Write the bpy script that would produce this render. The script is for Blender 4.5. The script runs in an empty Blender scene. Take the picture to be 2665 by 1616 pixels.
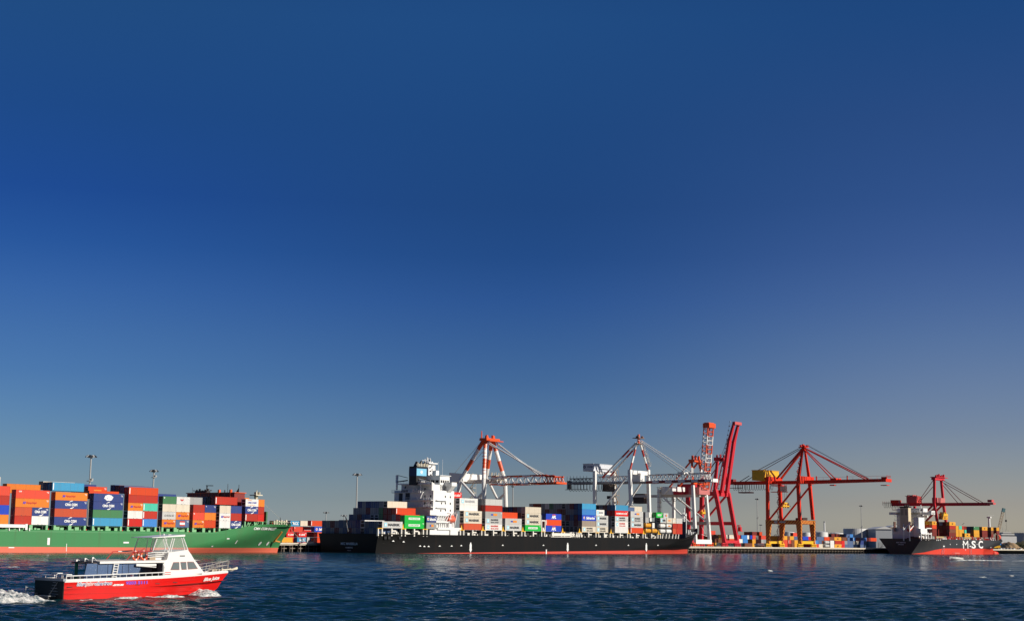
import bpy, math, random
import numpy as np
from mathutils import Vector, Matrix
random.seed(7)
C = bpy.context.scene.collection
sc = bpy.context.scene
R = math.radians

# ------------------------------------------------------------------ camera, sky, sun, exposure
H_CAM = 5.4
F_PX = 3956.0                       # focal length in pixels of the 2665 px wide photograph
PITCH = math.atan(598.5 / F_PX)
ROLL = R(0.71)
cd = bpy.data.cameras.new('camera'); cam = bpy.data.objects.new('camera', cd); C.objects.link(cam)
cd.sensor_width = 36.0; cd.lens = F_PX / 2665 * 36.0
cd.clip_start = 0.5; cd.clip_end = 30000
RC = Matrix.Rotation(math.pi / 2 + PITCH, 3, 'X') @ Matrix.Rotation(ROLL, 3, 'Z')
cam.matrix_world = Matrix.Translation((0, 0, H_CAM)) @ RC.to_4x4()
sc.camera = cam

SUN_EL, SUN_AZ = 25.0, 112.0        # azimuth clockwise from +Y (the way the camera looks)
w = bpy.data.worlds.new('World'); sc.world = w; w.use_nodes = True
nt = w.node_tree; nt.nodes.clear()
def N(nt, t, **k):
    n = nt.nodes.new(t)
    for a, b in k.items(): setattr(n, a, b)
    return n
out = N(nt, 'ShaderNodeOutputWorld'); bg = N(nt, 'ShaderNodeBackground')
sky = N(nt, 'ShaderNodeTexSky', sky_type='NISHITA', sun_disc=False, sun_elevation=R(SUN_EL), sun_rotation=R(SUN_AZ),
        altitude=0, air_density=1.0, dust_density=0.6, ozone_density=3.0)
# a polarising filter: the sky is taken down more the higher one looks and the farther from the sun's side
POLAR = ([(0.0, (0.68, 0.86, 1.24)), (0.031, (0.663, 0.837, 1.207)), (0.077, (0.523, 0.7, 1.041)), (0.133, (0.434, 0.611, 0.94)), (0.21, (0.352, 0.542, 0.901)), (0.305, (0.261, 0.46, 0.85)), (0.379, (0.227, 0.421, 0.817)), (0.455, (0.18, 0.375, 0.799)), (0.541, (0.116, 0.31, 0.743)), (0.637, (0.085, 0.26, 0.691)), (0.786, (0.098, 0.292, 0.65)), (0.972, (0.134, 0.371, 0.676))],
         [(0.0, (0.80, 0.87, 1.16)), (0.031, (0.86, 0.945, 1.232)), (0.077, (0.661, 0.725, 0.971)), (0.133, (0.497, 0.592, 0.856)), (0.21, (0.34, 0.499, 0.85)), (0.305, (0.242, 0.412, 0.772)), (0.379, (0.197, 0.366, 0.739)), (0.455, (0.15, 0.32, 0.717)), (0.541, (0.11, 0.276, 0.633)), (0.637, (0.104, 0.269, 0.599)), (0.786, (0.117, 0.321, 0.658)), (0.972, (0.149, 0.414, 0.769))],
         [(0.0, (1.34, 1.19, 1.30)), (0.031, (1.24, 1.165, 1.273)), (0.077, (1.04, 0.935, 1.07)), (0.133, (0.87, 0.82, 0.99)), (0.21, (0.70, 0.70, 0.95)), (0.305, (0.59, 0.635, 0.925)), (0.379, (0.49, 0.58, 0.90)), (0.455, (0.39, 0.505, 0.866)), (0.541, (0.30, 0.43, 0.81)), (0.637, (0.235, 0.385, 0.755)), (0.786, (0.203, 0.372, 0.721)), (0.972, (0.143, 0.38, 0.74))])
wtc = N(nt, 'ShaderNodeTexCoord'); wx = N(nt, 'ShaderNodeSeparateXYZ'); nt.links.new(wtc.outputs['Generated'], wx.inputs[0])
mrz = N(nt, 'ShaderNodeMapRange'); mrz.inputs[2].default_value = 0.34; nt.links.new(wx.outputs[2], mrz.inputs[0])
mrl = N(nt, 'ShaderNodeMapRange', interpolation_type='SMOOTHSTEP'); mrl.inputs[1].default_value = -0.31; mrl.inputs[2].default_value = 0.0; nt.links.new(wx.outputs[0], mrl.inputs[0])
mrr = N(nt, 'ShaderNodeMapRange', interpolation_type='SMOOTHSTEP'); mrr.inputs[1].default_value = 0.0; mrr.inputs[2].default_value = 0.31; nt.links.new(wx.outputs[0], mrr.inputs[0])
rs = []
for stops in POLAR:
    r_ = N(nt, 'ShaderNodeValToRGB'); cr = r_.color_ramp
    while len(cr.elements) < len(stops): cr.elements.new(0.5)
    for e_, (p_, c_) in zip(cr.elements, stops): e_.position = p_; e_.color = (*c_, 1)
    nt.links.new(mrz.outputs[0], r_.inputs[0]); rs.append(r_)
wm1 = N(nt, 'ShaderNodeMix', data_type='RGBA'); nt.links.new(mrl.outputs[0], wm1.inputs[0]); nt.links.new(rs[0].outputs[0], wm1.inputs[6]); nt.links.new(rs[1].outputs[0], wm1.inputs[7])
wm = N(nt, 'ShaderNodeMix', data_type='RGBA'); nt.links.new(mrr.outputs[0], wm.inputs[0]); nt.links.new(wm1.outputs[2], wm.inputs[6]); nt.links.new(rs[2].outputs[0], wm.inputs[7])
wp_ = N(nt, 'ShaderNodeMix', data_type='RGBA', blend_type='MULTIPLY'); wp_.inputs[0].default_value = 1.0
nt.links.new(sky.outputs[0], wp_.inputs[6]); nt.links.new(wm.outputs[2], wp_.inputs[7])
# the sky behind the camera is dimmed, only to cut fill on shaded faces
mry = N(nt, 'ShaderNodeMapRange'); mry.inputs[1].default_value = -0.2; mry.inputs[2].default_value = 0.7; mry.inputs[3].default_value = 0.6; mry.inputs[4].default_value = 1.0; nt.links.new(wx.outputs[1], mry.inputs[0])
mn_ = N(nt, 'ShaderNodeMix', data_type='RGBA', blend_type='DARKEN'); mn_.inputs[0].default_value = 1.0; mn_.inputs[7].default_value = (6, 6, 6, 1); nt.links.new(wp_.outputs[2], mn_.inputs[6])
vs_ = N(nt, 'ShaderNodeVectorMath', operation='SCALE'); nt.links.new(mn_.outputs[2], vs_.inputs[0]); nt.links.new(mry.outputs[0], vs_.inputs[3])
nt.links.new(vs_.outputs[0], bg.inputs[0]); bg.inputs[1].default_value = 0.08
nt.links.new(bg.outputs[0], out.inputs[0])
ld = bpy.data.lights.new('sun', 'SUN'); ld.energy = 4.8; ld.angle = R(0.5); ld.color = (1.0, 0.93, 0.82)
sun = bpy.data.objects.new('sun', ld); C.objects.link(sun)
SDIR = Vector((math.sin(R(SUN_AZ)) * math.cos(R(SUN_EL)), math.cos(R(SUN_AZ)) * math.cos(R(SUN_EL)), math.sin(R(SUN_EL))))
sun.rotation_euler = SDIR.to_track_quat('Z', 'Y').to_euler()
sc.view_settings.view_transform = 'Standard'; sc.view_settings.look = 'None'
sc.view_settings.exposure = 0.0; sc.view_settings.gamma = 1.0
sc.cycles.max_bounces = 6

# ------------------------------------------------------------------ helpers
def ray(px, py):
    return RC @ Vector(((px - 1332.5) / F_PX, -(py - 808) / F_PX, -1.0))
def ground(px, py, z=0.0):
    d = ray(px, py); t = (z - H_CAM) / d.z
    return Vector((0, 0, H_CAM)) + d * t
class Frame:
    """A place with its own heading: x runs ahead, y to port, z up."""
    def __init__(s, origin, deg):
        s.o = Vector((origin[0], origin[1], 0)); s.deg = deg; a = R(deg)
        s.x = Vector((math.cos(a), math.sin(a), 0)); s.y = Vector((-math.sin(a), math.cos(a), 0))
    def world(s, x, y, z=0): return s.o + s.x * x + s.y * y + Vector((0, 0, z))
    def local(s, p): d = p - s.o; return Vector((d.dot(s.x), d.dot(s.y), p.z))
    def _hit(s, px, py, n, off):
        d = ray(px, py); c = Vector((0, 0, H_CAM)); t = ((s.o - c).dot(n) + off) / d.dot(n)
        return s.local(c + d * t)
    def side(s, px, py, y=0.0): p = s._hit(px, py, s.y, y); return p.x, p.z
    def end(s, px, py, x=0.0): p = s._hit(px, py, s.x, x); return p.y, p.z
class MB:
    def __init__(s): s.v = []; s.f = []; s.m = []
    def add(s, vs, fs, m=0):
        b = len(s.v); s.v += [tuple(v) for v in vs]; s.f += [[b + i for i in f] for f in fs]; s.m += [m] * len(fs); return s
    def box(s, x0, x1, y0, y1, z0, z1, m=0):
        return s.add([(x0,y0,z0),(x1,y0,z0),(x1,y1,z0),(x0,y1,z0),(x0,y0,z1),(x1,y0,z1),(x1,y1,z1),(x0,y1,z1)],
                     [(0,3,2,1),(4,5,6,7),(0,1,5,4),(1,2,6,5),(2,3,7,6),(3,0,4,7)], m)
    def bar(s, p, q, w, h=None, m=0, w2=None, h2=None):
        p = Vector(p); q = Vector(q); h = h or w; w2 = w2 or w; h2 = h2 or (h if w2 == w else h * w2 / w); d = (q - p)
        if d.length < 1e-6: return s
        d.normalize(); u = Vector((0, 0, 1)) if abs(d.z) < 0.95 else Vector((1, 0, 0))
        a = d.cross(u).normalized(); b = a.cross(d).normalized(); vs = []
        for c, ww, hh in ((p, w, h), (q, w2, h2)):
            for i, j in ((-1,-1),(1,-1),(1,1),(-1,1)): vs.append(c + a * (i * ww / 2) + b * (j * hh / 2))
        return s.add(vs, [(3,2,1,0),(4,5,6,7),(0,1,5,4),(1,2,6,5),(2,3,7,6),(3,0,4,7)], m)
    def bands(s, p, q, w, h, fr, ms, tube=False):
        p = Vector(p); q = Vector(q); t = 0.0
        for i, f in enumerate(fr):
            a = p.lerp(q, t); b = p.lerp(q, min(1, t + f)); t += f
            if tube: s.tube(a, b, w, n=10, m=ms[i % len(ms)])
            else: s.bar(a, b, w, h, ms[i % len(ms)])
        return s
    def tube(s, p, q, r, r2=None, n=8, m=0):
        p = Vector(p); q = Vector(q); r2 = r if r2 is None else r2; d = (q - p)
        if d.length < 1e-6: return s
        d.normalize(); u = Vector((0, 0, 1)) if abs(d.z) < 0.95 else Vector((1, 0, 0))
        a = d.cross(u).normalized(); b = a.cross(d).normalized(); vs = []
        for c, rr in ((p, r), (q, r2)):
            for k in range(n):
                t = 2 * math.pi * k / n; vs.append(c + a * (math.cos(t) * rr) + b * (math.sin(t) * rr))
        fs = [(k, (k + 1) % n, n + (k + 1) % n, n + k) for k in range(n)] + [tuple(range(n - 1, -1, -1)), tuple(range(n, 2 * n))]
        return s.add(vs, fs, m)
    def path(s, pts, r, n=6, m=0):
        for a, b in zip(pts, pts[1:]): s.tube(a, b, r, n=n, m=m)
        return s
    def prism(s, pts, off, m=0):
        pts = [Vector(p) for p in pts]; off = Vector(off); n = len(pts)
        nrm = Vector((0, 0, 0))
        for i in range(n): nrm += (pts[i]).cross(pts[(i + 1) % n])
        if nrm.dot(off) > 0: pts = pts[::-1]
        vs = pts + [p + off for p in pts]
        return s.add(vs, [tuple(range(n)), tuple(range(2 * n - 1, n - 1, -1))] + [((i + 1) % n, i, n + i, n + (i + 1) % n) for i in range(n)], m)
    def poly(s, pts, m=0): return s.add(pts, [tuple(range(len(pts)))], m)
    def cyl(s, x, y, z0, z1, r, r2=None, n=16, m=0): return s.tube((x, y, z0), (x, y, z1), r, r2, n, m)
    def islands(s, name, mats, parent, off=None):
        """Every connected piece becomes an object of its own."""
        par = list(range(len(s.v)))
        def find(a):
            while par[a] != a: par[a] = par[par[a]]; a = par[a]
            return a
        for f in s.f:
            for i in f[1:]: par[find(i)] = find(f[0])
        grp = {}
        for f, m in zip(s.f, s.m): grp.setdefault(find(f[0]), []).append((f, m))
        for fl in grp.values():
            ids = sorted({i for f, m in fl for i in f}); mp = {a: b for b, a in enumerate(ids)}; b = MB()
            b.v = [s.v[i] for i in ids]; b.f = [[mp[i] for i in f] for f, m in fl]; b.m = [m for f, m in fl]
            b.build(name, mats, parent, off)
    def mesh(s, name, mats):
        me = bpy.data.meshes.new(name); me.from_pydata(s.v, [], s.f)
        for m in mats: me.materials.append(m)
        if len(mats) > 1: me.polygons.foreach_set('material_index', s.m)
        me.update(); return me
    def build(s, name, mats, parent=None, off=None, smooth=False):
        if not isinstance(mats, (list, tuple)): mats = [mats]
        if off is not None:
            o = Vector(off); s.v = [tuple(Vector(v) - o) for v in s.v]
        me = s.mesh(name, mats)
        if smooth: me.polygons.foreach_set('use_smooth', [True] * len(me.polygons))
        ob = bpy.data.objects.new(name, me); C.objects.link(ob)
        if parent: ob.parent = parent
        return ob
def tag(o, label=None, cat=None, group=None, kind=None):
    if label: o['label'] = label
    if cat: o['category'] = cat
    if group: o['group'] = group
    if kind: o['kind'] = kind
    return o
def thing(name, label, cat, loc=(0, 0, 0), rz=0.0, group=None):
    o = bpy.data.objects.new(name, None); C.objects.link(o); o.location = loc; o.rotation_euler = (0, 0, R(rz))
    o.empty_display_size = 0.5
    return tag(o, label, cat, group)

# ------------------------------------------------------------------ materials
MATS = {}
def mat(name, rgb, rough=0.5, metal=0.0, dirt=0.25, scale=0.35, dark=(0.25, 0.18, 0.12), vary=0.0, corr=0.0, streak=False, spec=0.5, alpha=1.0, trans=0.0):
    if name in MATS: return MATS[name]
    m = bpy.data.materials.new(name); m.use_nodes = True; t = m.node_tree; L = t.links
    p = t.nodes['Principled BSDF']; p.inputs['Roughness'].default_value = rough; p.inputs['Metallic'].default_value = metal
    p.inputs['Specular IOR Level'].default_value = spec
    tc = N(t, 'ShaderNodeTexCoord'); nz = N(t, 'ShaderNodeTexNoise'); nz.inputs['Scale'].default_value = scale; nz.inputs['Detail'].default_value = 6
    nz.inputs['Roughness'].default_value = 0.65
    if streak:
        mp = N(t, 'ShaderNodeMapping'); mp.inputs['Scale'].default_value = (1.0, 1.0, 0.16); L.new(tc.outputs['Object'], mp.inputs[0]); L.new(mp.outputs[0], nz.inputs[0])
    else: L.new(tc.outputs['Object'], nz.inputs[0])
    rp = N(t, 'ShaderNodeValToRGB'); rp.color_ramp.elements[0].position = 0.48; rp.color_ramp.elements[1].position = 0.78
    L.new(nz.outputs[0], rp.inputs[0])
    ml = N(t, 'ShaderNodeMath', operation='MULTIPLY'); ml.inputs[1].default_value = dirt; L.new(rp.outputs[0], ml.inputs[0])
    mx = N(t, 'ShaderNodeMix', data_type='RGBA'); mx.inputs[6].default_value = (*rgb, 1)
    mx.inputs[7].default_value = tuple(rgb[i] * 0.45 + dark[i] * 0.3 for i in range(3)) + (1,)
    L.new(ml.outputs[0], mx.inputs[0]); last = mx.outputs[2]
    if vary:
        oi = N(t, 'ShaderNodeObjectInfo'); mr = N(t, 'ShaderNodeMapRange'); mr.inputs[3].default_value = 1 - vary; mr.inputs[4].default_value = 1 + vary * 0.6
        L.new(oi.outputs['Random'], mr.inputs[0]); hs = N(t, 'ShaderNodeHueSaturation'); L.new(mr.outputs[0], hs.inputs['Value']); L.new(last, hs.inputs['Color']); last = hs.outputs[0]
    if streak:                                                      # rust and grime run down from seams and scuppers
        m2 = N(t, 'ShaderNodeMapping'); m2.inputs['Scale'].default_value = (1.0, 1.0, 0.05); L.new(tc.outputs['Object'], m2.inputs[0])
        n2 = N(t, 'ShaderNodeTexNoise'); n2.inputs['Scale'].default_value = scale * 4.5; n2.inputs['Detail'].default_value = 4; L.new(m2.outputs[0], n2.inputs[0])
        r2 = N(t, 'ShaderNodeValToRGB'); r2.color_ramp.elements[0].position = 0.60; r2.color_ramp.elements[1].position = 0.76; L.new(n2.outputs[0], r2.inputs[0])
        k2 = N(t, 'ShaderNodeMath', operation='MULTIPLY'); k2.inputs[1].default_value = min(1.0, dirt * 1.5); L.new(r2.outputs[0], k2.inputs[0])
        x2 = N(t, 'ShaderNodeMix', data_type='RGBA'); L.new(k2.outputs[0], x2.inputs[0]); L.new(last, x2.inputs[6]); x2.inputs[7].default_value = tuple(rgb[i] * 0.35 + dark[i] * 0.22 for i in range(3)) + (1,); last = x2.outputs[2]
    L.new(last, p.inputs['Base Color'])
    if corr:
        wv = N(t, 'ShaderNodeTexWave', wave_type='BANDS', bands_direction='X'); wv.inputs['Scale'].default_value = 1.1
        L.new(tc.outputs['Object'], wv.inputs[0]); bp = N(t, 'ShaderNodeBump'); bp.inputs['Strength'].default_value = corr; bp.inputs['Distance'].default_value = 0.03
        L.new(wv.outputs['Fac'], bp.inputs['Height']); L.new(bp.outputs[0], p.inputs['Normal'])
    if alpha < 1: p.inputs['Alpha'].default_value = alpha
    if trans: p.inputs['Transmission Weight'].default_value = trans
    MATS[name] = m; return m
def P(name, rgb, rough=0.45, dirt=0.15, **k): return mat(name, rgb, rough, 0, dirt, **k)
WHITE = P('white_paint', (0.86, 0.85, 0.82)); GREYP = P('grey_paint', (0.36, 0.37, 0.38)); DARK = P('dark_steel', (0.025, 0.025, 0.028), 0.6)
BLACKP = P('black_paint', (0.008, 0.008, 0.009), 0.5); CREAMP = P('cream_paint', (0.74, 0.66, 0.5)); YELLOWP = P('yellow_paint', (0.82, 0.45, 0.02))
STEEL = P('galvanised_steel', (0.42, 0.42, 0.41), 0.5); RUST = P('rusty_steel', (0.30, 0.12, 0.05), 0.8); GLASS = mat('dark_glass', (0.02, 0.025, 0.03), 0.08, 0, 0.0)
REDLEAD = P('crane_red', (0.74, 0.036, 0.010), 0.45, 0.2, spec=.3); PINKRED = P('crane_faded_red', (0.62, 0.030, 0.045), 0.45, 0.2, spec=.3); ORED = P('crane_orange_red', (0.78, 0.09, 0.015), 0.4)
ROPE = P('rope', (0.45, 0.40, 0.30), 0.9); WIRE = P('wire', (0.05, 0.05, 0.05), 0.6); CABLE = P('black_cable', (0.01, 0.01, 0.012), 0.6)
LTEXT = P('white_lettering', (0.85, 0.85, 0.83), 0.5, 0.0); BTEXT = P('black_lettering', (0.02, 0.025, 0.035), 0.5, 0.0)
RTEXT = P('red_lettering', (0.55, 0.03, 0.02), 0.5, 0.0); BLTEXT = P('blue_lettering', (0.03, 0.05, 0.38), 0.5, 0.0); OTEXT = P('orange_lettering', (0.80, 0.25, 0.02), 0.5, 0.0)

# ------------------------------------------------------------------ lettering
TXT = {}
def text_mesh(body, size=1.0, bold=0.02, shear=0.0):
    """Letters as a flat mesh in x (along) and z (up), centred on its middle."""
    k = (body, bold, shear)
    if k not in TXT:
        cu = bpy.data.curves.new('lettering', 'FONT'); cu.body = body; cu.size = 1.0; cu.offset = bold; cu.shear = shear; cu.align_x = 'CENTER'; cu.align_y = 'CENTER'
        cu.resolution_u = 3
        ob = bpy.data.objects.new('lettering', cu); C.objects.link(ob); bpy.context.view_layer.update()
        me = bpy.data.meshes.new_from_object(ob.evaluated_get(bpy.context.evaluated_depsgraph_get()))
        vs = [v.co.copy() for v in me.vertices]; fs = [list(p.vertices) for p in me.polygons]
        bpy.data.objects.remove(ob); bpy.data.curves.remove(cu); bpy.data.meshes.remove(me)
        x0 = min(v.x for v in vs); x1 = max(v.x for v in vs); y0 = min(v.y for v in vs); y1 = max(v.y for v in vs)
        TXT[k] = ([((v.x - (x0 + x1) / 2), (v.y - (y0 + y1) / 2)) for v in vs], fs, x1 - x0, y1 - y0)
    return TXT[k]
def put_text(mb, body, cx, cz, width, height=None, y=-0.03, bold=0.02, shear=0.0, m=0, fn=None):
    """Adds letters facing -y. fn maps (x, z) to a 3-D point for curved or sloping surfaces."""
    vs, fs, w0, h0 = text_mesh(body, 1, bold, shear); sx = width / w0; sz = (height / h0) if height else sx
    fn = fn or (lambda x, z: (x, y, z))
    base = len(mb.v); mb.add([fn(cx + a * sx, cz + b * sz) for a, b in vs], fs, 0 if callable(m) else m)
    if callable(m):
        for i, f in enumerate(fs): mb.m[len(mb.m) - len(fs) + i] = m(sum(vs[j][0] for j in f) / len(f) / w0 + .5)
    return mb
def star(cx, cz, r, n=7, y=-0.03):
    return [(cx + (r if k % 2 == 0 else r * 0.42) * math.sin(math.pi * k / n), y, cz + (r if k % 2 == 0 else r * 0.42) * math.cos(math.pi * k / n)) for k in range(2 * n)]
for s_ in ('MAERSK', 'SEALAND', 'CMA CGM', 'Hapag-Lloyd', 'EVERGREEN', 'COSCO', 'RCL', 'LINE', 'Safmarine'): text_mesh(s_, 1, 0.025)

# ------------------------------------------------------------------ the quay frame
Q = Frame((99, 847), 52.0)          # x along the quay, y inland, origin on the quay edge
DECK = 3.2
def quay_u(px, py, v): return Q.side(px, py, v)[0]

# ------------------------------------------------------------------ water
def water_material():
    m = bpy.data.materials.new('harbour_water'); m.use_nodes = True; t = m.node_tree; L = t.links
    p = t.nodes['Principled BSDF']; p.inputs['Base Color'].default_value = (0.003, 0.026, 0.032, 1)
    p.inputs['Roughness'].default_value = 0.10; p.inputs['IOR'].default_value = 1.333
    g = N(t, 'ShaderNodeNewGeometry')
    def noise(sx, sy, detail, rough=0.55):
        mp = N(t, 'ShaderNodeMapping'); mp.inputs['Scale'].default_value = (sx, sy, 1); mp.inputs['Rotation'].default_value = (0, 0, R(12))
        n = N(t, 'ShaderNodeTexNoise'); n.inputs['Scale'].default_value = 1.0; n.inputs['Detail'].default_value = detail; n.inputs['Roughness'].default_value = rough
        L.new(g.outputs['Position'], mp.inputs[0]); L.new(mp.outputs[0], n.inputs[0]); return n.outputs[0]
    a = noise(1.0, 1.9, 6, 0.65); b = noise(0.16, 0.34, 3)
    b1 = N(t, 'ShaderNodeBump'); b1.inputs['Strength'].default_value = 1.0; b1.inputs['Distance'].default_value = 0.62; L.new(a, b1.inputs['Height'])
    b2 = N(t, 'ShaderNodeBump'); b2.inputs['Strength'].default_value = 1.0; b2.inputs['Distance'].default_value = 1.0; L.new(b, b2.inputs['Height']); L.new(b1.outputs[0], b2.inputs['Normal'])
    L.new(b2.outputs[0], p.inputs['Normal'])
    # wind lanes: patches of smoother and rougher water
    c = noise(0.006, 0.03, 3); mr = N(t, 'ShaderNodeMapRange'); mr.inputs[1].default_value = 0.35; mr.inputs[2].default_value = 0.7; mr.inputs[3].default_value = 0.55; mr.inputs[4].default_value = 1.0
    L.new(c, mr.inputs[0]); L.new(mr.outputs[0], b1.inputs['Strength'])
    return m
WATER = water_material()
def wave_height(X, Y, cell):
    rng = np.random.RandomState(3); z = np.zeros_like(X)
    for k in range(60):
        lam = 0.45 * (3.6 / 0.45) ** (k / 59.0); th = R(262) + rng.normal(0, 0.5); ph = rng.uniform(0, 6.28); amp = 0.0125 * lam ** 0.62
        fade = np.clip((lam / cell - 2.2) / 2.5, 0, 1)
        z += amp * fade * np.sin(2 * math.pi / lam * (X * math.cos(th) + Y * math.sin(th)) + ph)
    # the long low swell left by passing boats
    for lam, th, amp, ph in ((17, 268, 0.02, 0.3), (31, 256, 0.04, 2.0), (47, 275, 0.06, 1.0)):
        z += amp * np.clip((lam / cell - 2.2) / 2.5, 0, 1) * np.sin(2 * math.pi / lam * (X * math.cos(R(th)) + Y * math.sin(R(th))) + ph)
    # the crest of an old wake that crosses the harbour aslant
    p0 = ground(700, 1487.5); p1 = ground(2600, 1486.5); dx, dy = (p1 - p0).x, (p1 - p0).y; L = math.hypot(dx, dy)
    for off, am in ((0, 1.0), (-13, .45), (-30, .3)):
        s = ((X - p0.x) * dx + (Y - p0.y) * dy) / L; d = (-(X - p0.x) * dy + (Y - p0.y) * dx) / L - off + 1.5 * np.sin(s / 23.0 + off)
        m = .55 + .45 * np.sin(s / 11.0 + 1 + off) * np.sin(s / 37.0 + off)
        z += am * m * (.30 * np.exp(-(d / 1.7) ** 2) - .12 * np.exp(-((d - 3.6) / 2.2) ** 2))
    return z
def build_water():
    nr, nc = 1400, 860
    yy = 30.0 * (1500 / 30.0) ** np.linspace(0, 1, nr); s = np.linspace(-1, 1, nc)
    Y = np.repeat(yy[:, None], nc, 1); X = (Y * 0.44 + 55) * s[None, :]; cell = np.maximum(2 * (Y * 0.44 + 55) / nc, np.gradient(yy)[:, None])
    Z = wave_height(X, Y, cell)
    co = np.stack([X, Y, Z], -1).reshape(-1, 3)
    idx = np.arange(nr * nc).reshape(nr, nc)
    q = np.stack([idx[:-1, :-1], idx[:-1, 1:], idx[1:, 1:], idx[1:, :-1]], -1).reshape(-1, 4)
    me = bpy.data.meshes.new('water'); me.vertices.add(len(co)); me.vertices.foreach_set('co', co.ravel())
    me.loops.add(q.size); me.loops.foreach_set('vertex_index', q.ravel().astype(np.int32))
    me.polygons.add(len(q)); me.polygons.foreach_set('loop_start', np.arange(0, q.size, 4, dtype=np.int32)); me.polygons.foreach_set('loop_total', np.full(len(q), 4, dtype=np.int32))
    me.polygons.foreach_set('use_smooth', np.ones(len(q), dtype=bool)); me.materials.append(WATER); me.update(); me.validate()
    ob = bpy.data.objects.new('water', me); C.objects.link(ob); tag(ob, kind='structure')
build_water()
tag(MB().poly([(-3000, -200, -0.6), (3000, -200, -0.6), (3000, 4000, -0.6), (-3000, 4000, -0.6)]).build('deep_water', WATER), kind='structure')

# ------------------------------------------------------------------ land and quay
CONC = P('quay_concrete', (0.66, 0.59, 0.49), 0.85, 0.35); LANDM = P('yard_asphalt', (0.10, 0.095, 0.09), 0.9, 0.3, scale=0.02)
g = MB(); g.poly([Q.world(-900, 30, DECK - .01), Q.world(900, 30, DECK - .01), Q.world(6000, 30, DECK - .01), Q.world(6000, 9000, DECK - .01), Q.world(-5000, 9000, DECK - .01), Q.world(-5000, 30, DECK - .01)])
tag(g.build('ground', LANDM), kind='structure')
quay = thing('quay', None, None, Q.o, 52); tag(quay, kind='structure')
MB().box(-620, 900, 0, 36, DECK - 0.6, DECK).build('quay_deck', CONC, quay)
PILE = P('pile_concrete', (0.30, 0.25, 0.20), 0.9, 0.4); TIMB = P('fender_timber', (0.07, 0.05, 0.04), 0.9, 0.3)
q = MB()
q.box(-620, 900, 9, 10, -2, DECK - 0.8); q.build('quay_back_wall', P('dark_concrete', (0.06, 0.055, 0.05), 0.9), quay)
q = MB(); q.box(-620, 900, -0.35, -0.02, DECK - 0.2, DECK + 0.35); q.build('kerb', CONC, quay)
pile = None
us = [u for u in np.arange(-340, -268, 4.5)] + [u for u in np.arange(-12, 238, 4.2)] + [u for u in np.arange(352, 420, 4.5)]
first = MB().cyl(0, 1.0, -2, DECK - 0.6, 0.2, n=8)
for i, u in enumerate(us[:99]):
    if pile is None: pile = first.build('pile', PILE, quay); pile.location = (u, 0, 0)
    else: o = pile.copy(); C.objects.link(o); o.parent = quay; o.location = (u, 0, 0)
q = MB()
for u in us:
    q.box(u + 1.8, u + 2.25, -0.3, 0.3, -0.8, DECK - 0.75)
q.build('fender_post', TIMB, quay)['kind'] = 'stuff'
q = MB()
for u in us: q.box(u - 2, u + 2, 0.9, 1.3, 1.25, 1.5)
q.build('cross_beam', PILE, quay)['kind'] = 'stuff'
q = MB()
for k, u in enumerate(us):
    if k % 3 == 0: q.cyl(u, 1.2, DECK, DECK + 0.55, 0.3, 0.4, n=8)
q.build('bollard', YELLOWP, quay)['kind'] = 'stuff'

# ------------------------------------------------------------------ containers
COL = {
 'orange': ((0.80, 0.27, 0.035), 'orange'), 'navy': ((0.035, 0.065, 0.22), 'navy blue'), 'brick': ((0.50, 0.045, 0.022), 'brick red'),
 'coral': ((0.74, 0.10, 0.055), 'coral red'), 'salmon': ((0.62, 0.12, 0.05), 'faded salmon'), 'ored': ((0.72, 0.095, 0.016), 'orange red'), 'white': ((0.78, 0.76, 0.73), 'white'),
 'cream': ((0.70, 0.62, 0.50), 'cream'), 'grey': ((0.36, 0.36, 0.35), 'grey'), 'lgrey': ((0.55, 0.54, 0.52), 'light grey'), 'dgrey': ((0.27, 0.28, 0.30), 'dark grey'),
 'sky': ((0.07, 0.34, 0.55), 'light blue'), 'blue': ((0.02, 0.08, 0.50), 'bright blue'), 'azure': ((0.07, 0.27, 0.62), 'azure blue'), 'turq': ((0.10, 0.58, 0.44), 'turquoise'),
 'green': ((0.07, 0.22, 0.10), 'weathered green'), 'egreen': ((0.01, 0.50, 0.08), 'bright green'), 'maroon': ((0.20, 0.032, 0.022), 'maroon'), 'brown': ((0.20, 0.075, 0.04), 'brown'),
 'yellow': ((0.80, 0.42, 0.05), 'yellow'), 'black': ((0.03, 0.035, 0.04), 'black'), 'red': ((0.70, 0.025, 0.015), 'red'), 'taupe': ((0.33, 0.27, 0.22), 'taupe'), 'dblue': ((0.10, 0.15, 0.27), 'dark blue'),
}
CMESH = {}
LGREEN = P('leaf_green', (0.03, 0.32, 0.06)); LBLUE = P('pale_blue_panel', (0.30, 0.68, 0.82), 0.45, 0.0); PURPLE = P('purple_emblem', (0.08, 0.03, 0.45), 0.5, 0)
def deepen(rgb):
    m = max(rgb); s = (m - min(rgb)) / m
    return tuple(v * (v / m) ** (.22 * s) * (1 - .07 * s) for v in rgb)
def cmat(c): return mat('container_' + COL[c][1].replace(' ', '_'), deepen(COL[c][0]), 0.55, 0, 0.38, scale=0.6, vary=0.12, corr=0.6, streak=True, spec=0.3)
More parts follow.
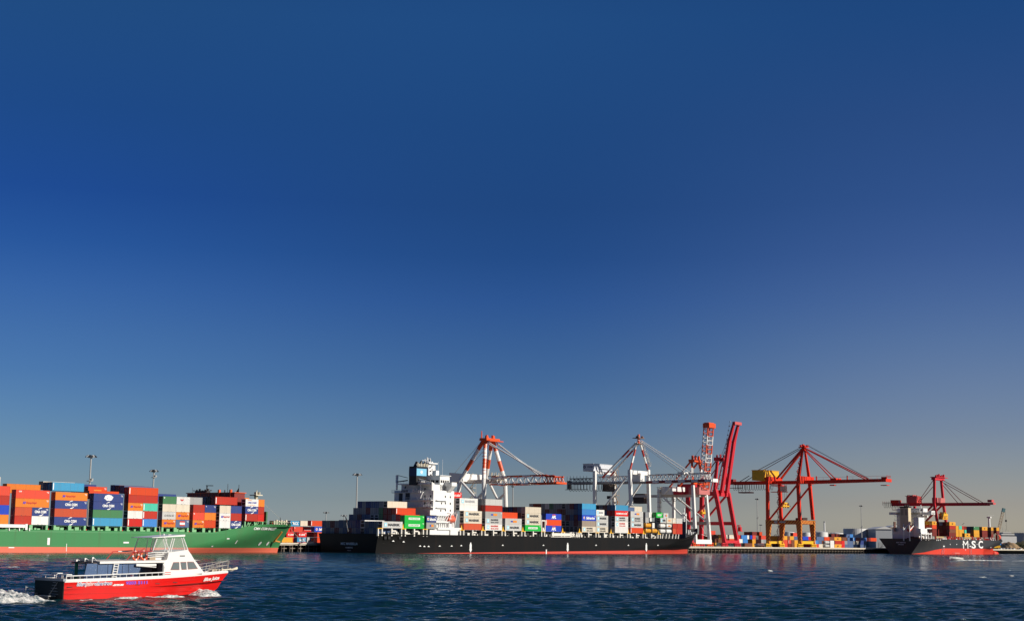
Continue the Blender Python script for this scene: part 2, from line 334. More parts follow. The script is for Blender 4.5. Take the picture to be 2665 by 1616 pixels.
def cbody(L, wd, h, c, kind):
    k = (round(L, 1), round(wd, 2), round(h, 2), c, kind)
    if k in CMESH: return CMESH[k]
    b = MB(); t = 0.12; e = 0.045
    if kind == 'tank':
        for x in (0, L - t):
            for y in (0, wd - t): b.box(x, x + t, y, y + t, 0, h, 1)
        for y in (0, wd - t): b.box(t, L - t, y, y + t, 0, 0.18, 1); b.box(t, L - t, y, y + t, h - 0.1, h, 1)
        for x in (0, L - t): b.box(x, x + t, t, wd - t, 0, 0.18, 1); b.box(x, x + t, t, wd - t, h - 0.1, h, 1)
        r = min(wd, h) / 2 - 0.08; prof = [(0.12, 0.3), (0.2, 0.7), (0.45, 0.93), (0.8, 1.0), (L - 0.8, 1.0), (L - 0.45, 0.93), (L - 0.2, 0.7), (L - 0.12, 0.3)]
        for (xa, ra), (xb, rb) in zip(prof, prof[1:]): b.tube((xa, wd / 2, h / 2), (xb, wd / 2, h / 2), r * ra, r * rb, 14, 0)
    else:
        b.box(e, L - e, e, wd - e, 0.1, h - e, 0)
        for x in (0, L - t):
            for y in (0, wd - t): b.box(x, x + t, y, y + t, 0, h, 0)
        for y in (0, wd - 0.08):
            b.box(t, L - t, y, y + 0.08, 0, 0.15, 0); b.box(t, L - t, y, y + 0.08, h - 0.09, h, 0)
        for x in (0, L - 0.08):
            b.box(x, x + 0.08, t, wd - t, 0, 0.15, 0); b.box(x, x + 0.08, t, wd - t, h - 0.1, h, 0)
        if L < 7: 
            for xx in (L * 0.36, L * 0.6): b.box(xx, xx + 0.35, -0.01, 0.02, 0.02, 0.14, 1)
        if kind == 'reefer':
            b.box(0.0, e, 0.25, wd - 0.25, 0.3, h * 0.52, 1); b.box(-0.01, e, 0.4, wd - 0.4, h * 0.6, h * 0.88, 1)
        else:
            for yy in (0.2, 0.38, 0.62, 0.8): b.bar((0.02, wd * yy, 0.12), (0.02, wd * yy, h - 0.1), 0.05, m=2)
            b.box(0.0, e - .002, wd / 2 - 0.03, wd / 2 + 0.03, 0.15, h - 0.1, 1)
            b.box(0.01, e - .004, wd * 0.64, wd * 0.9, h * 0.62, h * 0.78, 2 if kind == 'white_mark' else 0)
    me = b.mesh('shipping_container', [cmat(c), DARK, STEEL]); CMESH[k] = me; return me
MARKMESH = {}
def mark_parts(o, mark, L, h):
    """Painted marks: child meshes lying 2 cm proud of the lit long side (y = 0)."""
    def child(nm, key, mats, fill):
        k = (key, round(L, 1), round(h, 2))
        if k not in MARKMESH:
            b = MB(); fill(b); MARKMESH[k] = b.mesh(nm, mats)
        c = bpy.data.objects.new(nm, MARKMESH[k]); C.objects.link(c); c.parent = o
    y = -0.02; z = h / 2; s = L / 12.19
    if mark in ('cma', 'cmalow'):
        def f(b):
            wd = 4.6 if L > 9 else 4.2
            put_text(b, 'CMA CGM', L * 0.5, z, wd, 0.85, y, 0.05)
            for sg in (1, -1):
                pts = [(L * .5 + sg * (-1.0 + 0.25 * k), y, z + sg * (0.6 + 0.5 * math.sin(k / 6 * 1.5))) for k in range(7)]
                b.poly(pts + [(p[0] + 0.1, y, p[2] + sg * (0.28 * math.sin(math.pi * (i + 1) / 8))) for i, p in reversed(list(enumerate(pts)))])
        child('lettering', 'cma', [LTEXT], f)
    elif mark in ('hapag', 'whapag'):
        child('lettering', 'hlt', [RTEXT], lambda b: put_text(b, 'Hapag-Lloyd', L * 0.47 if L > 9 else L * .62, z, 3.6 if L > 9 else 3.0, 0.75, y, 0.04))
        def f(b):
            x = L * 0.22 if L > 9 else L * 0.16
            for dx in (0, 0.55): b.poly([(x + dx - .05, y, z - .35), (x + dx + .3, y, z - .35), (x + dx + .5, y, z + .4), (x + dx + .15, y, z + .4)])
            b.poly([(x + .3, y - .004, z - .1), (x + .7, y - .004, z - .1), (x + .75, y - .004, z + .12), (x + .33, y - .004, z + .12)])
        child('emblem', 'hle', [PURPLE], f)
    elif mark in ('maersk', 'sealand', 'redmaersk', 'greymaersk'):
        tm = RTEXT if mark == 'redmaersk' else BTEXT
        if mark == 'maersk' or mark == 'greymaersk': child('lettering', 'mk' + mark, [tm if mark == 'maersk' else GREYP], lambda b: put_text(b, 'MAERSK', L * 0.58, z, L * 0.58, 1.0, y, 0.045))
        else: child('lettering', 'ms' + mark, [tm], lambda b: (put_text(b, 'MAERSK', L * 0.56, z + .45, L * 0.46, 0.75, y, 0.045), put_text(b, 'SEALAND', L * 0.56, z - .6, L * 0.46, 0.62, y, 0.03)))
        def f(b):
            b.poly([(L * .1, y, z - .75), (L * .1 + 1.5, y, z - .75), (L * .1 + 1.5, y, z + .75), (L * .1, y, z + .75)], 0)
            b.poly(star(L * .1 + .75, z, .62, y=y - .006), 1)
        child('star_emblem', 'mstar', [LBLUE, LTEXT], f)
    elif mark == 'evergreen':
        def f(b):
            b.poly([(L * .2, y, z - .42), (L * .78, y, z - .42), (L * .78, y, z + .42), (L * .2, y, z + .42)], 0)
            put_text(b, 'EVERGREEN', L * .49, z, L * .5, 0.5, y - .006, 0.03, m=1)
        child('name_panel', 'evg', [LTEXT, LGREEN], f)
    elif mark == 'cosco': child('lettering', 'cos', [BTEXT], lambda b: put_text(b, 'C O S C O', L * .5, z, L * .66, 0.62, y, 0.03))
    elif mark in ('rcl', 'hanjin', 'line', 'hams', 'safm', 'msc', 'small', 'caps', 'mscw'):
        spec = {'rcl': ('RCL', .62, 1.3, LTEXT, .58), 'hanjin': ('HANJIN', .7, .8, LTEXT, .52), 'line': ('K LINE', .62, .8, LTEXT, .5), 'hams': ('HAMBURG SÜD', .85, .95, LTEXT, .5),
                'safm': ('Safmarine', .62, 1.25, LTEXT, .6), 'msc': ('MSC', .22, 1.0, BTEXT, .5), 'small': ('TEX', .1, .5, LTEXT, .1), 'caps': ('CSI', .08, .42, LTEXT, .12), 'mscw': ('MSC', .5, .9, LTEXT, .5)}[mark]
        child('lettering', mark, [spec[3]], lambda b: put_text(b, spec[0], L * spec[4], z + (h * .3 if mark in ('caps', 'small') else 0), L * spec[1], spec[2], y, 0.04, 0.25 if mark in ('safm', 'hams') else 0))
        if mark == 'safm': child('emblem', 'safe', [RTEXT, LTEXT], lambda b: (b.poly([(L * .15 + .6 * math.cos(k * .52), y, z + .6 * math.sin(k * .52)) for k in range(12)], 1), b.poly([(L * .15 + .35 * math.cos(k * .52), y - .006, z + .35 * math.sin(k * .52)) for k in range(12)], 0)))
    elif mark == 'wcma':
        child('lettering', 'wcma', [BLTEXT, OTEXT], lambda b: (put_text(b, 'CMA CGM', L * .5, z + .05, L * .68, .6, y, .04), put_text(b, 'CMA CGM', L * .3, z + .95, L * .3, .25, y, .04, m=1), put_text(b, 'www.cma-cgm.com', L * .45, z - .85, L * .6, .25, y, .02, m=1)))
    elif mark == 'bear':
        def f(b):
            x = L * .5; put_text(b, 'APL', x + .1, z - .15, 3.4, 1.35, y, .07, .12)
            b.poly([(x - 1.3, y - .006, z + .62), (x + 1.9, y - .006, z + .62), (x + 1.5, y - .006, z + .82), (x + .6, y - .006, z + 1.05), (x - .9, y - .006, z + 1.0)], 1)
        child('lettering', 'apl', [LTEXT, RTEXT], f)
    elif mark == 'flag':
        child('emblem', 'flag', [BLTEXT, OTEXT], lambda b: (b.poly([(L * .33, y, z - .3), (L * .46, y, z - .3), (L * .46, y, z + .3), (L * .33, y, z + .3)], 0), b.poly([(L * .47, y, z - .45), (L * .7, y, z - .45), (L * .7, y, z + .45), (L * .47, y, z + .45)], 1)))
    elif mark == 'round':
        child('emblem', 'round', [LTEXT, BLTEXT], lambda b: (b.poly([(L * .5 + 1.7 * math.cos(k * .314) * (1 + .12 * math.sin(k * 1.9)), y, z + .95 * math.sin(k * .314) * (1 + .1 * math.cos(k * 2.3))) for k in range(20)], 0), b.poly([(L * .5 + .9, y - .006, z), (L * .5 + 1.2, y - .006, z - .1), (L * .5 + 1.2, y - .006, z + .3)], 1), b.poly([(L * .5 - .9, y - .006, z), (L * .5 - .5, y - .006, z - .3), (L * .5 - .4, y - .006, z + .1)], 1)))
    elif mark == 'heart':
        child('emblem', 'heart', [RTEXT], lambda b: b.poly([(L * .4, y, z + .3), (L * .33, y, z + .5), (L * .25, y, z + .35), (L * .4, y, z - .25), (L * .55, y, z + .35), (L * .47, y, z + .5)], 0))
    elif mark == 'sign':
        child('emblem', 'sign', [RTEXT, LTEXT], lambda b: (b.poly([(L * .3, y, z - .8), (L * .68, y, z - .8), (L * .68, y, z + .85), (L * .3, y, z + .85)], 1), b.poly([(L * .3, y - .006, z + .35), (L * .68, y - .006, z + .35), (L * .68, y - .006, z + .85), (L * .3, y - .006, z + .85)], 0), b.poly([(L * .3, y - .006, z - .8), (L * .68, y - .006, z - .8), (L * .68, y - .006, z - .4), (L * .3, y - .006, z - .4)], 0)))
    elif mark == 'stripe':
        child('emblem', 'stripe', [LTEXT], lambda b: b.poly([(.2, y, .3), (.55, y, .3), (.55, y, h - .3), (.2, y, h - .3)]))
    elif mark == 'oring': child('emblem', 'oring', [OTEXT], lambda b: b.poly([(L * .3, y, z - .3), (L * .7, y, z - .3), (L * .7, y, z + .3), (L * .3, y, z + .3)]))
    if mark and mark not in ('stripe', 'bear', 'small') and L > 4:
        child('number_plate', 'num', [LTEXT] , lambda b: (b.poly([(L - 1.1, y, h - .55), (L - .3, y, h - .55), (L - .3, y, h - .42), (L - 1.1, y, h - .42)]), b.poly([(L - .8, y, h - .85), (L - .3, y, h - .85), (L - .3, y, h - .72), (L - .8, y, h - .72)])))
MARKWORD = {'cma': 'white-lettered', 'hapag': 'red-lettered', 'whapag': 'red-lettered', 'maersk': 'star-marked', 'sealand': 'star-marked', 'redmaersk': 'star-marked', 'greymaersk': 'star-marked', 'evergreen': 'white-panelled',
            'cosco': 'black-lettered', 'rcl': 'white-lettered', 'hanjin': 'white-lettered', 'line': 'white-lettered', 'hams': 'white-lettered', 'safm': 'script-lettered', 'msc': 'dark-lettered', 'mscw': 'white-lettered', 'caps': 'small-lettered',
            'bear': 'white-lettered', 'flag': 'flag-marked', 'round': 'emblem-painted', 'heart': 'heart-painted', 'sign': 'sign-painted', 'stripe': 'striped', 'oring': 'orange-marked', 'small': 'small-lettered', 'wcma': 'blue-lettered'}
ORD = ['bottom', 'second', 'third', 'fourth', 'fifth', 'sixth', 'seventh']
NTH = ['first', 'second', 'third', 'fourth', 'fifth', 'sixth', 'seventh', 'eighth', 'ninth', 'tenth', 'eleventh', 'twelfth', 'thirteenth', 'fourteenth']
MASS = []; NCONT = [0]; SKIPPED = {139, 147, 148, 150, 151, 164, 166, 226, 227, 229, 231, 245, 248, 249, 286, 287, 297, 298, 299, 300, 301, 315, 316, 329, 330, 332, 333, 338, 341, 342, 350, 351, 352, 353, 429, 430, 434, 435, 436, 437, 438, 444}; GATHERED = {5, 26, 63, 70, 136, 137, 138, 163, 184, 185, 186, 196, 197, 198, 223, 225, 232, 233, 244, 246, 247, 254, 273, 274, 275, 276, 277, 278, 279, 280, 281, 282, 283, 284, 285, 288, 293, 294, 295, 296, 302, 303, 304, 305, 306, 307, 308, 309, 311, 312, 313, 314, 317, 318, 322, 323, 324, 325, 326, 327, 328, 331, 337, 339, 340, 346, 347, 348, 349, 356, 357, 359, 360, 364, 366, 367, 368, 369, 372, 373, 374, 376, 382, 383, 384, 386, 387, 389, 390, 393, 394, 395, 396, 397, 399, 401, 402, 404, 411, 412, 415, 416, 417, 419, 421, 423, 424, 425, 426, 427, 428, 431, 432, 433, 441, 442, 443, 458, 461, 462}   # boxes nothing is seen of, and the ones too small to stand alone
SEEN_LABELS = {}
def container(F, x0, x1, y, z, h, c, mark=None, kind='box', wd=2.34, where='', group='', mass=False, turn=False):
    """One container: x0..x1 along the frame, its lit long side at y, its bottom at z. turn: the lit face is its short end."""
    L = x1 - x0; NCONT[0] += 1; i = NCONT[0]
    if i in SKIPPED: return None
    if i in GATHERED: mass = True
    if mass: MASS.append((F, x0, x1, y, z, h, c, wd)); return None
    if kind == 'box' and mark in ('maersk', 'sealand', 'redmaersk'): kind = 'reefer'
    me = cbody(L, wd, h, c, kind)
    nm = 'tank_container' if kind == 'tank' else 'shipping_container'
    o = bpy.data.objects.new(nm, me); C.objects.link(o); o.location = F.world(x0, y, z); o.rotation_euler = (0, 0, R(F.deg))
    words = [COL[c][1]] + ([MARKWORD[mark]] if mark else []) + (['tank'] if kind == 'tank' else []) + ['container', where]
    lab = ' '.join(words).replace(' ,', ',')
    tag(o, lab, 'container', group)
    if mark: mark_parts(o, mark, L, h)
    SEEN_LABELS[lab] = SEEN_LABELS.get(lab, 0) + 1
    return o

# ------------------------------------------------------------------ ship hulls
def hull_mesh(name, F, B, xs0, xw, xd, tw, td, levels, top, mats, ship, rake=1.2, p_w=2.0, p_d=2.6, zt=10.0, stern_tuck=0.25, ta=0.45):
    """Half-breadths lofted at several heights. levels: list of (z or z(x), material above). Bow taper begins at xw (water) .. xd (deck) and ends at the stem tw .. td."""
    b = MB(); nS = 14; nP = 9
    def ztop(x): return top(x)
    def row(i, lev):
        pts = []
        for k in range(nP + nS):
            zz = lev(0) if callable(lev) else lev
            f = max(0.0, min(1.0, zz / zt)) if not (lev is ztop or getattr(lev, 'full', False)) else 1.0
            xa = xw + (xd - xw) * f ** ta; xb = tw + (td - tw) * f ** rake; pw = p_w + (p_d - p_w) * f
            if k < nP:
                x = xs0 + (xa - xs0) * k / nP; u = k / nP
                hb = B / 2
                if u < 0.35 and lev is not ztop: hb *= 1 - stern_tuck * (1 - u / 0.35) ** 2 * (1 - f) 
            else:
                s = (k - nP) / (nS - 1); s = 1 - (1 - s) ** 1.25; x = xa + (xb - xa) * s; hb = B / 2 * (1 - s ** pw)
            z = lev(x) if callable(lev) else lev
            pts.append((x, hb, z))
        return pts
    rows = [row(i, l) for i, (l, m) in enumerate(levels)] + [row(len(levels), ztop)]
    n = nP + nS
    for sgn in (1, -1):
        base = len(b.v); vs = [(x, B / 2 + sgn * hb, z) for r_ in rows for x, hb, z in r_]; b.v += vs
        for i in range(len(rows) - 1):
            for k in range(n - 1):
                f = (base + i * n + k, base + i * n + k + 1, base + (i + 1) * n + k + 1, base + (i + 1) * n + k)
                b.f.append(list(f) if sgn < 0 else list(f[::-1])); b.m.append(levels[i][1])
    nside = len(b.f)
    # transom and deck
    for i in range(len(rows) - 1):
        (x, hb, z), (x2, hb2, z2) = rows[i][0], rows[i + 1][0]
        b.poly([(x, B / 2 + hb, z), (x, B / 2 - hb, z), (x2, B / 2 - hb2, z2), (x2, B / 2 + hb2, z2)], levels[i][1])
    tp = rows[-1]
    for k in range(n - 1):
        (x, hb, z), (x2, hb2, z2) = tp[k], tp[k + 1]
        b.poly([(x, B / 2 - hb, z - .9), (x2, B / 2 - hb2, z2 - .9), (x2, B / 2 + hb2, z2 - .9), (x, B / 2 + hb, z - .9)], len(mats) - 1)
    ob = b.build(name, mats, ship); ob.data.polygons.foreach_set('use_smooth', [i < nside for i in range(len(b.f))]); return ob

# ------------------------------------------------------------------ the green container ship
GF = Frame(Q.world(-452.44, -33), 52)
gs = thing('container_ship', 'green container ship with salmon boot stripe moored at the quay', 'container ship', GF.o, 52)
HG = P('hull_green', (0.055, 0.235, 0.085), 0.45, 0.4, spec=.3, scale=0.12, streak=True); BOOTG = P('boot_salmon', (0.72, 0.15, 0.085), 0.6, 0.35, scale=0.2, streak=True); DKG = P('deck_green', (0.05, 0.17, 0.07), 0.6)
LGR = P('pedestal_green', (0.22, 0.50, 0.24), 0.5, 0.2)
gB = 30.0
bt = GF.side(640, 1424, 0)[1]
tw = GF.side(719, 1437, gB / 2)[0]; td, ztip = GF.side(759, 1363, gB / 2)
xf0 = GF.side(621, 1388, 0.5)[0]; xf1, zf = GF.side(655, 1369, 0.5)[0], 10.0
gdeck = 7.0
def gtop(x): return gdeck + (zf - gdeck) * max(0, min(1, (x - xf0) / (xf1 - xf0))) + (.6 * max(0, (x - xf1) / (td - xf1)))
hull_mesh('hull', GF, gB, -90, xf1 - 62, xf1 + 3, tw, td, [(-2, 0), (1.72, 1), (3.2, 1), (4.8, 1), (6.2, 1), (gdeck, 1)], gtop, [BOOTG, HG, DKG], gs, p_w=1.55, p_d=2.2)
# draught marks, bow thruster rings, name
def hull_y(x, z, xw=xf1 - 62, xd=xf1 + 3, tw=tw, td=td, B=gB, pw0=1.55, pd0=2.2, rake=1.2):
    f = max(0, min(1, z / 10.0)); xa = xw + (xd - xw) * f ** .45; xb = tw + (td - tw) * f ** rake; p = pw0 + (pd0 - pw0) * f
    s = max(0, min(0.999, (x - xa) / (xb - xa))); return B / 2 * s ** p
nx, nz = GF.side(708, 1377, 2.0)
b = MB(); put_text(b, 'CMA CGM BALLET', nx - 4, 8.6, 13.5, 0.95, bold=0.03, shear=0.25, fn=lambda x, z: (x, hull_y(x, z) - 0.08, z)); b.build('name_lettering', LTEXT, gs)
b = MB()
for px, py in ((681, 1414), (713, 1414)):
    x, z = GF.side(px, py, 6.0); yy = hull_y(x, z) - 0.1
    pts = [(x + .75 * math.cos(k * .6283), z + .75 * math.sin(k * .6283)) for k in range(10)]
    b.poly([(u, hull_y(u, v) - 0.1, v) for u, v in pts])
b.islands('bow_mark', LTEXT, gs)
b = MB()
for px, py, wd, hh in ((123, 1408, .9, 2.2), (172, 1424, .2, 2.4), (321, 1411, 2.2, .5), (591, 1401, 1.2, .4), (622, 1410, .5, 1.2), (22, 1424, 2, .3), (555, 1421, .8, .4)):
    x, z = GF.side(px, py, 0); b.poly([(u, hull_y(u, v) - .06, v) for u, v in ((x, z - hh / 2), (x + wd, z - hh / 2), (x + wd, z + hh / 2), (x, z + hh / 2))])
b.islands('draught_mark', LTEXT, gs)
# anchor in its pocket
x, z = GF.side(727, 1396, 8.0)
b = MB(); yy = hull_y(x, z) - .25
b.bar((x + .8, hull_y(x + .8, z + 1.8) - .2, z + 1.8), (x - .3, hull_y(x - .3, z - 2) - .35, z - 2.0), .9, .4); b.bar((x - 1.4, yy - .1, z - 1.5), (x + 1.0, yy - .1, z - 1.9), .6, .5)
b.build('anchor', P('anchor_rust', (0.55, 0.22, 0.03), 0.7), gs)
b = MB(); b.box(x - 2.2, x + 1.9, hull_y(x - 1.5, 3) - .12, hull_y(x - 1.5, 3) + .3, z - 3.4, z - 3.3); 
# breakwater
x0, _ = GF.side(688, 1350, 1.0)
bw = MB()
for (ya, yb) in ((2.0, gB - 2.0),): bw.box(x0 + 2.0, x0 + 2.4, ya, yb, 8.2, GF.side(700, 1331, 2.0)[1])
bw.box(x0 + 1.6, x0 + 2.0, 1.8, 2.2, 8.2, GF.side(700, 1331, 2.0)[1])
for k in range(10): bw.box(x0 + 1.85, x0 + 2.0, 4 + k * 2.3, 4.2 + k * 2.3, 8.4, 13.0)
bw.build('breakwater', DKG, gs)
b = MB()
for k in range(16): b.box(x0 + 1.7, x0 + 1.99, 4 + (k % 4) * 2.4, 4.35 + (k % 4) * 2.4, 9.6 + (k // 4) * 1.5, 9.95 + (k // 4) * 1.5)
b.islands('breakwater_light', LTEXT, gs)
# pedestals and deck gear under the stacks
gz0 = 8.55
bays_px = [(-62, 21), (36.5, 125), (140, 224), (240, 318), (331, 408), (421, 492), (501, 561), (570, 628), (637, 691)]
ped = MB(); gear = MB(); red = MB(); hatch = MB()
for i, (a, c) in enumerate(bays_px[:-1]):
    xa = GF.side(a, 1367, 0)[0]; xb = GF.side(c, 1367, 0)[0]
    for x in (xa + .05, xb - .75): yq = hull_y(x + .8, gdeck) + .1; ped.box(x, x + .8, yq, yq + 1.1, gdeck - .4, gz0 - .1)
    xm = (xa + xb) / 2; yq = hull_y(xm + .6, gdeck) + .1; ped.box(xm - .6, xm + .6, yq, yq + .8, gdeck - .4, gz0 - .1)
    yq = hull_y(xb, gdeck); ped.box(xa, xb, yq + .6, yq + 1.0, gz0 - .32, gz0 - .05)
    rr = random.Random(i)
    for lo, hi in ((xa + 1, xm - .8), (xm + .8, xb - 1)):
        x = lo
        while x < hi - .6:
            wd = rr.uniform(.5, 1.6); hh = rr.uniform(.35, 1.15)
            if rr.random() < .75: yq = hull_y(x + wd, gdeck); gear.box(x, min(x + wd, hi), yq + .5 + rr.random() * .6, yq + 1.6, gdeck - .9, gdeck - .1 + hh)
            x += wd + rr.uniform(.1, .6)
    yq = hull_y(xb + 1, gdeck); red.box(xb + .5, xb + .8, yq + .6, yq + .9, gdeck - .4, gdeck + .4)
    hatch.box(xa, xb, 2.6, gB - 2.6, gdeck - 1, gz0 - .12)
ped.islands('pedestal', LGR, gs); gear.build('deck_gear', LGR, gs)['kind'] = 'stuff'; red.islands('fire_hose_box', P('signal_red', (.6, .02, .015)), gs); hatch.build('hatch_cover', P('hatch_dark', (0.015, 0.03, 0.02), .7), gs)
xm0 = GF.side(627, 1382, 0)[0]
b = MB()
for k in range(9):
    x = xm0 + .5 + k * 1.35; yq = hull_y(x + 1, gdeck) + .3; b.box(x, x + .5, yq + .5 + (k % 3), yq + 1.0 + (k % 3) * 1.3, gdeck - .8, gdeck + 2.2 + (k % 4) * .5)
    if k % 2: b.bar((x, yq + 1, gdeck), (x + 1.4, yq + 1.4, gdeck + 2.6), .2)
b.box(xm0 + 2, xm0 + 13, 6, gB - 6, gdeck - .9, gdeck + 2.0, 1); b.build('lashing_bridge', [LGR, DKG], gs)
gw = MB(); xa = GF.side(-30, 1378, -.5)[0]; xb = GF.side(70, 1378, -.5)[0]
gw.box(xa, xb, -.7, -.1, gdeck + .55, gdeck + 1.5); gw.box(xb - .8, xb, -.8, 0, gdeck - .1, gdeck + 1.7)
for k in range(5): gw.box(xa + k * 3.6, xa + k * 3.6 + .3, -.3, 0, gdeck - .4, gdeck + .5)
gw.build('gangway', WHITE, gs)
# rails along the deck edge and forecastle
b = MB()
for k in range(14):
    x = xf1 + 1 + k * 1.5; ya = hull_y(x, 10); b.tube((x, ya + .3, zf - .2), (x, ya + .3, zf + 1.1), .05, n=5)
b.path([(xf1 + 1 + k * 1.5, hull_y(xf1 + 1 + k * 1.5, 10) + .3, zf + 1.1) for k in range(14)], .05); b.build('bow_rail', LGR, gs)
# windlass clutter on the forecastle
b = MB(); xc = GF.side(716, 1360, 8)[0]
for k in range(6): b.cyl(xc + k * 1.2, 6 + (k % 3) * 2.5, zf, zf + 1.7 + .3 * (k % 2), .45, n=8); b.bar((xc + k * 1.2, 5, zf + 1.2), (xc + k * 1.2 + 1.5, 6.5, zf + .6), .35)
b.islands('windlass', CREAMP, gs)
# foremast with light platform
xm_, zt_ = GF.side(667, 1276, 15)
b = MB(); b.cyl(xm_, 15, 9, zt_ - 4.2, .35, n=8); b.cyl(xm_, 15, zt_ - 4.2, zt_ - 1.6, .35, .9, n=8); b.box(xm_ - 1.6, xm_ + 1.6, 13.2, 16.8, zt_ - 1.9, zt_ - 1.55)
for k in range(6): b.box(xm_ - 1.5 + k * .55, xm_ - 1.2 + k * .55, 13.3 + (k * 7 % 3), 13.7 + (k * 7 % 3), zt_ - 1.5, zt_ - .6)
b.cyl(xm_ + .3, 15, zt_ - 1.6, zt_ + .1, .18, n=6); b.build('foremast', CREAMP, gs)
e0 = Vector((*((lambda t: (t[0], 9.0, t[1]))(GF.side(692, 1297, 9.0))),)); e1 = Vector((td - 6, gB / 2, zf + 2.6))
MB().tube((xm_, 15, zt_ - 2.2), e1, .05, n=4).build('stay', P('stay_wire', (.6, .58, .5), .6), gs)
MB().cyl(td - 6, gB / 2, zf, zf + 3, .12, n=6).build('jackstaff', DARK, gs)
# wheelhouse showing above the forward stacks
xb_ = GF.side(632, 1290, 0)[0]; yR = GF.end(610, 1288, xb_)[0]; yL = GF.end(487, 1288, xb_)[0]; z0w = GF.end(550, 1296, xb_)[1] - 3; z1w = GF.end(550, 1283, xb_)[1]
MAR = P('wheelhouse_maroon', (0.22, 0.022, 0.018), .5); ORB = P('bridge_orange', (.75, .10, .02), .5)
b = MB(); b.box(xb_, xb_ + 5, yR, yL, 12, z1w, 0); b.box(xb_ - .3, xb_ + 5.3, yR - .4, yL + .4, z1w, z1w + .25, 1)
for k in range(12): yy = yR + 1 + (yL - yR - 2) * k / 11.0; b.box(xb_ - .06, xb_, yy - .1, yy + .1, z1w - 1.8, z1w - .3, 1)
for fy in (.06, .3): b.box(xb_ - .5, xb_ + .3, yR + (yL - yR) * fy, yR + (yL - yR) * fy + .7, z1w - 2.4, z1w + 1.2, 1)
b.build('wheelhouse', [MAR, ORB], gs)
b = MB(); f = lambda t: yL + (yR - yL) * t
for t, hh, r_ in ((.02, 2.2, .05), (.33, 3.0, .22), (.77, 3.4, .09), (.71, 1.2, .2), (1.0, 3.0, .1)): b.cyl(xb_ + 2, f(t), z1w, z1w + hh, r_, n=6)
b.bar((xb_ + 2, f(.31), z1w + 2.9), (xb_ + 2, f(.46), z1w + 2.8), .25); b.box(xb_ + 1, xb_ + 3, f(.36), f(.12), z1w + .25, z1w + 1.0)
for k in range(7): b.box(xb_ + 1, xb_ + 1.6, f(.1 + k * .06), f(.08 + k * .06), z1w + .9, z1w + 1.2 + .25 * (k % 3))
b.poly([(xb_ + 2, f(1.0), z1w), (xb_ + 2, f(.93), z1w), (xb_ + 2, f(1.0), z1w + 2)]); b.build('radar_mast', DARK, gs)

GG = 'containers stacked on the green ship'
def gbay(i, h, tiers, row=0, z0=gz0, sh=0.0, first=0, ord_=None):
    a, c = bays_px[i]; yr = row * 2.5
    xa = GF.side(a, 1367, 0)[0] + sh; xb = GF.side(c, 1367, 0)[0] + sh
    bayn = NTH[8 - i]
    for t, tier in enumerate(tiers):
        for (fa, fb, c_, mk) in tier:
            half = '' if fb - fa > .8 or row else (', aft half' if fa < .3 else ', fore half')
            rw = '' if row == 0 else f', {NTH[row]} row in'
            container(GF, xa + (xb - xa) * fa + .03, xa + (xb - xa) * fb - .03, yr, z0 + (t + first) * h, h - .03, c_, mk,
                      where=f', {ORD[t + first]} tier, {bayn} bay from bow{half}{rw}, green ship', group=GG, kind='reefer' if c_ in ('white', 'cream') and fb - fa < .8 else 'box')
W_ = lambda c, m=None: [(0, 1, c, m)]
D_ = lambda c1, m1, c2, m2: [(0, .5, c1, m1), (.5, 1, c2, m2)]
gbay(0, 2.88, [W_('orange'), W_('blue', 'small'), W_('brick', None), W_('coral', None)])
gbay(0, 2.88, [W_('cream')], row=2, first=4, sh=-.3)
gbay(1, 2.66, [D_('brick', None, 'white', None), D_('salmon', None, 'navy', 'cma'), W_('orange', 'hapag'), W_('coral', 'caps')])
gbay(1, 2.9, [W_('orange')], row=2, first=3, z0=gz0 + .9)
gbay(2, 2.60, [W_('navy', 'cma'), W_('salmon'), W_('navy', 'cma'), W_('orange', 'hapag')])
gbay(2, 2.72, [W_('sky', 'stripe')], row=2, first=4, sh=2.2); gbay(2, 2.72, [W_('dblue')], row=3, first=4, sh=2.2); gbay(2, 2.78, [W_('cream')], row=4, first=4, sh=2.2)
gbay(3, 2.60, [W_('sky', 'stripe'), W_('green'), W_('navy', 'cma'), W_('navy', 'round')])
gbay(3, 2.68, [W_('ored')], row=1, first=3, z0=gz0 + .55); gbay(3, 2.64, [[(.12, .75, 'ored', 'oring')]], row=2, first=4, z0=gz0 - .5); gbay(3, 2.66, [[(0, .7, 'navy', None)]], row=4, first=4, z0=gz0 + .2)
gbay(4, 2.58, [D_('red', 'stripe', 'azure', 'stripe'), D_('white', None, 'brick', 'stripe'), D_('orange', 'hapag', 'turq', 'stripe'), W_('brick'), W_('ored', 'stripe')])
for r_, c_ in ((1, 'dblue'), (2, 'brown'), (3, 'navy')): gbay(4, 2.64, [W_(c_)], row=r_, first=4, z0=gz0 + .15 * r_)
gbay(5, 2.58, [D_('orange', 'hapag', 'dblue', 'sign'), D_('lgrey', 'cosco', 'orange', 'hapag'), D_('cream', None, 'cream', None), D_('green', 'small', 'white', 'heart')])
gbay(5, 2.6, [W_('navy')], row=3, first=4, z0=gz0 - 1.7)
gbay(6, 2.62, [D_('orange', 'hapag', 'ored', None), D_('coral', 'small', 'orange', None), D_('brick', None, 'navy', 'caps')])
gbay(6, 2.62, [[(.1, .8, 'grey', None)]], row=2, first=3)
gbay(7, 2.62, [D_('white', 'stripe', 'navy', 'cma'), D_('white', 'whapag', 'brick', None), D_('cream', None, 'navy', None)])
gbay(7, 2.74, [W_('brick', 'stripe')], row=1, first=3)
for r_, c_ in ((2, 'black'), (3, 'dblue'), (4, 'dblue')): gbay(7, 2.74, [W_(c_)], row=r_, first=3)
gz8 = GF.side(637, 1355, 0)[1]
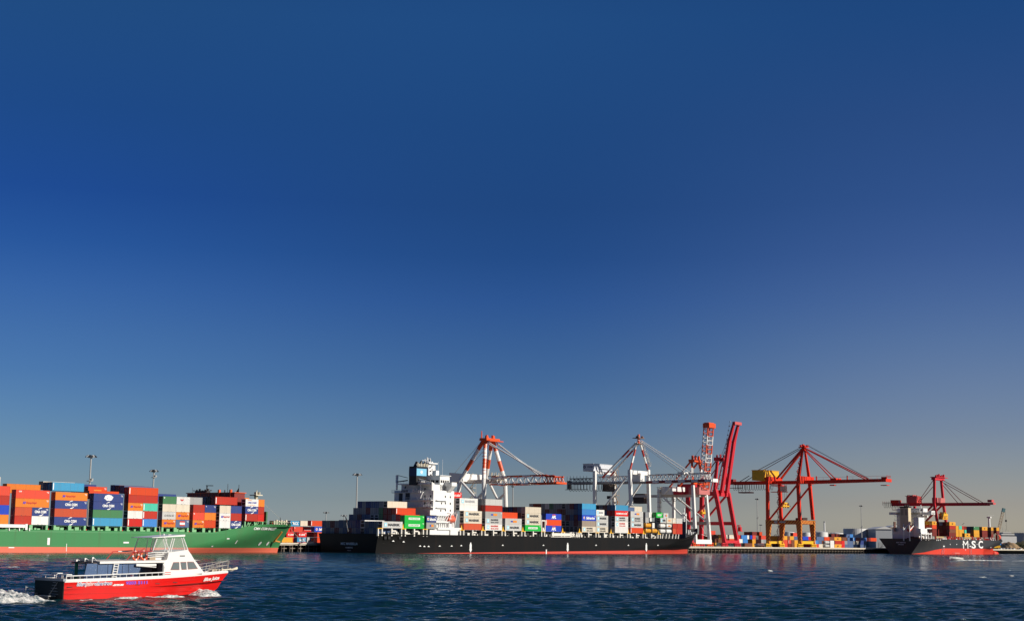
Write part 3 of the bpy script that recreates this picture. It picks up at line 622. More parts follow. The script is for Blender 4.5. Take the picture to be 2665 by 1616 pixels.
gbay(8, 2.60, [[(0, .62, 'brick', 'stripe')], [(0, .62, 'navy', 'cma')], [(0, .62, 'white', 'wcma')]], z0=gz8)
gbay(8, 2.62, [[(.63, 1.15, 'red', None)], [(.63, 1.15, 'brick', None)], [(.63, 1.15, 'orange', None)]], row=1, z0=gz8)
gbay(8, 2.62, [[(0, .62, 'orange', None)]], row=2, z0=gz8 + .5, first=2)
sup = MB(); xa = GF.side(637, 1360, 0)[0]; xb = GF.side(691, 1360, 0)[0]
for x in (xa + .2, (xa + xb) / 2, xb - .5): yq = hull_y(x + .6, gdeck + 1) + .3; sup.box(x, x + .5, yq, yq + .8, min(gtop(x) - .5, gz8 - .6), gz8 - .1)
for k in range(8): yq = hull_y(xa + k * 1.5 + 1, gdeck) + .6; sup.bar((xa + k * 1.5, yq, gtop(xa + k * 1.5 + 1) - .3), (xa + k * 1.5 + 1, yq, gz8 - .3), .22)
sup.box(xa, xb + 3, 9, gB - 9, gdeck - 1, gz8 - .1, 1); sup.build('pedestal', [LGR, DKG], gs)
# mooring line from the bow to the quay
a = GF.world(td - 5, gB / 2 - 3, 10.6); e = Q.world(quay_u(800, 1405, 1.0), 1.2, DECK + .5)
m_ = MB(); 
for k in range(10):
    p = a.lerp(e, k / 10); q_ = a.lerp(e, (k + 1) / 10); sag = lambda t: Vector((0, 0, -1.1 * 4 * t * (1 - t))); m_.tube(p + sag(k / 10), q_ + sag((k + 1) / 10), .09, n=5)
tag(m_.build('mooring_line', ROPE), 'pale mooring rope running from the green bow down to the quay', 'rope')

# ------------------------------------------------------------------ the black container ship
BF = Frame(Q.world(-289.1, -36), 52)
bs = thing('container_ship', 'long black container ship with white bridge tower and blue banded funnel', 'container ship', BF.o, 52)
HB = P('hull_black', (0.0075, 0.0072, 0.007), 0.42, 0.4, spec=.22, scale=0.12, dark=(.07, .04, .025), streak=True); BOOTR = P('boot_red', (0.66, 0.06, 0.035), 0.6, 0.35, scale=0.2, streak=True); DKB = P('deck_dark', (0.05, 0.045, 0.04), 0.7)
bB = 33.0
tw2 = BF.side(1789, 1436, bB / 2)[0]; td2, _ = BF.side(1814, 1374, bB / 2); bf0 = BF.side(1766, 1394, 2)[0]
bdeck = BF.side(1300, 1393.5, 0)[1]; ztip2 = BF.side(1810, 1374, bB / 2)[1]
def btop(x): return bdeck + (ztip2 - bdeck) * max(0, min(1, (x - bf0) / (td2 - bf0)))
xr0 = BF.side(1065, 1438, 0)[0]; xr1 = BF.side(1788, 1431, 0)[0]
def bboot(x): return max(0.02, 1.95 * max(0, min(1.1, (x - xr0) / (xr1 - xr0))))
hull_mesh('hull', BF, bB, 0, bf0 - 40, bf0 - 2, tw2, td2, [(-2, 0), (bboot, 1), (3.4, 1), (5.0, 1)], btop, [BOOTR, HB, DKB], bs, p_w=1.6, p_d=1.9, stern_tuck=.10)
b = MB()
for px in (1222, 1475, 1680):
    x, z = BF.side(px, 1423, 0); b.box(x, x + 1.3, -.08, -.02, z - 1, z + 1.2); b.poly([(x - .3, -.08, z - .9), (x + 1.6, -.08, z - .9), (x + .65, -.08, z - 2.2)]); b.box(x + .3, x + 1, -.08, -.02, z + 1.2, z + 1.9)
b.islands('tug_mark', LTEXT, bs)
b = MB()
for px, py in ((1093, 1420), (1104, 1421), (1115, 1421), (1144, 1420), (1175, 1420), (1200, 1419), (1308, 1418), (1414, 1418), (1551, 1418), (1635, 1418), (1712, 1418), (1050, 1409), (1023, 1407)):
    x, z = BF.side(px, py, 0); b.prism([(x - .7, -.03, z - .2), (x + .8, -.03, z - .2), (x + .1, -.03, z + .35)], (0, -.03, 0))
b.islands('depth_mark', LTEXT, bs)
b = MB(); x, z = BF.side(1421, 1436, 0); b.box(x - .35, x + .35, -.2, -.02, z - .8, z + 1.2); b.build('load_line_mark', LTEXT, bs)
ym, zm = BF.end(909, 1414, 0)
b = MB(); fn = lambda x, z: (-.06, ym - x, zm + z)
put_text(b, 'MSC MARBELLA', 0, 0, 9.2, 1.0, bold=.03, fn=fn); put_text(b, 'HAMBURG', 0, -1.5, 3.9, .6, bold=.01, fn=fn); put_text(b, '918214', 0, -2.6, 2.0, .35, bold=0, fn=fn)
b.build('name_lettering', P('stern_lettering', (.85, .88, .92), .5, 0), bs)
# poop openings at the stern
b = MB()
for px in (1000, 1010, 1038): 
    x, z = BF.side(px, 1399, 0); b.box(x, x + 1.4, -.04, .05, z - .5, z + .6)
b.islands('mooring_port', BLACKP, bs)
b = MB(); yy = bB
b.tube((-.5, 16, bdeck + .5), (-2.6, 16, bdeck + 7.2), .09, n=5, m=0)
b.poly([(-2.3, 16, bdeck + 6.6), (-2.5, 14.6, bdeck + 3.8), (-2.0, 14.9, bdeck + 2.6), (-1.6, 16, bdeck + 4.6)], 1); b.poly([(-2.32, 15.99, bdeck + 6.9), (-2.5, 14.2, bdeck + 4.2), (-2.5, 14.6, bdeck + 3.8), (-2.3, 16, bdeck + 6.6)], 2)
b.build('stern_flag', [STEEL, P('flag_red', (.65, .03, .02)), P('flag_gold', (.85, .6, .4))], bs)

bz0 = BF.side(1300, 1379.5, 0)[1]; TH = 2.62
PITCHR = 2.36
def bx(px, py=1370, y=0.0): return BF.side(px, py, y)[0]
BG = 'containers stacked on the black ship'
def bcont(xa, xb, row, tier, c, mark=None, where='', h=TH, dz=0.0, kind='box', mass=False):
    return container(BF, xa, xb, row * PITCHR + .05, bz0 + tier * TH + dz, h - .03, c, mark, kind=kind, wd=2.3, where=where, group=BG, mass=mass)
BAYN = {'A': 'sternmost bay', 'B': 'second bay from stern', 'C': 'short bay aft of lifeboat', 'D': 'bay just ahead of bridge tower', 'E': 'second bay ahead of bridge tower', 'F': 'third bay ahead of bridge tower',
        'G': 'fourth bay ahead of bridge tower', 'H': 'midship bay behind the gap', 'J': 'broad midship bay', 'K': 'bay touching the midship bay', 'L': 'third last bay from bow', 'M': 'second last full bay', 'N': 'tank bay', 'O': 'foremost bay'}
def wh(bay, tier, row): return f', {ORD[tier] if tier >= 0 else "deck"} tier, {BAYN[bay]}' + ('' if row == 0 else f', {NTH[row]} row inboard') + ', black ship'
rb = random.Random(5)
def front(bay, pa, pb, tiers, y0=0):
    xa = bx(pa); xb = bx(pb)
    for t, (c, mk) in enumerate(tiers): bcont(xa, xb, 0, t, c, mk, wh(bay, t, 0))
    return xa, xb
# bay A at the stern: one box outboard, deeper stack inboard
xa, xb = front('A', 995, 1048, [('lgrey', 'maersk')])
xa_A = xa
darks = ['dblue', 'dgrey', 'dblue', 'dgrey', 'navy', 'black', 'maroon', 'dblue', 'dgrey']
for r_ in range(1, 14):
    for t in (0, -1):
        c = ['dgrey', 'dgrey', 'dblue', 'dgrey', 'dblue', 'navy', 'dblue', 'dblue', 'dgrey', 'dblue', 'dgrey', 'maroon', 'dgrey', 'dblue'][r_] if t == 0 else ['', 'dblue', 'dgrey', 'dblue', 'grey', 'dblue', 'dgrey', 'maroon', 'dblue', 'dgrey', 'maroon', 'dgrey', 'dblue', 'dgrey'][r_]
        if t == 0 and r_ == 4: c = 'white'
        bcont(xa, xb, r_, t, c, None, wh('A', t, r_), h=TH + (.45 if t == 0 and 3 < r_ < 10 else .2 if t == 0 and r_ >= 10 else 0), kind='reefer' if c in ('grey', 'white') else 'box')
# bay B
xa, xb = front('B', 1053, 1104, [('egreen', 'evergreen'), ('egreen', 'evergreen')])
colsB = {2: ['', 'red', 'dgrey', 'maroon', 'maroon', 'green', 'lgrey', 'lgrey', 'dblue', 'dblue', 'brown', 'dgrey', 'dblue'],
         3: ['', '', 'ored', 'maroon', 'maroon', 'green', 'dgrey', 'grey', 'maroon', 'grey', 'dgrey', 'dgrey', 'dblue'],
         4: ['', '', '', '', 'cream', 'dgrey', 'dblue', 'dblue', 'navy', 'dgrey', 'navy', '', '']}
for t in colsB:
    for r_, c in enumerate(colsB[t]):
        if not c or (r_ == 12 and t == 3): continue
        mk = {('ored', 2): 'stripe', ('red', 1): None}.get((c, r_))
        bcont(xa, xb, r_, t, c, mk, wh('B', t, r_), dz=-2.3, kind='reefer' if c in ('lgrey', 'cream') else 'box')
front('C', 1110, 1136.5, [('grey', 'flag'), ('navy', 'safm')])
# ahead of the tower
xa, xb = front('D', 1207, 1254, [('salmon', None), ('cream', 'maersk'), ('cream', 'maersk')])
sh = 0
for t, (c, mk) in ((3, ('white', None)), (4, ('white', 'greymaersk'))): bcont(xa, xb, 1, t, c, mk, wh('D', t, 1), kind='reefer')
for r_ in (2, 3):
    for t in (3, 4): bcont(xa, xb, r_, t, 'cream', None, wh('D', t, r_), kind='reefer')
bcont(xa - 2, xb - 2.2, 4, 5, 'red', 'hams', wh('D', 5, 4))
xa, xb = front('E', 1263, 1307, [('white', 'redmaersk'), ('lgrey', 'sealand'), ('grey', 'flag'), ('brick', None), ('lgrey', None)])
for t, cs in ((4, ['dgrey', 'brown', 'navy']), (3, ['brown', 'dgrey', 'dgrey'])):
    for r_, c in enumerate(cs, 1): bcont(xa, xb, r_, t, c, None, wh('E', t, r_))
xa, xb = front('F', 1315, 1358, [('lgrey', 'maersk'), ('lgrey', 'flag')])
bcont(xa, xb, 1, 2, 'ored', None, wh('F', 2, 1))
xa, xb = front('G', 1367, 1408, [('egreen', 'evergreen'), ('cream', 'maersk'), ('cream', 'maersk'), ('cream', None)])
for t, cs in ((3, ['dgrey', 'maroon', 'navy', 'brown', 'dblue', 'dblue']), (2, ['brown', 'dgrey'])):
    for r_, c in enumerate(cs, 1): bcont(xa, xb, r_, t, c, None, wh('G', t, r_))
front('H', 1421, 1461, [('blue', 'bear'), ('ored', 'stripe'), ('blue', 'bear')])
xa, xb = front('J', 1515, 1551, [('cream', 'sealand'), ('taupe', None), ('blue', 'safm'), ('azure', None), ('sky', None)])
colsJ = {4: ['', 'navy', 'maroon', 'dgrey', 'grey', 'dgrey', 'dgrey', 'green', 'white', 'dgrey', 'maroon', 'maroon', 'dgrey'],
         3: ['', 'dblue', 'dgrey', 'dgrey', 'brown', 'maroon', 'dgrey', 'dgrey', 'maroon', 'dgrey', 'dgrey', 'dblue', 'dgrey'],
         2: ['', 'maroon', 'dblue', 'maroon', 'dgrey'], 1: ['', 'maroon', 'dgrey', 'grey', 'grey'], 0: ['', 'grey', 'grey', 'grey', 'grey']}
for t in colsJ:
    for r_, c in enumerate(colsJ[t]):
        if c: bcont(xa, xb, r_, t, c, None, wh('J', t, r_), kind='reefer' if c == 'grey' else 'box')
front('K', 1552, 1583, [('cream', 'sealand'), ('lgrey', 'maersk'), ('lgrey', 'maersk')]); bcont(bx(1552), bx(1573), 0, 3, 'white', 'greymaersk', wh('K', 3, 0))
xa, xb = front('L', 1601, 1635, [('white', None), ('white', 'redmaersk'), ('lgrey', 'sealand'), ('red', 'hams'), ('sky', 'stripe')])
for t, cs in ((4, ['dblue', 'brown', 'dgrey', 'black']), (3, ['red', 'dblue', 'navy', 'dblue']), (2, ['dgrey', 'grey']), (1, ['dgrey', 'dgrey']), (0, ['dgrey', 'dgrey'])):
    for r_, c in enumerate(cs, 1): bcont(xa, xb, r_, t, c, None, wh('L', t, r_))
xa, xb = front('M', 1641.5, 1674, [('ored', 'stripe'), ('lgrey', 'maersk'), ('lgrey', 'sealand'), ('lgrey', 'flag')])
bcont(xa, xb - 4, 1, 4, 'dblue', None, wh('M', 4, 1), h=2.0); bcont(xb - 1, xb + 10, 3, 4, 'cream', None, wh('M', 4, 3))
# forward twenty-foot bays with tanks
def small(bay, pa, pb, row, tier, c, mark=None, kind='box', note=''):
    x0_ = bx(pa, y=row * PITCHR); x1_ = bx(pb, y=row * PITCHR)
    bcont(x0_, x1_, row, tier, c, mark, f', {ORD[tier]} tier, {note}, black ship', kind=kind)
small('N', 1681, 1697, 0, 0, 'yellow', 'small', 'tank', 'aft end of tank bay'); small('N', 1698, 1713.5, 0, 0, 'yellow', 'small', 'tank', 'fore end of tank bay')
small('N', 1681, 1697, 0, 1, 'yellow', 'small', 'tank', 'aft end of tank bay'); small('N', 1698, 1704, 0, 1, 'white', None, 'box', 'narrow one in tank bay')
for t in (1, 2):
    for k, c in enumerate(['dgrey', 'dgrey', 'black', 'dblue'][:4 if t == 2 else 2]):
        small('N', 1717 - 3, 1717 + 3, 1 + k, t, c, None, 'box', f'{NTH[k]} dark end inboard of tank bay')
small('N', 1680, 1689, 1, 2, 'grey', None, 'box', 'over the yellow tanks'); small('N', 1689, 1700, 2, 3, 'white', None, 'box', 'top of tank bay'); small('N', 1680, 1688, 2, 3, 'dgrey', None, 'box', 'beside the white topmost box'); 
small('N', 1708.5, 1725, 1, 3, 'egreen', 'evergreen', 'box', 'near the bow'); small('N', 1696, 1720, 3, 3, 'white', None, 'box', 'behind the green topmost box'); small('O', 1727, 1740, 3, 3, 'lgrey', 'flag', 'box', 'lone box near the bow')
small('O', 1719, 1734, 0, 0, 'white', None, 'tank', 'aft end of foremost bay'); small('O', 1735, 1750, 0, 0, 'white', None, 'tank', 'middle of foremost bay'); small('O', 1719, 1734, 0, 1, 'white', None, 'tank', 'aft end of foremost bay'); small('O', 1735, 1750, 0, 1, 'white', 'oring', 'tank', 'middle of foremost bay')
small('O', 1751.5, 1760, 0, 0, 'salmon', None, 'box', 'beside the white tanks'); small('O', 1760.5, 1776, 0, 0, 'brick', None, 'box', 'foremost on the deck'); small('O', 1751.5, 1762.5, 0, 1, 'brick', None, 'box', 'beside the white tanks'); small('O', 1763, 1776, 0, 1, 'brick', None, 'box', 'foremost on the deck')
small('O', 1719, 1734.5, 0, 2, 'lgrey', 'maersk', 'box', 'above the white tanks'); small('O', 1735.5, 1749.5, 0, 2, 'cream', 'oring', 'box', 'above the white tanks'); small('O', 1750.5, 1759.5, 0, 2, 'cream', 'hams', 'box', 'above the red boxes'); small('O', 1760.5, 1776, 0, 2, 'lgrey', None, 'box', 'above the red boxes')
# white pedestals, lashing gear
wp = MB(); yt = MB(); gear = MB(); hatch = MB(); crew = MB()
WP = P('pedestal_white', (0.80, 0.76, 0.68), .5, .3)
gaps = [(990, 0), (1050.5, 1), (1107, 0), (1203, 1), (1258.5, 1), (1311, 1), (1362.5, 1), (1414, 1), (1466, 1), (1510, 1), (1555, 0), (1592, 1), (1637, 1), (1677, 1), (1716, 1)]
for px, yl in gaps:
    x = bx(px, 1385)
    for dx in (-1.3, .9): wp.box(x + dx, x + dx + .55, .1, .9, bdeck - .8, bz0 - .12)
    yt.box(x - 1.5, x + 1.6, .05, 1.0, bz0 - .3, bz0 - .02)
    if yl: yt.prism([(x - .5, .4, bz0), (x + .6, .4, bz0), (x + .05, .4, bz0 + 1.9)], (0, .3, 0))
rr = random.Random(11); mids = []
for (p0, _), (p1, _) in zip(gaps, gaps[1:]):
    if p0 in (1107,): continue
    xa = bx(p0, 1385) + 1.8; xb = bx(p1, 1385) - 1.7; xm = (xa + xb) / 2
    wp.box(xm - .35, xm + .35, .1, .8, bdeck - .8, bz0 - .1); wp.box(xm + .35, xm + 2.4, .1, .6, bz0 - 1.3, bz0 - .8)
    x = xa
    while x < xb - .4:
        wd = rr.uniform(.25, 1.5); hh = rr.uniform(.25, 1.35)
        if rr.random() < .8: gear.box(x, min(x + wd, xb), .7 + rr.random() * .7, 1.6, bdeck - .8, bdeck - .2 + hh, rr.choice([0, 0, 0, 1]))
        x += wd + rr.uniform(.05, .6)
for px in (1724, 1733, 1741, 1750, 1758, 1765):
    x = bx(px, 1385); wp.bar((x, .4, bdeck - .6), (x + .9, .4, bz0 - .1), .5)
wp.box(bx(1436), bx(1484), -.15, .3, bdeck + .35, bdeck + 1.6); wp.box(bx(1434), bx(1486), -.1, .3, bdeck - .2, bdeck + .05)
for k in range(6): x = bx(1486) + k * 1.3; wp.bar((x, .3, bdeck - .4), (x + (.9 if k % 2 else -.5), .3, bz0 - .2), .6)
x = bx(1410); wp.box(x, x + .5, .2, .7, bz0, bz0 + 4.4); wp.box(x + 2.6, x + 3.1, .2, .7, bz0, bz0 + 4.4); wp.box(x, x + 3.1, .2, .7, bz0 + 4.4, bz0 + 4.9); wp.cyl(x + 1.6, .6, bz0, bz0 + 1.6, .9, .4)
hatch.box(bx(996), bx(1137), 1.8, bB - 1.8, bdeck - .9, bz0 - 3.0 + .0); hatch.box(bx(1050), bx(1137), 1.8, bB - 1.8, bdeck - .9, bz0 - .15); hatch.box(bx(1203), bx(1776), 1.8, bB - 1.8, bdeck - .9, bz0 - .15)
wp.islands('pedestal', WP, bs); yt.islands('lashing_post', YELLOWP, bs); gear.build('deck_gear', [WP, DARK], bs)['kind'] = 'stuff'; hatch.build('hatch_cover', P('hatch_black', (.018, .018, .018), .7), bs)
# orange stays over the bow and the bulwark
b = MB(); x0_ = bx(1777, 1370, 3); 
b.box(x0_ + 1.2, x0_ + 1.6, 2, bB - 3, bdeck, BF.side(1790, 1357, 3)[1]); b.build('breakwater', P('breakwater_slate', (.06, .075, .10), .6), bs)
xm_, zm_ = BF.side(1780, 1322, bB / 2)
b = MB(); b.cyl(xm_, bB / 2, bdeck, zm_, .5, .3, n=8); b.box(xm_ - .8, xm_ + .8, bB / 2 - 1.2, bB / 2 + 1.2, zm_ - 3.8, zm_ - 3.2)
for k in range(7): b.box(xm_ - .9, xm_ - .5, bB / 2 - .8 + (k % 2), bB / 2 - .4 + (k % 2), zm_ - 9 + k * 1.2, zm_ - 8.4 + k * 1.2)
b.cyl(xm_ + 2.2, bB / 2, bdeck, zm_ - 2.5, .25, n=6); b.build('foremast', WHITE, bs)
b = MB(); xc = bx(1790, 1368, 10)
for k in range(7): b.cyl(xc + k * 1.1, 8 + (k * 5 % 7), bdeck + 2.0, bdeck + 3.6 + (k % 3) * .5, .4, n=8)
b.islands('windlass', WHITE, bs)
# rust and grime streaks are in the paint; anchor
x, z = BF.side(1786, 1418, 8); b = MB(); b.bar((x, 11, z + 1.4), (x - .6, 10.6, z - 1.2), .6); b.build('anchor', LTEXT, bs)

# bridge tower
XA = BF.side(1127, 1330, 1.2)[0]; XF = BF.side(1181, 1330, 1.2)[0]
TWH = P('tower_white', (0.82, 0.81, 0.79), 0.5, 0.12, scale=0.3); WIN = mat('window_glass', (0.02, 0.02, 0.025), 0.1, 0, 0)
def zend(py, px=1090): return BF.end(px, py, XA)[1]
def yend(px, py=1300): return BF.end(px, py, XA)[0]
def zs(py, px=1150): return BF.side(px, py, 1.2)[1]
zroofA = zend(1260); zlow = bdeck - .5
tower = MB(); tower.box(XA, XF, 1.2, yend(1026), zlow, zs(1276)); 
tower.box(XA + 1.0, XF - .5, 2.5, yend(1035) - 1, zs(1276), zroofA)
tw_ob = tower.build('superstructure', TWH, bs)
# decks: thin ledges with rails
b = MB()
for py, l, r_ in ((1281, 1024, 1105), (1301, 1058, 1127), (1319, 1058, 1127)): 
    z = zend(py); b.box(XA - 1.3, XA, yend(r_), yend(l), z - .12, z + .12)
z = zend(1259.5); b.box(XA - 2.2, XA + 1.2, yend(1125), yend(1040), z - .15, z + .2)
for py in (1302, 1321, 1338):
    z = zs(py); b.box(XA + 1.5, XF - 5, .3, 1.2, z - .15, z + .15)
z = zs(1332); b.box(XA - 3.2, XA + 2.5, .0, 1.4, z - 1.4, z + .6)
b.box(XA - 1.8, XA + .6, yend(1127), yend(1093), zend(1262), zend(1257))
b.build('deck_ledge', TWH, bs)
b = MB()
for py, l, r_ in ((1281, 1024, 1105), (1301, 1058, 1127), (1319, 1058, 1127), (1259.5, 1040, 1125)):
    z = zend(py)
    for zz in (.55, 1.1): b.tube((XA - 1.25, yend(r_), z + zz), (XA - 1.25, yend(l), z + zz), .05, n=4)
    for k in range(12): yy = yend(r_) + (yend(l) - yend(r_)) * k / 11; b.tube((XA - 1.25, yy, z), (XA - 1.25, yy, z + 1.1), .05, n=4)
b.build('railing', TWH, bs)
b = MB()
for px, py in ((1106, 1292), (1121, 1291), (1106, 1309), (1121, 1309), (1055, 1268), (1106, 1272), (1124, 1251)):
    y, z = BF.end(px, py, XA); b.box(XA - .06, XA + .05, y - .35, y + .35, z - .5, z + .5)
for px, py in ((1149, 1309), (1159, 1309), (1172, 1310), (1147, 1328), (1159, 1327), (1172, 1328), (1159, 1292), (1172, 1293), (1172, 1340)):
    x, z = BF.side(px, py, 1.2); b.box(x - .3, x + .3, 1.13, 1.25, z - .4, z + .4)
b.islands('porthole', WIN, bs)
b = MB()
for px, py, w_, h_ in ((1043, 1294, 1.0, 3.4), (1061, 1293, 1.2, 3.4), (1053, 1278, 1.8, .9)):
    y, z = BF.end(px, py, XA); b.box(XA - .08, XA + .05, y - w_, y + w_, z - h_ / 2, z + h_ / 2)
b.islands('doorway', P('doorway_dark', (.03, .035, .05), .6), bs)
# wheelhouse and wing
xh0 = BF.side(1145, 1250, 2.5)[0]; xh1 = BF.side(1170, 1250, 2.5)[0]; zh0 = zs(1262); zh1 = zs(1237.5)
b = MB(); b.box(xh0, xh1, 2.5, 10, zs(1276), zh1, 0); b.box(xh0 - .4, xh1 + .4, 2.0, 10.4, zh1, zh1 + .25, 0)
wz = zs(1252)
for k in range(4): x = xh0 + .5 + k * (xh1 - xh0 - .6) / 4; b.box(x, x + .9, 2.42, 2.6, wz - .5, wz + .55, 1)
for k in range(3): b.box(xh0 - .06, xh0 + .1, 3.2 + k * 2.2, 4.9 + k * 2.2, wz - .5, wz + .55, 1)
b.box(xh1 - 3.4, xh1 - .2, -1.6, 2.5, zs(1264), zs(1254), 0)
b.build('wheelhouse', [TWH, WIN], bs)
b = MB(); xw_ = xh1 - 1.8
b.prism([(xw_ - 1.2, -1.5, zs(1264)), (xw_ - 1.2, 1.4, zs(1282)), (xw_ - 1.2, 2.0, zs(1264))], (2.4, 0, 0)); b.build('wing_bracket', TWH, bs)
b = MB(); 
for dx, dz in ((0, 5.5), (2.3, 6.0), (5.0, 7.0)): b.tube((xh0 + .6 + dx, 6, zh1), (xh0 + .6 + dx, 6, zh1 + dz), .06, n=4)
b.box(xh0 + .3, xh0 + 2.2, 5, 7, zh1 + .2, zh1 + 2.2); b.build('antenna', TWH, bs)
# radar tower ahead of the funnel
xf_ = BF.side(1118, 1230, 12)[0]
zt = lambda py, px=1100, y=12: BF.side(px, py, y)[1]
b = MB(); xt0 = BF.side(1110, 1230, 12)[0]; xt1 = BF.side(1127, 1230, 12)[0]
b.box(xt0, xt1, 11, 14, zroofA, zt(1207)); b.box(xt0 - .8, xt1 + .6, 10, 15, zt(1206), zt(1203))
b.cyl(xt0 + .2, 12, zt(1207), zt(1189), .22, n=8); b.bar((xt0 - 3, 12, zt(1197.5)), (xt0 + .2, 12, zt(1197.5)), .16); b.bar((xt0 + .3, 12, zt(1201)), (xt0 + 3.2, 12, zt(1201)), .2)
for k in range(12): b.box(xt0 + (k * 1.37 % 3), xt0 + (k * 1.37 % 3) + .5, 10.5, 11, zt(1250) + k * .75, zt(1250) + k * .75 + .5, k % 2)
for k in range(6): b.cyl(xt0 - 2 + k * .8, 11 + (k % 2), zt(1203), zt(1203) + 1.0 + (k % 3) * .5, .2, n=6)
b.cyl(xt1 + .8, 11.5, zroofA, zt(1209), .14, n=6); b.build('radar_mast', [TWH, DARK], bs)
# funnel
NAVYF = P('funnel_navy', (.012, .035, .12), .35); LBF = P('funnel_pale_blue', (.22, .55, .75), .4, .05)
yf = 8.0; xf0_ = BF.side(1083.5, 1240, yf)[0]; xf1_ = BF.side(1109.5, 1240, yf)[0]
yf2 = BF.end(1064.5, 1240, xf0_)[0]
zf = lambda py: BF.side(1095, py, yf)[1]
b = MB(); b.box(xf0_, xf1_, yf, yf2, zend(1262), zf(1238.5), 0); b.box(xf0_ - .05, xf1_ + .05, yf - .05, yf2 + .05, zf(1238.5), zf(1218), 1); b.box(xf0_, xf1_, yf, yf2, zf(1218), zf(1213.5), 0)
b.build('funnel', [BLACKP, NAVYF], bs)
b = MB(); yb = yf - .09; b.poly([(xf0_ + .1, yb, zf(1237.5)), (xf1_, yb, zf(1237.5)), (xf1_, yb, zf(1219)), (xf0_ + .1, yb, zf(1219))], 0)
b.poly(star((xf0_ + xf1_) / 2, (zf(1237) + zf(1219)) / 2, 1.1, y=yb - .02), 1); b.build('funnel_emblem', [LBF, LTEXT], bs)
b = MB()
for k in range(5): b.tube((xf0_ + 1 + k * 1.2, yf + 1.5 + (k % 2) * 1.6, zf(1214)), (xf0_ + 2.4 + k * 1.2, yf + 1.5 + (k % 2) * 1.6, zf(1203 - 2 * (k % 3))), .5, n=8, m=0)
for k in range(7): b.box(xf0_ + 1 + k, xf0_ + 1.4 + k, yf + .2, yf + .5, zf(1214), zf(1205 + (k % 2)), 1)
b.build('exhaust_pipe', [BLACKP, CREAMP], bs)
# provision cranes on the aft deck
b = MB(); ya, za = BF.end(1033, 1256, XA - 1); zb_ = BF.end(1033, 1236, XA - 1)[1]
b.cyl(XA - 1, ya, za - 3, za, .4, n=8); b.cyl(XA - 1, ya, za, zb_, .55, n=8)
y2, z2 = BF.end(1061, 1243, XA - 1); b.bar((XA - 1, ya, zb_), (XA - 1, y2, z2), .2, m=1); b.bar((XA - 1, ya - .3, za + .4), (XA - 1, y2, z2 - 1), .4, m=1); b.build('provision_crane', [TWH, DARK], bs)
b = MB(); y1, z1 = BF.end(1077, 1242, XA - 1.5); y2, z2 = BF.end(1124, 1257, XA - 1.5); b.bar((XA - 1.5, y1, z1), (XA - 1.5, y2, z2), .4); b.cyl(XA - 1.5, y2, z2 - 3, z2 + .5, .35); b.bar((XA - 1.5, y1, z1 + .1), (XA - 1.5, y1 + .8, z1 + .3), .3); b.build('hose_crane', TWH, bs)
b = MB(); y1, z1 = BF.end(1094, 1282, XA - 2); b.cyl(XA - 2, y1, z1, z1 + 4.5, .22); b.prism([(XA - 2.2, y1 + .5, z1 - .2), (XA - 2.2, y1 - 1.4, z1 + .2), (XA - 2.2, y1 - .2, z1 - 2.2)], (.4, 0, 0)); b.box(XA - 2.6, XA - .5, y1 - 1, y1 + 1.5, z1 + 4.4, z1 + 4.7)
for k in range(4): b.cyl(XA - 1.2, y1 + 1.8 + k * 1.0, z1 + .2, z1 + 1.2 + (k % 2) * .7, .35, n=8)
b.build('platform_davit', TWH, bs)
# lower house, lifeboat and davits
b = MB(); xl0 = BF.side(1140, 1370, .3)[0]; xl1 = BF.side(1200, 1370, .3)[0]
b.box(xl0, xl1, .25, 6, BF.side(1150, 1378, .3)[1], BF.side(1150, 1372, .3)[1], 0); xl2 = BF.side(1172, 1385, .3)[0]; b.box(xl2, xl1, .3, 5, bdeck - .8, BF.side(1180, 1376, .3)[1], 0)
b.box(xl0 - 4.5, xl2, .8, 5, bdeck - .8, BF.side(1150, 1377, .3)[1], 0); xq = BF.side(1192, 1384, .3)[0]; b.box(xq, xq + .9, .22, .4, bdeck - .5, bdeck + 1.6, 1)
for k in range(6): b.box(xl0 + 1 + k * 1.3, xl0 + 1.5 + k * 1.3, .6, 3, BF.side(1150, 1373, .3)[1], BF.side(1150, 1361 + (k % 3), .3)[1], 0)
b.build('lower_house', [TWH, WIN], bs)
b = MB(); xb0 = BF.side(1168, 1351, -.6)[0]; xb1 = BF.side(1190, 1351, -.6)[0]; zc = BF.side(1180, 1351, -.6)[1]; n = 9
prof = [(0, .25), (.08, .8), (.3, 1.0), (.75, 1.0), (.92, .75), (1, .15)]
for (t0, r0), (t1, r1) in zip(prof, prof[1:]):
    b.tube((xb0 + (xb1 - xb0) * t0, .6, zc), (xb0 + (xb1 - xb0) * t1, .6, zc), 1.35 * r0, 1.35 * r1, 12, 0)
b.box(xb0 + 1, xb1 - 1.5, -.2, 1.4, zc + .9, zc + 1.7, 0); b.build('lifeboat', P('lifeboat_coral', (.78, .16, .09), .4), bs)
b = MB()
for k in range(5): b.bar((BF.side(1136, 1358, -.2)[0] + k * 1.5, .2, zs(1358)), (BF.side(1136, 1358, -.2)[0] + k * 1.5 + 2.2, .2, zs(1340)), .35)
b.box(BF.side(1136, 1358, -.2)[0], xb0 + .5, -.1, .5, zs(1360), zs(1356)); b.box(BF.side(1136, 1340, -.2)[0], xb0, -.1, .5, zs(1342), zs(1339))
for t in (.15, .85): x = xb0 + (xb1 - xb0) * t; b.bar((x, .3, zc - 3), (x + .3, -.8, zc + 2.2), .35); b.bar((x + .3, -.8, zc + 2.2), (x + .3, 1.5, zc + 2.5), .3)
b.build('davit', TWH, bs)
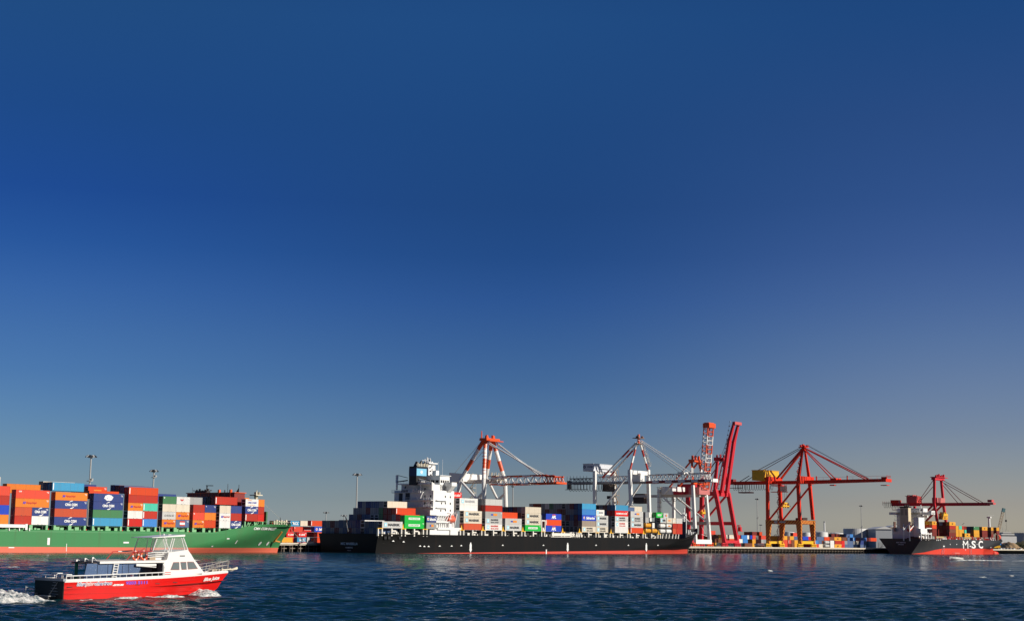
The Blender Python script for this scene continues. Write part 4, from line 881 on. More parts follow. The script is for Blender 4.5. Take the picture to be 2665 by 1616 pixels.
# stern line
a = BF.world(.2, 24, BF.end(895, 1405, 0)[1]); e = Q.world(quay_u(816, 1409, 1), 1.2, DECK + .5); m_ = MB()
for k in range(8): m_.tube(a.lerp(e, k / 8) - Vector((0, 0, .5 * math.sin(math.pi * k / 8))), a.lerp(e, (k + 1) / 8) - Vector((0, 0, .5 * math.sin(math.pi * (k + 1) / 8))), .09, n=5)
tag(m_.build('mooring_line', ROPE), 'pale mooring rope from the black stern across to the quay', 'rope')

# ------------------------------------------------------------------ quay cranes
VW = 4.0                             # the waterside rail, metres in from the quay edge
class Crane:
    """A quay crane. Points are read on its own frames: N and F the near and far side frames (square to the quay), M midway, W and L the waterside and landside frames."""
    def __init__(s, label, px_near, px_far, py=1412, vl=24.0):
        s.u0 = quay_u(px_near, py, VW); s.u1 = quay_u(px_far, py, VW); s.um = (s.u0 + s.u1) / 2; s.vl = vl
        s.base = Vector((s.um, VW, DECK))
        s.o = thing('quay_crane', label, 'crane', Q.world(s.um, VW, DECK), 52, 'cranes along the quay')
    def p(s, px, py, f):
        if isinstance(f, tuple): f, off = f
        else: off = 0
        if f in 'NFM':
            u = {'N': s.u0, 'F': s.u1, 'M': s.um}[f] + off; v, z = Q.end(px, py, u); return Vector((u, v, z))
        v = (VW if f == 'W' else s.vl) + off; u, z = Q.side(px, py, v); return Vector((u, v, z))
    def part(s, name, mb, mats): return mb.build(name, mats, s.o, s.base)
    def bar(s, name, a, b, w, mats, h=None, bands=None, w2=None, tube=False, down=False):
        a = s.p(*a) if len(a) == 3 and isinstance(a[2], (str, tuple)) else Vector(a); b = s.p(*b) if len(b) == 3 and isinstance(b[2], (str, tuple)) else Vector(b)
        if down: b.z = DECK + 1.4
        m = MB()
        if bands: m.bands(a, b, w, h or w, [1.0 / bands[0]] * bands[0], bands[1], tube)
        elif tube: m.tube(a, b, w, n=10)
        else: m.bar(a, b, w, h or w, w2=w2)
        s.part(name, m, mats); return a, b
    def bogies(s, mats, nlegs=None):
        for v in (VW, s.vl):
            for u in (s.u0, s.u1):
                m = MB()
                m.box(u - 3.2, u + 3.2, v - .5, v + .5, DECK + 1.9, DECK + 2.5, 0)
                for k in range(4):
                    x = u - 2.7 + k * 1.8; m.tube((x, v - .45, DECK + .45), (x, v + .45, DECK + .45), .45, n=10, m=1); m.prism([(x - .75, v - .5, DECK + .6), (x + .75, v - .5, DECK + .6), (x, v - .5, DECK + 2.0)], (0, 1, 0), 0)
                s.part('bogie', m, mats)
    def sill(s, z0, z1, mats, w=1.1):
        for v in (VW, s.vl):
            m = MB(); m.box(s.u0 - 1, s.u1 + 1, v - w / 2, v + w / 2, z0, z1); s.part('sill_beam', m, mats)
    def festoon(s, px0, px1, py0, py1, n, f=('M', -4)):
        a = s.p(px0, py0, f); b = s.p(px1, py0, f); z1 = s.p((px0 + px1) / 2, py1, f).z; m = MB()
        for k in range(n):
            p = a.lerp(b, k / n); q_ = a.lerp(b, (k + 1) / n); pts = []
            for j in range(9):
                t = j / 8; pts.append(p.lerp(q_, .5 + .5 * math.sin((t - .5) * math.pi) * (0.85 + .15 * abs(t - .5))) + Vector((0, 0, (z1 - p.z) * (1 - abs(2 * t - 1) ** 2.6))))
            m.path(pts, .11, 5)
        s.part('festoon_cable', m, [CABLE])
    def stairs(s, a, b, n, mats, sz=1.6):
        a = s.p(*a); b = s.p(*b); m = MB()
        for k in range(n + 1):
            c = a.lerp(b, k / n); m.box(c.x - sz / 2, c.x + sz / 2, c.y - sz / 2, c.y + sz / 2, c.z - .1, c.z + .1)
            if k < n:
                d = a.lerp(b, (k + 1) / n); sg = 1 if k % 2 else -1
                m.bar((c.x, c.y - sg * sz / 2, c.z), (d.x, d.y + sg * sz / 2, d.z), .3)
                for i in (-1, 1): m.bar((c.x + i * sz / 2, c.y - sz / 2, c.z), (c.x + i * sz / 2, c.y - sz / 2, d.z), .12)
        s.part('stairway', m, mats)
def lattice(m, c0, c1, n, wu, hz, ms=(0, 1), r=.22, up=Vector((0, 0, 1)), top_in=0.5, dg=None):
    """A triangular-section truss from c0 to c1: two lower chords and one or two upper ones, with diagonals."""
    c0 = Vector(c0); c1 = Vector(c1); d = (c1 - c0).normalized(); side = d.cross(up).normalized(); nn = side.cross(d).normalized()
    P_ = lambda t, s_, h_: c0.lerp(c1, t) + side * (s_ * wu / 2) + nn * h_
    for k in range(n):
        t0, t1, tm = k / n, (k + 1) / n, (k + .5) / n; mm = ms[k % len(ms)]
        for s_ in (-1, 1):
            m.tube(P_(t0, s_, 0), P_(t1, s_, 0), r * 1.5, n=6, m=mm); m.tube(P_(t0, s_ * top_in, hz), P_(t1, s_ * top_in, hz), r * 1.2, n=6, m=mm)
            m.tube(P_(t0, s_, 0), P_(tm, s_ * top_in, hz), r * .7, n=5, m=ms[0] if dg is None else dg); m.tube(P_(tm, s_ * top_in, hz), P_(t1, s_, 0), r * .7, n=5, m=ms[0] if dg is None else dg)
        m.tube(P_(t0, -1, 0), P_(t0, 1, 0), r * .7, n=5, m=mm); m.tube(P_(tm, -top_in, hz), P_(tm, top_in, hz), r * .6, n=5, m=mm)
CWH = P('crane_white', (.87, .85, .81), .45, .15); CGR = P('crane_grey', (.16, .16, .16), .6); STRI = None
def stripe_mat():
    m = bpy.data.materials.new('hazard_stripes'); m.use_nodes = True; t = m.node_tree; p = t.nodes['Principled BSDF']; L = t.links
    tc = N(t, 'ShaderNodeTexCoord'); sx = N(t, 'ShaderNodeSeparateXYZ'); L.new(tc.outputs['Object'], sx.inputs[0])
    a = N(t, 'ShaderNodeMath', operation='ADD'); L.new(sx.outputs[0], a.inputs[0]); L.new(sx.outputs[1], a.inputs[1]); b = N(t, 'ShaderNodeMath', operation='ADD'); L.new(a.outputs[0], b.inputs[0]); L.new(sx.outputs[2], b.inputs[1])
    c = N(t, 'ShaderNodeMath', operation='MULTIPLY'); c.inputs[1].default_value = .50; L.new(b.outputs[0], c.inputs[0]); f = N(t, 'ShaderNodeMath', operation='FRACT'); L.new(c.outputs[0], f.inputs[0])
    g = N(t, 'ShaderNodeMath', operation='GREATER_THAN'); g.inputs[1].default_value = .68; L.new(f.outputs[0], g.inputs[0])
    mx = N(t, 'ShaderNodeMix', data_type='RGBA'); mx.inputs[6].default_value = (.30, .018, .008, 1); mx.inputs[7].default_value = (.85, .42, .03, 1); L.new(g.outputs[0], mx.inputs[0]); L.new(mx.outputs[2], p.inputs['Base Color']); p.inputs['Roughness'].default_value = .5
    return m
HAZ = stripe_mat()

# --- crane 5: red with yellow house, boom lowered
c = Crane('red quay crane with yellow machinery house and striped lower legs, boom lowered', 2082.5, 2117)
c.vl = Q.end(1999, 1405, c.u0)[0]
RD = [REDLEAD]
zp0 = c.p(2083, 1364, 'N').z; zp1 = c.p(2083, 1352.5, 'N').z; zg0 = c.p(2078, 1258, 'N').z; zg1 = c.p(2078, 1249, 'N').z; zs0 = DECK + 2.5
for f, wpx, wtop, lpx in (('N', 2082.5, 2077, 1997.5), ('F', 2116, 2107, 2029)):
    u = c.u0 if f == 'N' else c.u1
    a = c.p(wpx, 1352, f); a.y = VW; b = c.p(wtop, 1256, f); c.bar('leg', a, b, 1.9, RD, 1.7)
    vt = c.p(lpx, 1256, f).y; c.bar('leg', (u, c.vl, zp0), (u, vt, zg0 + .5), 1.9, RD, 1.7)
    for v in (VW, c.vl):
        m = MB(); sg = -1 if v == VW else 1
        m.prism([(u - .9, v - .95, zs0), (u - .9, v + .95, zs0), (u - .9, v + .95 + (1.6 if sg < 0 else .3), zp1), (u - .9, v - .95 - (1.6 if sg > 0 else .3), zp1)], (1.8, 0, 0)); c.part('lower_leg', m, [HAZ])
    m = MB(); m.box(u - .8, u + .8, VW + 1.2, c.vl - 1.2, zp0 + .2, zp1 - .1); c.part('portal_beam', m, [HAZ])
    c.bar('brace', (u, c.vl - 1, zp1), (u, VW + .9, zg0 - .2), .95, RD)
for v in (VW, c.vl):
    m = MB(); m.box(c.u0 + .9, c.u1 - .9, v - .75, v + .75, zp0 + .3, zp1 - .2); c.part('portal_beam', m, [HAZ])
    m = MB(); m.box(c.u0 - .5, c.u1 + .5, v - .9, v + .9, zg0 + .2 if v == VW else zg0 + .6, zg1 + 2.6); c.part('tie_beam', m, RD)
c.sill(DECK + 2.5, DECK + 4.3, [YELLOWP]); c.bogies([YELLOWP, DARK])
vb = c.p(1905, 1254, 'M').y; vf = c.p(2313, 1251, 'M').y
for du in (-3.0, 3.0):
    m = MB(); m.box(c.um + du - .7, c.um + du + .7, VW - 3, vb, zg0 + .2, zg1); c.part('girder', m, RD)
    m = MB(); m.bar((c.um + du, VW - 3, (zg0 + zg1) / 2 + .1), (c.um + du, vf, (zg0 + zg1) / 2 + .6), 1.3, 2.1, w2=1.1, h2=1.6); c.part('boom', m, RD)
m = MB(); m.box(c.um - 4.2, c.um + 4.2, vf, vf + 1.2, zg0 + .6, zg1 + .4); m.box(c.um - 4.2, c.um - 3.6, vf - .6, vf + 3, zg1 + .2, zg1 + 1.4); m.box(c.um - 2, c.um + 2, vf + .5, vf + 4.5, zg0 - 1.6, zg0 - 1.2)
for k in range(5): m.box(c.um - 3 + k * 1.4, c.um - 2.8 + k * 1.4, vf, vf + .2, zg1 + 1, zg1 + 2.4)
for k in range(12):
    v = VW - 6 - k * 4.0; m.tube((c.um - 3.9, v, zg1), (c.um - 3.9, v, zg1 + 1.6), .06, n=4)
m.tube((c.um - 3.9, VW - 4, zg1 + 1.6), (c.um - 3.9, vf, zg1 + 2.0), .06, n=4)
for px in (2131, 2211): p = c.p(px, 1243, 'M'); m.box(c.um - 3.5, c.um - 3, p.y - .3, p.y + .3, zg1, zg1 + 2.6)
p = c.p(2175, 1246, 'M'); m.box(c.um - 3.6, c.um + 3.6, p.y - 2, p.y + 2, zg1, zg1 + 1.2); m.box(c.um - 1.5, c.um + 1.5, p.y + .5, p.y + 3.5, zg0 - 1.2, zg0 - .6); c.part('boom_head', m, RD)
ap = c.p(2092, 1163, ('M', 0)); ap.y = c.p(2092, 1170, 'M').y
for f, x in (('N', 2077.5), ('F', 2107)):
    b0 = c.p(x, 1252, f); sg = -1 if f == 'N' else 1
    c.bar('mast_leg', b0, ap + Vector((sg * 1.2, 0, -1)), 1.7, RD, w2=1.1)
    bL = c.p(2021 if f == 'N' else 2030, 1243, f); c.bar('back_strut', ap + Vector((sg * 1.0, .5, -1)), (bL.x, bL.y, zg1 + 1), 1.1, RD)
    c.bar('back_stay', ap + Vector((sg * 1.5, 1.5, -.4)), (c.um + sg * 3, c.p(1978, 1224, 'M').y, c.p(1978, 1224, 'M').z), .32, [P('stay_dark', (.10, .02, .015), .6)])
    c.bar('back_stay', (c.um + sg * 3, c.p(1956, 1238, 'M').y, c.p(1956, 1238, 'M').z), (c.um + sg * 3, c.p(1932, 1250, 'M').y, zg1), .35, [DARK])
    e = c.p(2258, 1243, 'M'); c.bar('fore_stay', ap + Vector((sg * 1.3, -1.2, -1)), (c.um + sg * 3, e.y, zg1), .75, RD, .5)
    e = c.p(2173, 1244, 'M'); c.bar('fore_stay', ap + Vector((sg * 1.0, -1.0, -2)), (c.um + sg * 3, e.y, zg1), .5, RD)
    c.bar('hoist_rope', ap + Vector((sg * .8, -2.5, 1)), (c.um + sg * .8, c.p(2260, 1240, 'M').y, zg1 + .8), .16, [WIRE])
m = MB(); m.box(ap.x - 3.2, ap.x + 3.2, ap.y - 2.2, ap.y + 2.2, ap.z - .3, ap.z + .1)
for k in range(7): m.box(ap.x - 3.1 + k, ap.x - 2.3 + k, ap.y - 2.2 + (k * 3 % 4), ap.y - 1.2 + (k * 3 % 4), ap.z + .1, ap.z + .8 + (k % 3) * .5)
for du in (-3.1, 3.1): m.tube((ap.x + du, ap.y - 2.1, ap.z + 1.2), (ap.x + du, ap.y + 2.1, ap.z + 1.2), .08, n=4)
m.box(ap.x - 1.4, ap.x + 1.4, ap.y - 1, ap.y + 1, ap.z - 2.6, ap.z - .3); c.part('mast_head', m, RD)
a = c.p(1957, 1235, ('N', -1)); vh0 = c.p(1988, 1235, ('N', -1)).y; vh1 = a.y; zh0_ = zg1 + .3; zh1_ = c.p(1970, 1223.5, ('N', -1)).z
m = MB(); m.box(c.u0 - 1, c.u1 + 1, vh0, vh1, zh0_, zh1_, 0); m.box(c.u0 - 1.3, c.u1 + 1.3, vh0 - .3, vh1 + .3, zh1_, zh1_ + .25, 0)
for k in range(3): m.box(c.u0 + 3 + k * 4.2, c.u0 + 4.4 + k * 4.2, vh0 - .08, vh0 + .05, zh0_ + 1.2, zh0_ + 3.8, 1)
c.part('machinery_house', m, [P('house_yellow', (.82, .44, .015), .5, .2), P('house_window', (.30, .10, .02), .5)])
p0 = c.p(2013, 1270, 'M'); p1 = c.p(2040, 1270, 'M')
m = MB(); m.box(c.um - 4, c.um + 4, p1.y, p0.y, zg0 - 1.0, zg0 - .5); m.box(c.um - 3.5, c.um - .5, p1.y - 2.5, p1.y + .8, zg0 - 4.4, zg0 - 1.4, 1); m.box(c.um - 4, c.um, p1.y - 3, p0.y, zg0 - 5, zg0 - 4.6); c.part('trolley_cab', m, [REDLEAD, CREAMP])
sp = c.p(2042, 1312, 'M'); m = MB()
m.box(c.um - 5.5, c.um + 5.5, sp.y - 1.2, sp.y + 1.2, sp.z - 1.4, sp.z - .7)
for du in (-4.6, -1.4, 1.4, 4.6): m.cyl(c.um + du, sp.y, sp.z - 2.2, sp.z + .9, .6, n=10)
m.box(c.um - 2, c.um + 2, sp.y - 1, sp.y + 1, sp.z + .3, sp.z + 1.2); c.part('spreader', m, [YELLOWP])
m = MB()
for du in (-1.5, 1.5): 
    for dv in (-.8, .8): m.tube((c.um + du, sp.y + dv, sp.z + 1), (c.um + du, sp.y + dv, zg0), .06, n=4)
c.part('hoist_rope', m, [WIRE])
c.festoon(1908, 2012, 1260, 1275, 17); m = MB(); v0 = c.p(1903, 1265, 'M').y; v1 = c.p(1958, 1280, 'M').y; vm = c.p(1930, 1280, 'M').y
m.box(c.um - 5, c.um - 3, c.p(1940, 1270, 'M').y, v0, zg0 - 2.2, zg0 - 1.9); m.box(c.um - 4, c.um + 2, v1, vm, c.p(1945, 1283, 'M').z, c.p(1945, 1280, 'M').z)
for k in range(4): m.tube((c.um - 4, v1 + (vm - v1) * k / 3, c.p(1945, 1283, 'M').z), (c.um - 4, v1 + (vm - v1) * k / 3, zg0), .14, n=4)
m.box(c.um - 3, c.um + 1, c.p(1914, 1250, 'M').y, v0, zg1, zg1 + 1.6); c.part('maintenance_platform', m, [P('platform_maroon', (.22, .02, .02), .6)])
c.stairs((2024, 1408, 'F'), (2025, 1268, 'F'), 11, [P('platform_maroon', (.22, .02, .02), .6)], 1.3)
c.stairs((2073, 1248, 'M'), (2084, 1182, 'M'), 6, RD, 1.5)
m = MB(); pt = c.p(2096, 1348, ('F', -2)); m.tube((c.um, pt.y - 1.5, zp1 + .6), (c.um, pt.y - 1.5 + 5, zp1 + .6), .1); m.cyl(c.um + 3, VW + 2.5, zp1, zp1 + 1.6, 1.5, n=14); m.box(c.um - 3, c.um + 1, VW + 1, VW + 6, zp1, zp1 + 1.4); c.part('cable_reel', m, [P('reel_dark', (.05, .02, .015), .6)])
m = MB(); u = c.u0 - .86; m.box(u, u + .05, VW + (c.vl - VW) * .43, VW + (c.vl - VW) * .62, zp0 + 1.0, zp1 - .8); m.box(u, u + .05, VW + (c.vl - VW) * .68, VW + (c.vl - VW) * .78, zp0 + .6, zp1 - .5); c.part('sign_board', m, [GREYP])

# --- crane 4: dull red, twin box boom raised
c = Crane('dull red quay crane with twin box boom raised almost upright and kinked legs', 1886, 1919)
PK = [PINKRED]; c.vl = Q.end(1791, 1380, c.u0)[0]
zs1 = c.p(1900, 1408, 'W').z
for f, pts, lx in (('N', [(1886, 1413), (1868, 1309), (1860, 1273), (1867, 1200)], 1790.5), ('F', [(1919, 1413), (1902, 1320), (1895.5, 1283), (1884, 1202)], 1827)):
    u = c.u0 if f == 'N' else c.u1; P3 = [c.p(x, y, f) for x, y in pts]; P3[0].z = DECK + 2.4
    for a, b, w0 in ((P3[0], P3[1], 2.2), (P3[1], P3[2], 2.2)): c.bar('leg', a, b, w0, PK, 1.7)
    c.bar('mast_leg', P3[2], P3[3], 1.5, PK, 1.2)
    zl = c.p(lx, 1284, f).z; c.bar('leg', (u, c.vl, DECK + 2.4), (u, c.p(lx, 1284, f).y, zl + 1), 2.2, PK, 1.8)
    a = c.p(1811 if f == 'N' else 1848, 1339, f); b = c.p(1858 if f == 'N' else 1893, 1291 if f == 'N' else 1286, f); d = (a - b); c.bar('brace', a + d * .25, b, 1.0, PK)
    zq0, zq1 = c.p(1860, 1366, f).z, c.p(1860, 1357, f).z; vq = c.p(1880 if f == 'N' else 1904, 1362, f).y
    m = MB(); m.box(u - .7, u + .7, vq, c.vl, zq0, zq1); c.part('portal_beam', m, PK)
m = MB(); m.box(c.u0, c.u1, VW - .8, VW + .8, DECK + 2.4, DECK + 4.0); c.part('sill_beam', m, PK); m = MB(); m.box(c.u0, c.u1, c.vl - .8, c.vl + .8, DECK + 2.4, DECK + 4.0); c.part('sill_beam', m, PK)
c.bogies([PINKRED, DARK])
zg0 = c.p(1880, 1289, 'M').z; zg1 = c.p(1880, 1279, 'M').z; vh = c.p(1886, 1281, 'M').y; vb = c.vl + 12
for du in (-3.2, 3.2):
    m = MB(); m.box(c.um + du - .7, c.um + du + .7, vh, vb, zg0, zg1); c.part('girder', m, PK)
    hp = c.p(1880 if du < 0 else 1893.5, 1272, ('M', du)); tp = c.p(1911 if du < 0 else 1922.5, 1098 if du < 0 else 1100, ('M', du)); hp2 = hp + (hp - tp) * .04
    k = hp.lerp(tp, .72) + Vector((0, 1.0, 0)); m = MB(); m.bar(hp2, k, 1.5, 2.6, w2=1.5, h2=2.6); m.bar(k, tp, 1.5, 2.4, w2=1.2, h2=1.4); c.part('boom', m, PK)
    if du < 0:
        m = MB()
        for j in range(16):
            q_ = hp.lerp(tp, j / 15) + Vector((-1, 2.2, 0)); m.box(q_.x - .3, q_.x + .3, q_.y - .3, q_.y + .3, q_.z, q_.z + .5)
        m.tube(hp + Vector((-1, 2.4, 0)), tp + Vector((-1, 2.4, 0)), .07, n=4); c.part('boom_ladder', m, [STEEL])
    tips = tp if du < 0 else tips
m = MB(); m.box(c.um - 3.9, c.um + 3.9, tips.y - .9, tips.y + .9, tips.z - 1.5, tips.z + .2); c.part('boom_head', m, [P('pale_red', (.62, .10, .10), .5)])
m = MB(); m.box(c.u0 - .5, c.u1 + .5, c.p(1861, 1281, 'N').y - 1, c.p(1861, 1281, 'N').y + 1, zg0 - .5, zg1 + .8); c.part('tie_beam', m, PK)
ah = c.p(1877, 1191, 'M'); m = MB(); m.box(c.um - 6, c.um + 6, ah.y - 1.5, ah.y + 1.5, ah.z - 2, ah.z)
for k in range(6): m.cyl(c.um - 5 + k * 2, ah.y + (k % 2), ah.z, ah.z + 1.2 + (k % 3) * .4, .5, n=8)
m.tube((c.um - 2.5, ah.y - 2.2, ah.z - 1), (c.um + 2.5, ah.y - 2.2, ah.z - 1), 1.0, n=12); c.part('mast_head', m, PK)
for du in (-3, 3):
    c.bar('back_stay', (c.um + du, ah.y + 1, ah.z - 1), (c.um + du, c.p(1845, 1231, 'M').y + 7, zg1 + 2), .45, [P('stay_maroon', (.2, .02, .03), .6)])
    for t in (.3, .6, .85): q_ = hp.lerp(tips, t); c.bar('fore_stay', (c.um + du * .8, ah.y - 1, ah.z), (c.um + du, q_.y + 1.5, q_.z), .14, [WIRE])
    c.bar('mast_strut', (c.um + du, ah.y + .5, ah.z - 1.5), (c.um + du, c.p(1868, 1262, 'M').y + 3, zg1), .5, PK)
m = MB(); m.box(c.u0 + 1, c.u1 - 1, vb - 16, vb - 4, zg1, zg1 + 4.5); c.part('machinery_house', m, PK)
m = MB(); pq = c.p(1921, 1382, 'F'); m.box(c.u1 + .8, c.u1 + 3, pq.y - 1.5, pq.y + 1.5, pq.z, pq.z + .3); m.box(c.u1 + 1, c.u1 + 2.6, pq.y - 1, pq.y + .8, pq.z + .3, pq.z + 2.6); m.box(c.u1 + 1, c.u1 + 2.6, pq.y - .4, pq.y + 1.2, pq.z + 2.9, pq.z + 3.6); c.part('operator_platform', m, PK)
sp = c.p(1833, 1332, 'M'); m = MB(); m.box(c.um - 4, c.um + 4, sp.y - 1.2, sp.y + 1.2, sp.z - 1, sp.z)
for du in (-3, 0, 3): m.cyl(c.um + du, sp.y, sp.z - 1.6, sp.z + 1.6, .55, n=8)
c.part('spreader', m, [YELLOWP]); m = MB(); m.tube((c.um - 1, sp.y, sp.z), (c.um - 1, sp.y, zg0), .06, n=4); m.tube((c.um + 1, sp.y, sp.z), (c.um + 1, sp.y, zg0), .06, n=4); c.part('hoist_rope', m, [WIRE])

# --- crane 3: white and red, lattice boom raised
c = Crane('white legged quay crane with red and white lattice boom raised upright', 1810.5, 1847.5)
c.vl = Q.end(1716, 1380, c.u0)[0]; WR = [CWH, ORED]; WO = [CWH]
for f, pts, lx in (('N', [(1810.5, 1413), (1803, 1262)], 1715), ('F', [(1847.5, 1413), (1843.5, 1360), (1836, 1270)], 1753)):
    u = c.u0 if f == 'N' else c.u1; P3 = [c.p(x, y, f) for x, y in pts]; P3[0].z = DECK + 2.2
    for a, b in zip(P3, P3[1:]): c.bar('leg', a, b, 1.6, WO, 1.5)
    c.bar('leg', (u, c.vl, DECK + 2.2), (u, c.p(lx, 1290, f).y, c.p(lx, 1272, f).z), 1.5, WO, 1.4)
    a = c.p(1726 if f == 'N' else 1761, 1294, f); b = c.p(1807 if f == 'N' else 1842, 1372 if f == 'N' else 1359, f); c.bar('brace', a, b, .8, WO)
    zq = c.p(1830, 1361, f).z; m = MB(); m.box(u - .5, u + .5, VW, c.vl, zq - .8, zq + .8); c.part('portal_beam', m, [P('beam_taupe', (.40, .33, .28), .6)])
zq0 = c.p(1830, 1414.5, 'W').z; m = MB(); m.box(c.u0 - .8, c.u1 + .8, VW - .8, VW + .8, DECK + 1.8, DECK + 4.2); c.part('sill_beam', m, WO); m = MB(); m.box(c.u0 - .8, c.u1 + .8, c.vl - .8, c.vl + .8, DECK + 1.8, DECK + 4.2); c.part('sill_beam', m, WO)
c.bogies([ORED, DARK])
zg0 = c.p(1790, 1293, 'M').z; zg1 = c.p(1790, 1287, 'M').z; vb = c.p(1655, 1290, 'M').y; vh = c.p(1829, 1290, 'M').y
for du in (-3, 3):
    m = MB(); m.box(c.um + du - .6, c.um + du + .6, vh, vb, zg0, zg1); c.part('girder', m, [P('girder_cream', (.62, .56, .5), .5)])
h0 = c.p(1833, 1272, 'M'); h1 = c.p(1845.5, 1112, 'M'); m = MB()
lattice(m, h0 + Vector((0, -1.2, 0)), h1 + Vector((0, -1.0, 0)), 14, 6.0, 2.6, (1, 1, 0, 0, 1, 1, 0, 0, 1, 1, 0, 0, 1, 1), .30, up=Vector((0, 1, 0)), top_in=1.0, dg=0)
c.part('boom', m, [CWH, ORED]); m = MB(); m.box(c.um - 3.6, c.um + 3.6, h1.y - 2.2, h1.y + 2.0, h1.z - .3, h1.z + 2.2)
m.box(c.um - 3, c.um + 3, h1.y - 1.5, h1.y + 1.5, h1.z + 2.2, h1.z + 2.6); c.part('boom_head', m, [ORED])
zt0 = c.p(1815, 1255, 'W').z; zt1 = c.p(1815, 1250, 'W').z; vt = c.p(1803, 1258, 'N').y
m = MB(); m.box(c.u0 - .5, c.u1 + .5, vt - 1, vt + 1, zt0 - 1, zt1 + .5); c.part('tie_beam', m, [ORED])
ah = c.p(1810, 1196, 'M')
for f, x0_ in (('N', 1803), ('F', 1830)): c.bar('mast_leg', c.p(x0_, 1258, f), ah + Vector((-4 if f == 'N' else 4, 0, -.5)), 1.2, [CWH, ORED], bands=(3, (1, 0, 1)))
m = MB(); m.box(c.um - 5, c.um + 5, ah.y - 1.6, ah.y + 1.6, ah.z - 1.4, ah.z)
for k in range(6): m.box(c.um - 4.5 + k * 1.7, c.um - 3.6 + k * 1.7, ah.y - 1 + (k % 2), ah.y + (k % 2), ah.z, ah.z + 1.3 + (k % 2))
c.part('mast_head', m, [ORED])
for f, a, b in (('N', (1778, 1250), (1728, 1284)), ('F', (1800, 1250), (1754, 1284))):
    sg = -4 if f == 'N' else 4; pe = c.p(*b, f); c.bar('back_strut', ah + Vector((sg, .5, -1)), pe, .8, [CWH, ORED], bands=(5, (1, 0, 1, 1, 0)))
    for t in (.35, .7): q_ = h0.lerp(h1, t); c.bar('fore_stay', ah + Vector((sg, -.5, 0)), (c.um + sg, q_.y + 1, q_.z), .12, [WIRE])
hv0 = c.p(1750, 1275, ('N', 1)).y; hv1 = c.p(1717, 1275, ('N', 1)).y; m = MB(); m.box(c.u0 + 1, c.u1 - 1, hv0, hv1, zg1, c.p(1730, 1266, ('N', 1)).z); c.part('machinery_house', m, WO)
m = MB(); m.box(c.u0 + 2, c.u1 - 2, c.p(1792, 1290, 'M').y, c.p(1760, 1290, 'M').y, zg1, zg1 + 1.6); c.part('walkway_shed', m, [PINKRED])
m = MB(); v0 = c.p(1683, 1300, 'M').y; v1 = c.p(1654, 1300, 'M').y; m.box(c.um - 3, c.um + 3, v0, v1, c.p(1668, 1310, 'M').z, zg0 - .2); m.box(c.um - 3.5, c.um + 3.5, v0, v1 + 1, zg0 - .2, zg1 + .8); c.part('trolley_cab', m, [P('cab_brown', (.07, .045, .035), .6)])
c.stairs((1717, 1372, 'N'), (1715, 1268, 'N'), 8, [P('stair_cream', (.6, .52, .42), .6)], 2.0)
m = MB()
for k in range(2): m.tube(c.p(1840, 1395, 'W'), c.p(1826, 1370 + k * 20, 'W'), .12, n=4)
c.part('ladder', m, WO); c.festoon(1722, 1790, 1294, 1304, 5)
m = MB(); m.box(c.u0 + 2, c.u1 - 2, vt - 3, vt + 4, zg1, zg1 + 4); c.part('operator_platform', m, [P('faded_pink', (.55, .16, .15), .6)])

# --- crane 2: white portal, boom lowered
c = Crane('white quay crane with portal frames, lettered house and thin banded mast', 1646, 1692, 1419)
c.vl = Q.end(1549, 1380, c.u0)[0]
for f, pts, lx in (('N', [(1646, 1415), (1639, 1222)], 1547.6), ('F', [(1692, 1415), (1686.5, 1222)], 1598)):
    u = c.u0 if f == 'N' else c.u1; P3 = [c.p(x, y, f) for x, y in pts]; P3[0].z = DECK + 2; c.bar('leg', P3[0], P3[1], 1.7, WO, 1.5)
    c.bar('leg', (u, c.vl, DECK + 2), (u, c.p(lx, 1228, f).y, c.p(lx, 1225, f).z), 1.6, WO, 1.5)
    a = c.p(1624 if f == 'N' else 1668, 1249 if f == 'N' else 1258, f); b = c.p(1588 if f == 'N' else 1640, 1299, f); c.bar('brace', a + (a - b) * .1, b + (b - a) * .5, .8, WO)
m = MB(); vt = c.p(1639, 1226, 'N').y; m.box(c.u0 - .8, c.u1 + .8, vt - .8, vt + .8, c.p(1660, 1233, 'N').z, c.p(1660, 1222.5, 'N').z); c.part('tie_beam', m, WO)
m = MB(); vt2 = c.p(1547.6, 1228, 'N').y; m.box(c.u0 - .8, c.u1 + .8, vt2 - .6, vt2 + .6, c.p(1560, 1232, 'N').z, c.p(1560, 1227, 'N').z); c.part('tie_beam', m, WO)
c.sill(DECK + 2, DECK + 4, WO); c.bogies([ORED, DARK])
zg0 = c.p(1640, 1258.5, 'M').z; zg1 = c.p(1640, 1253.5, 'M').z; vb = c.p(1486, 1257, 'M').y; vf = c.p(1860, 1253, 'M').y; vm = c.p(1690, 1257, 'M').y
for du in (-3, 3):
    m = MB(); m.box(c.um + du - .5, c.um + du + .5, vm, vb, zg0, zg1); c.part('girder', m, [P('girder_grey', (.32, .30, .28), .5)])
    m = MB(); m.bands((c.um + du, vm, (zg0 + zg1) / 2), (c.um + du, vf, (zg0 + zg1) / 2 + .4), .9, 1.2, [.1] * 10, (0, 1)); c.part('boom', m, [P('boom_maroon', (.35, .03, .02), .5), CWH])
m = MB(); lattice(m, (c.um, vm, zg1), (c.um, vf + 3, zg1 + .4), 15, 5, 3.4, (0, 0, 1), .24); c.part('boom_truss', m, [CWH, P('boom_maroon', (.35, .03, .02), .5)])
m = MB(); lattice(m, (c.um, c.p(1640, 1250, 'M').y, zg1), (c.um, c.p(1560, 1250, 'M').y, zg1), 7, 5, 3.0, (0,), .24); c.part('girder_truss', m, WO)
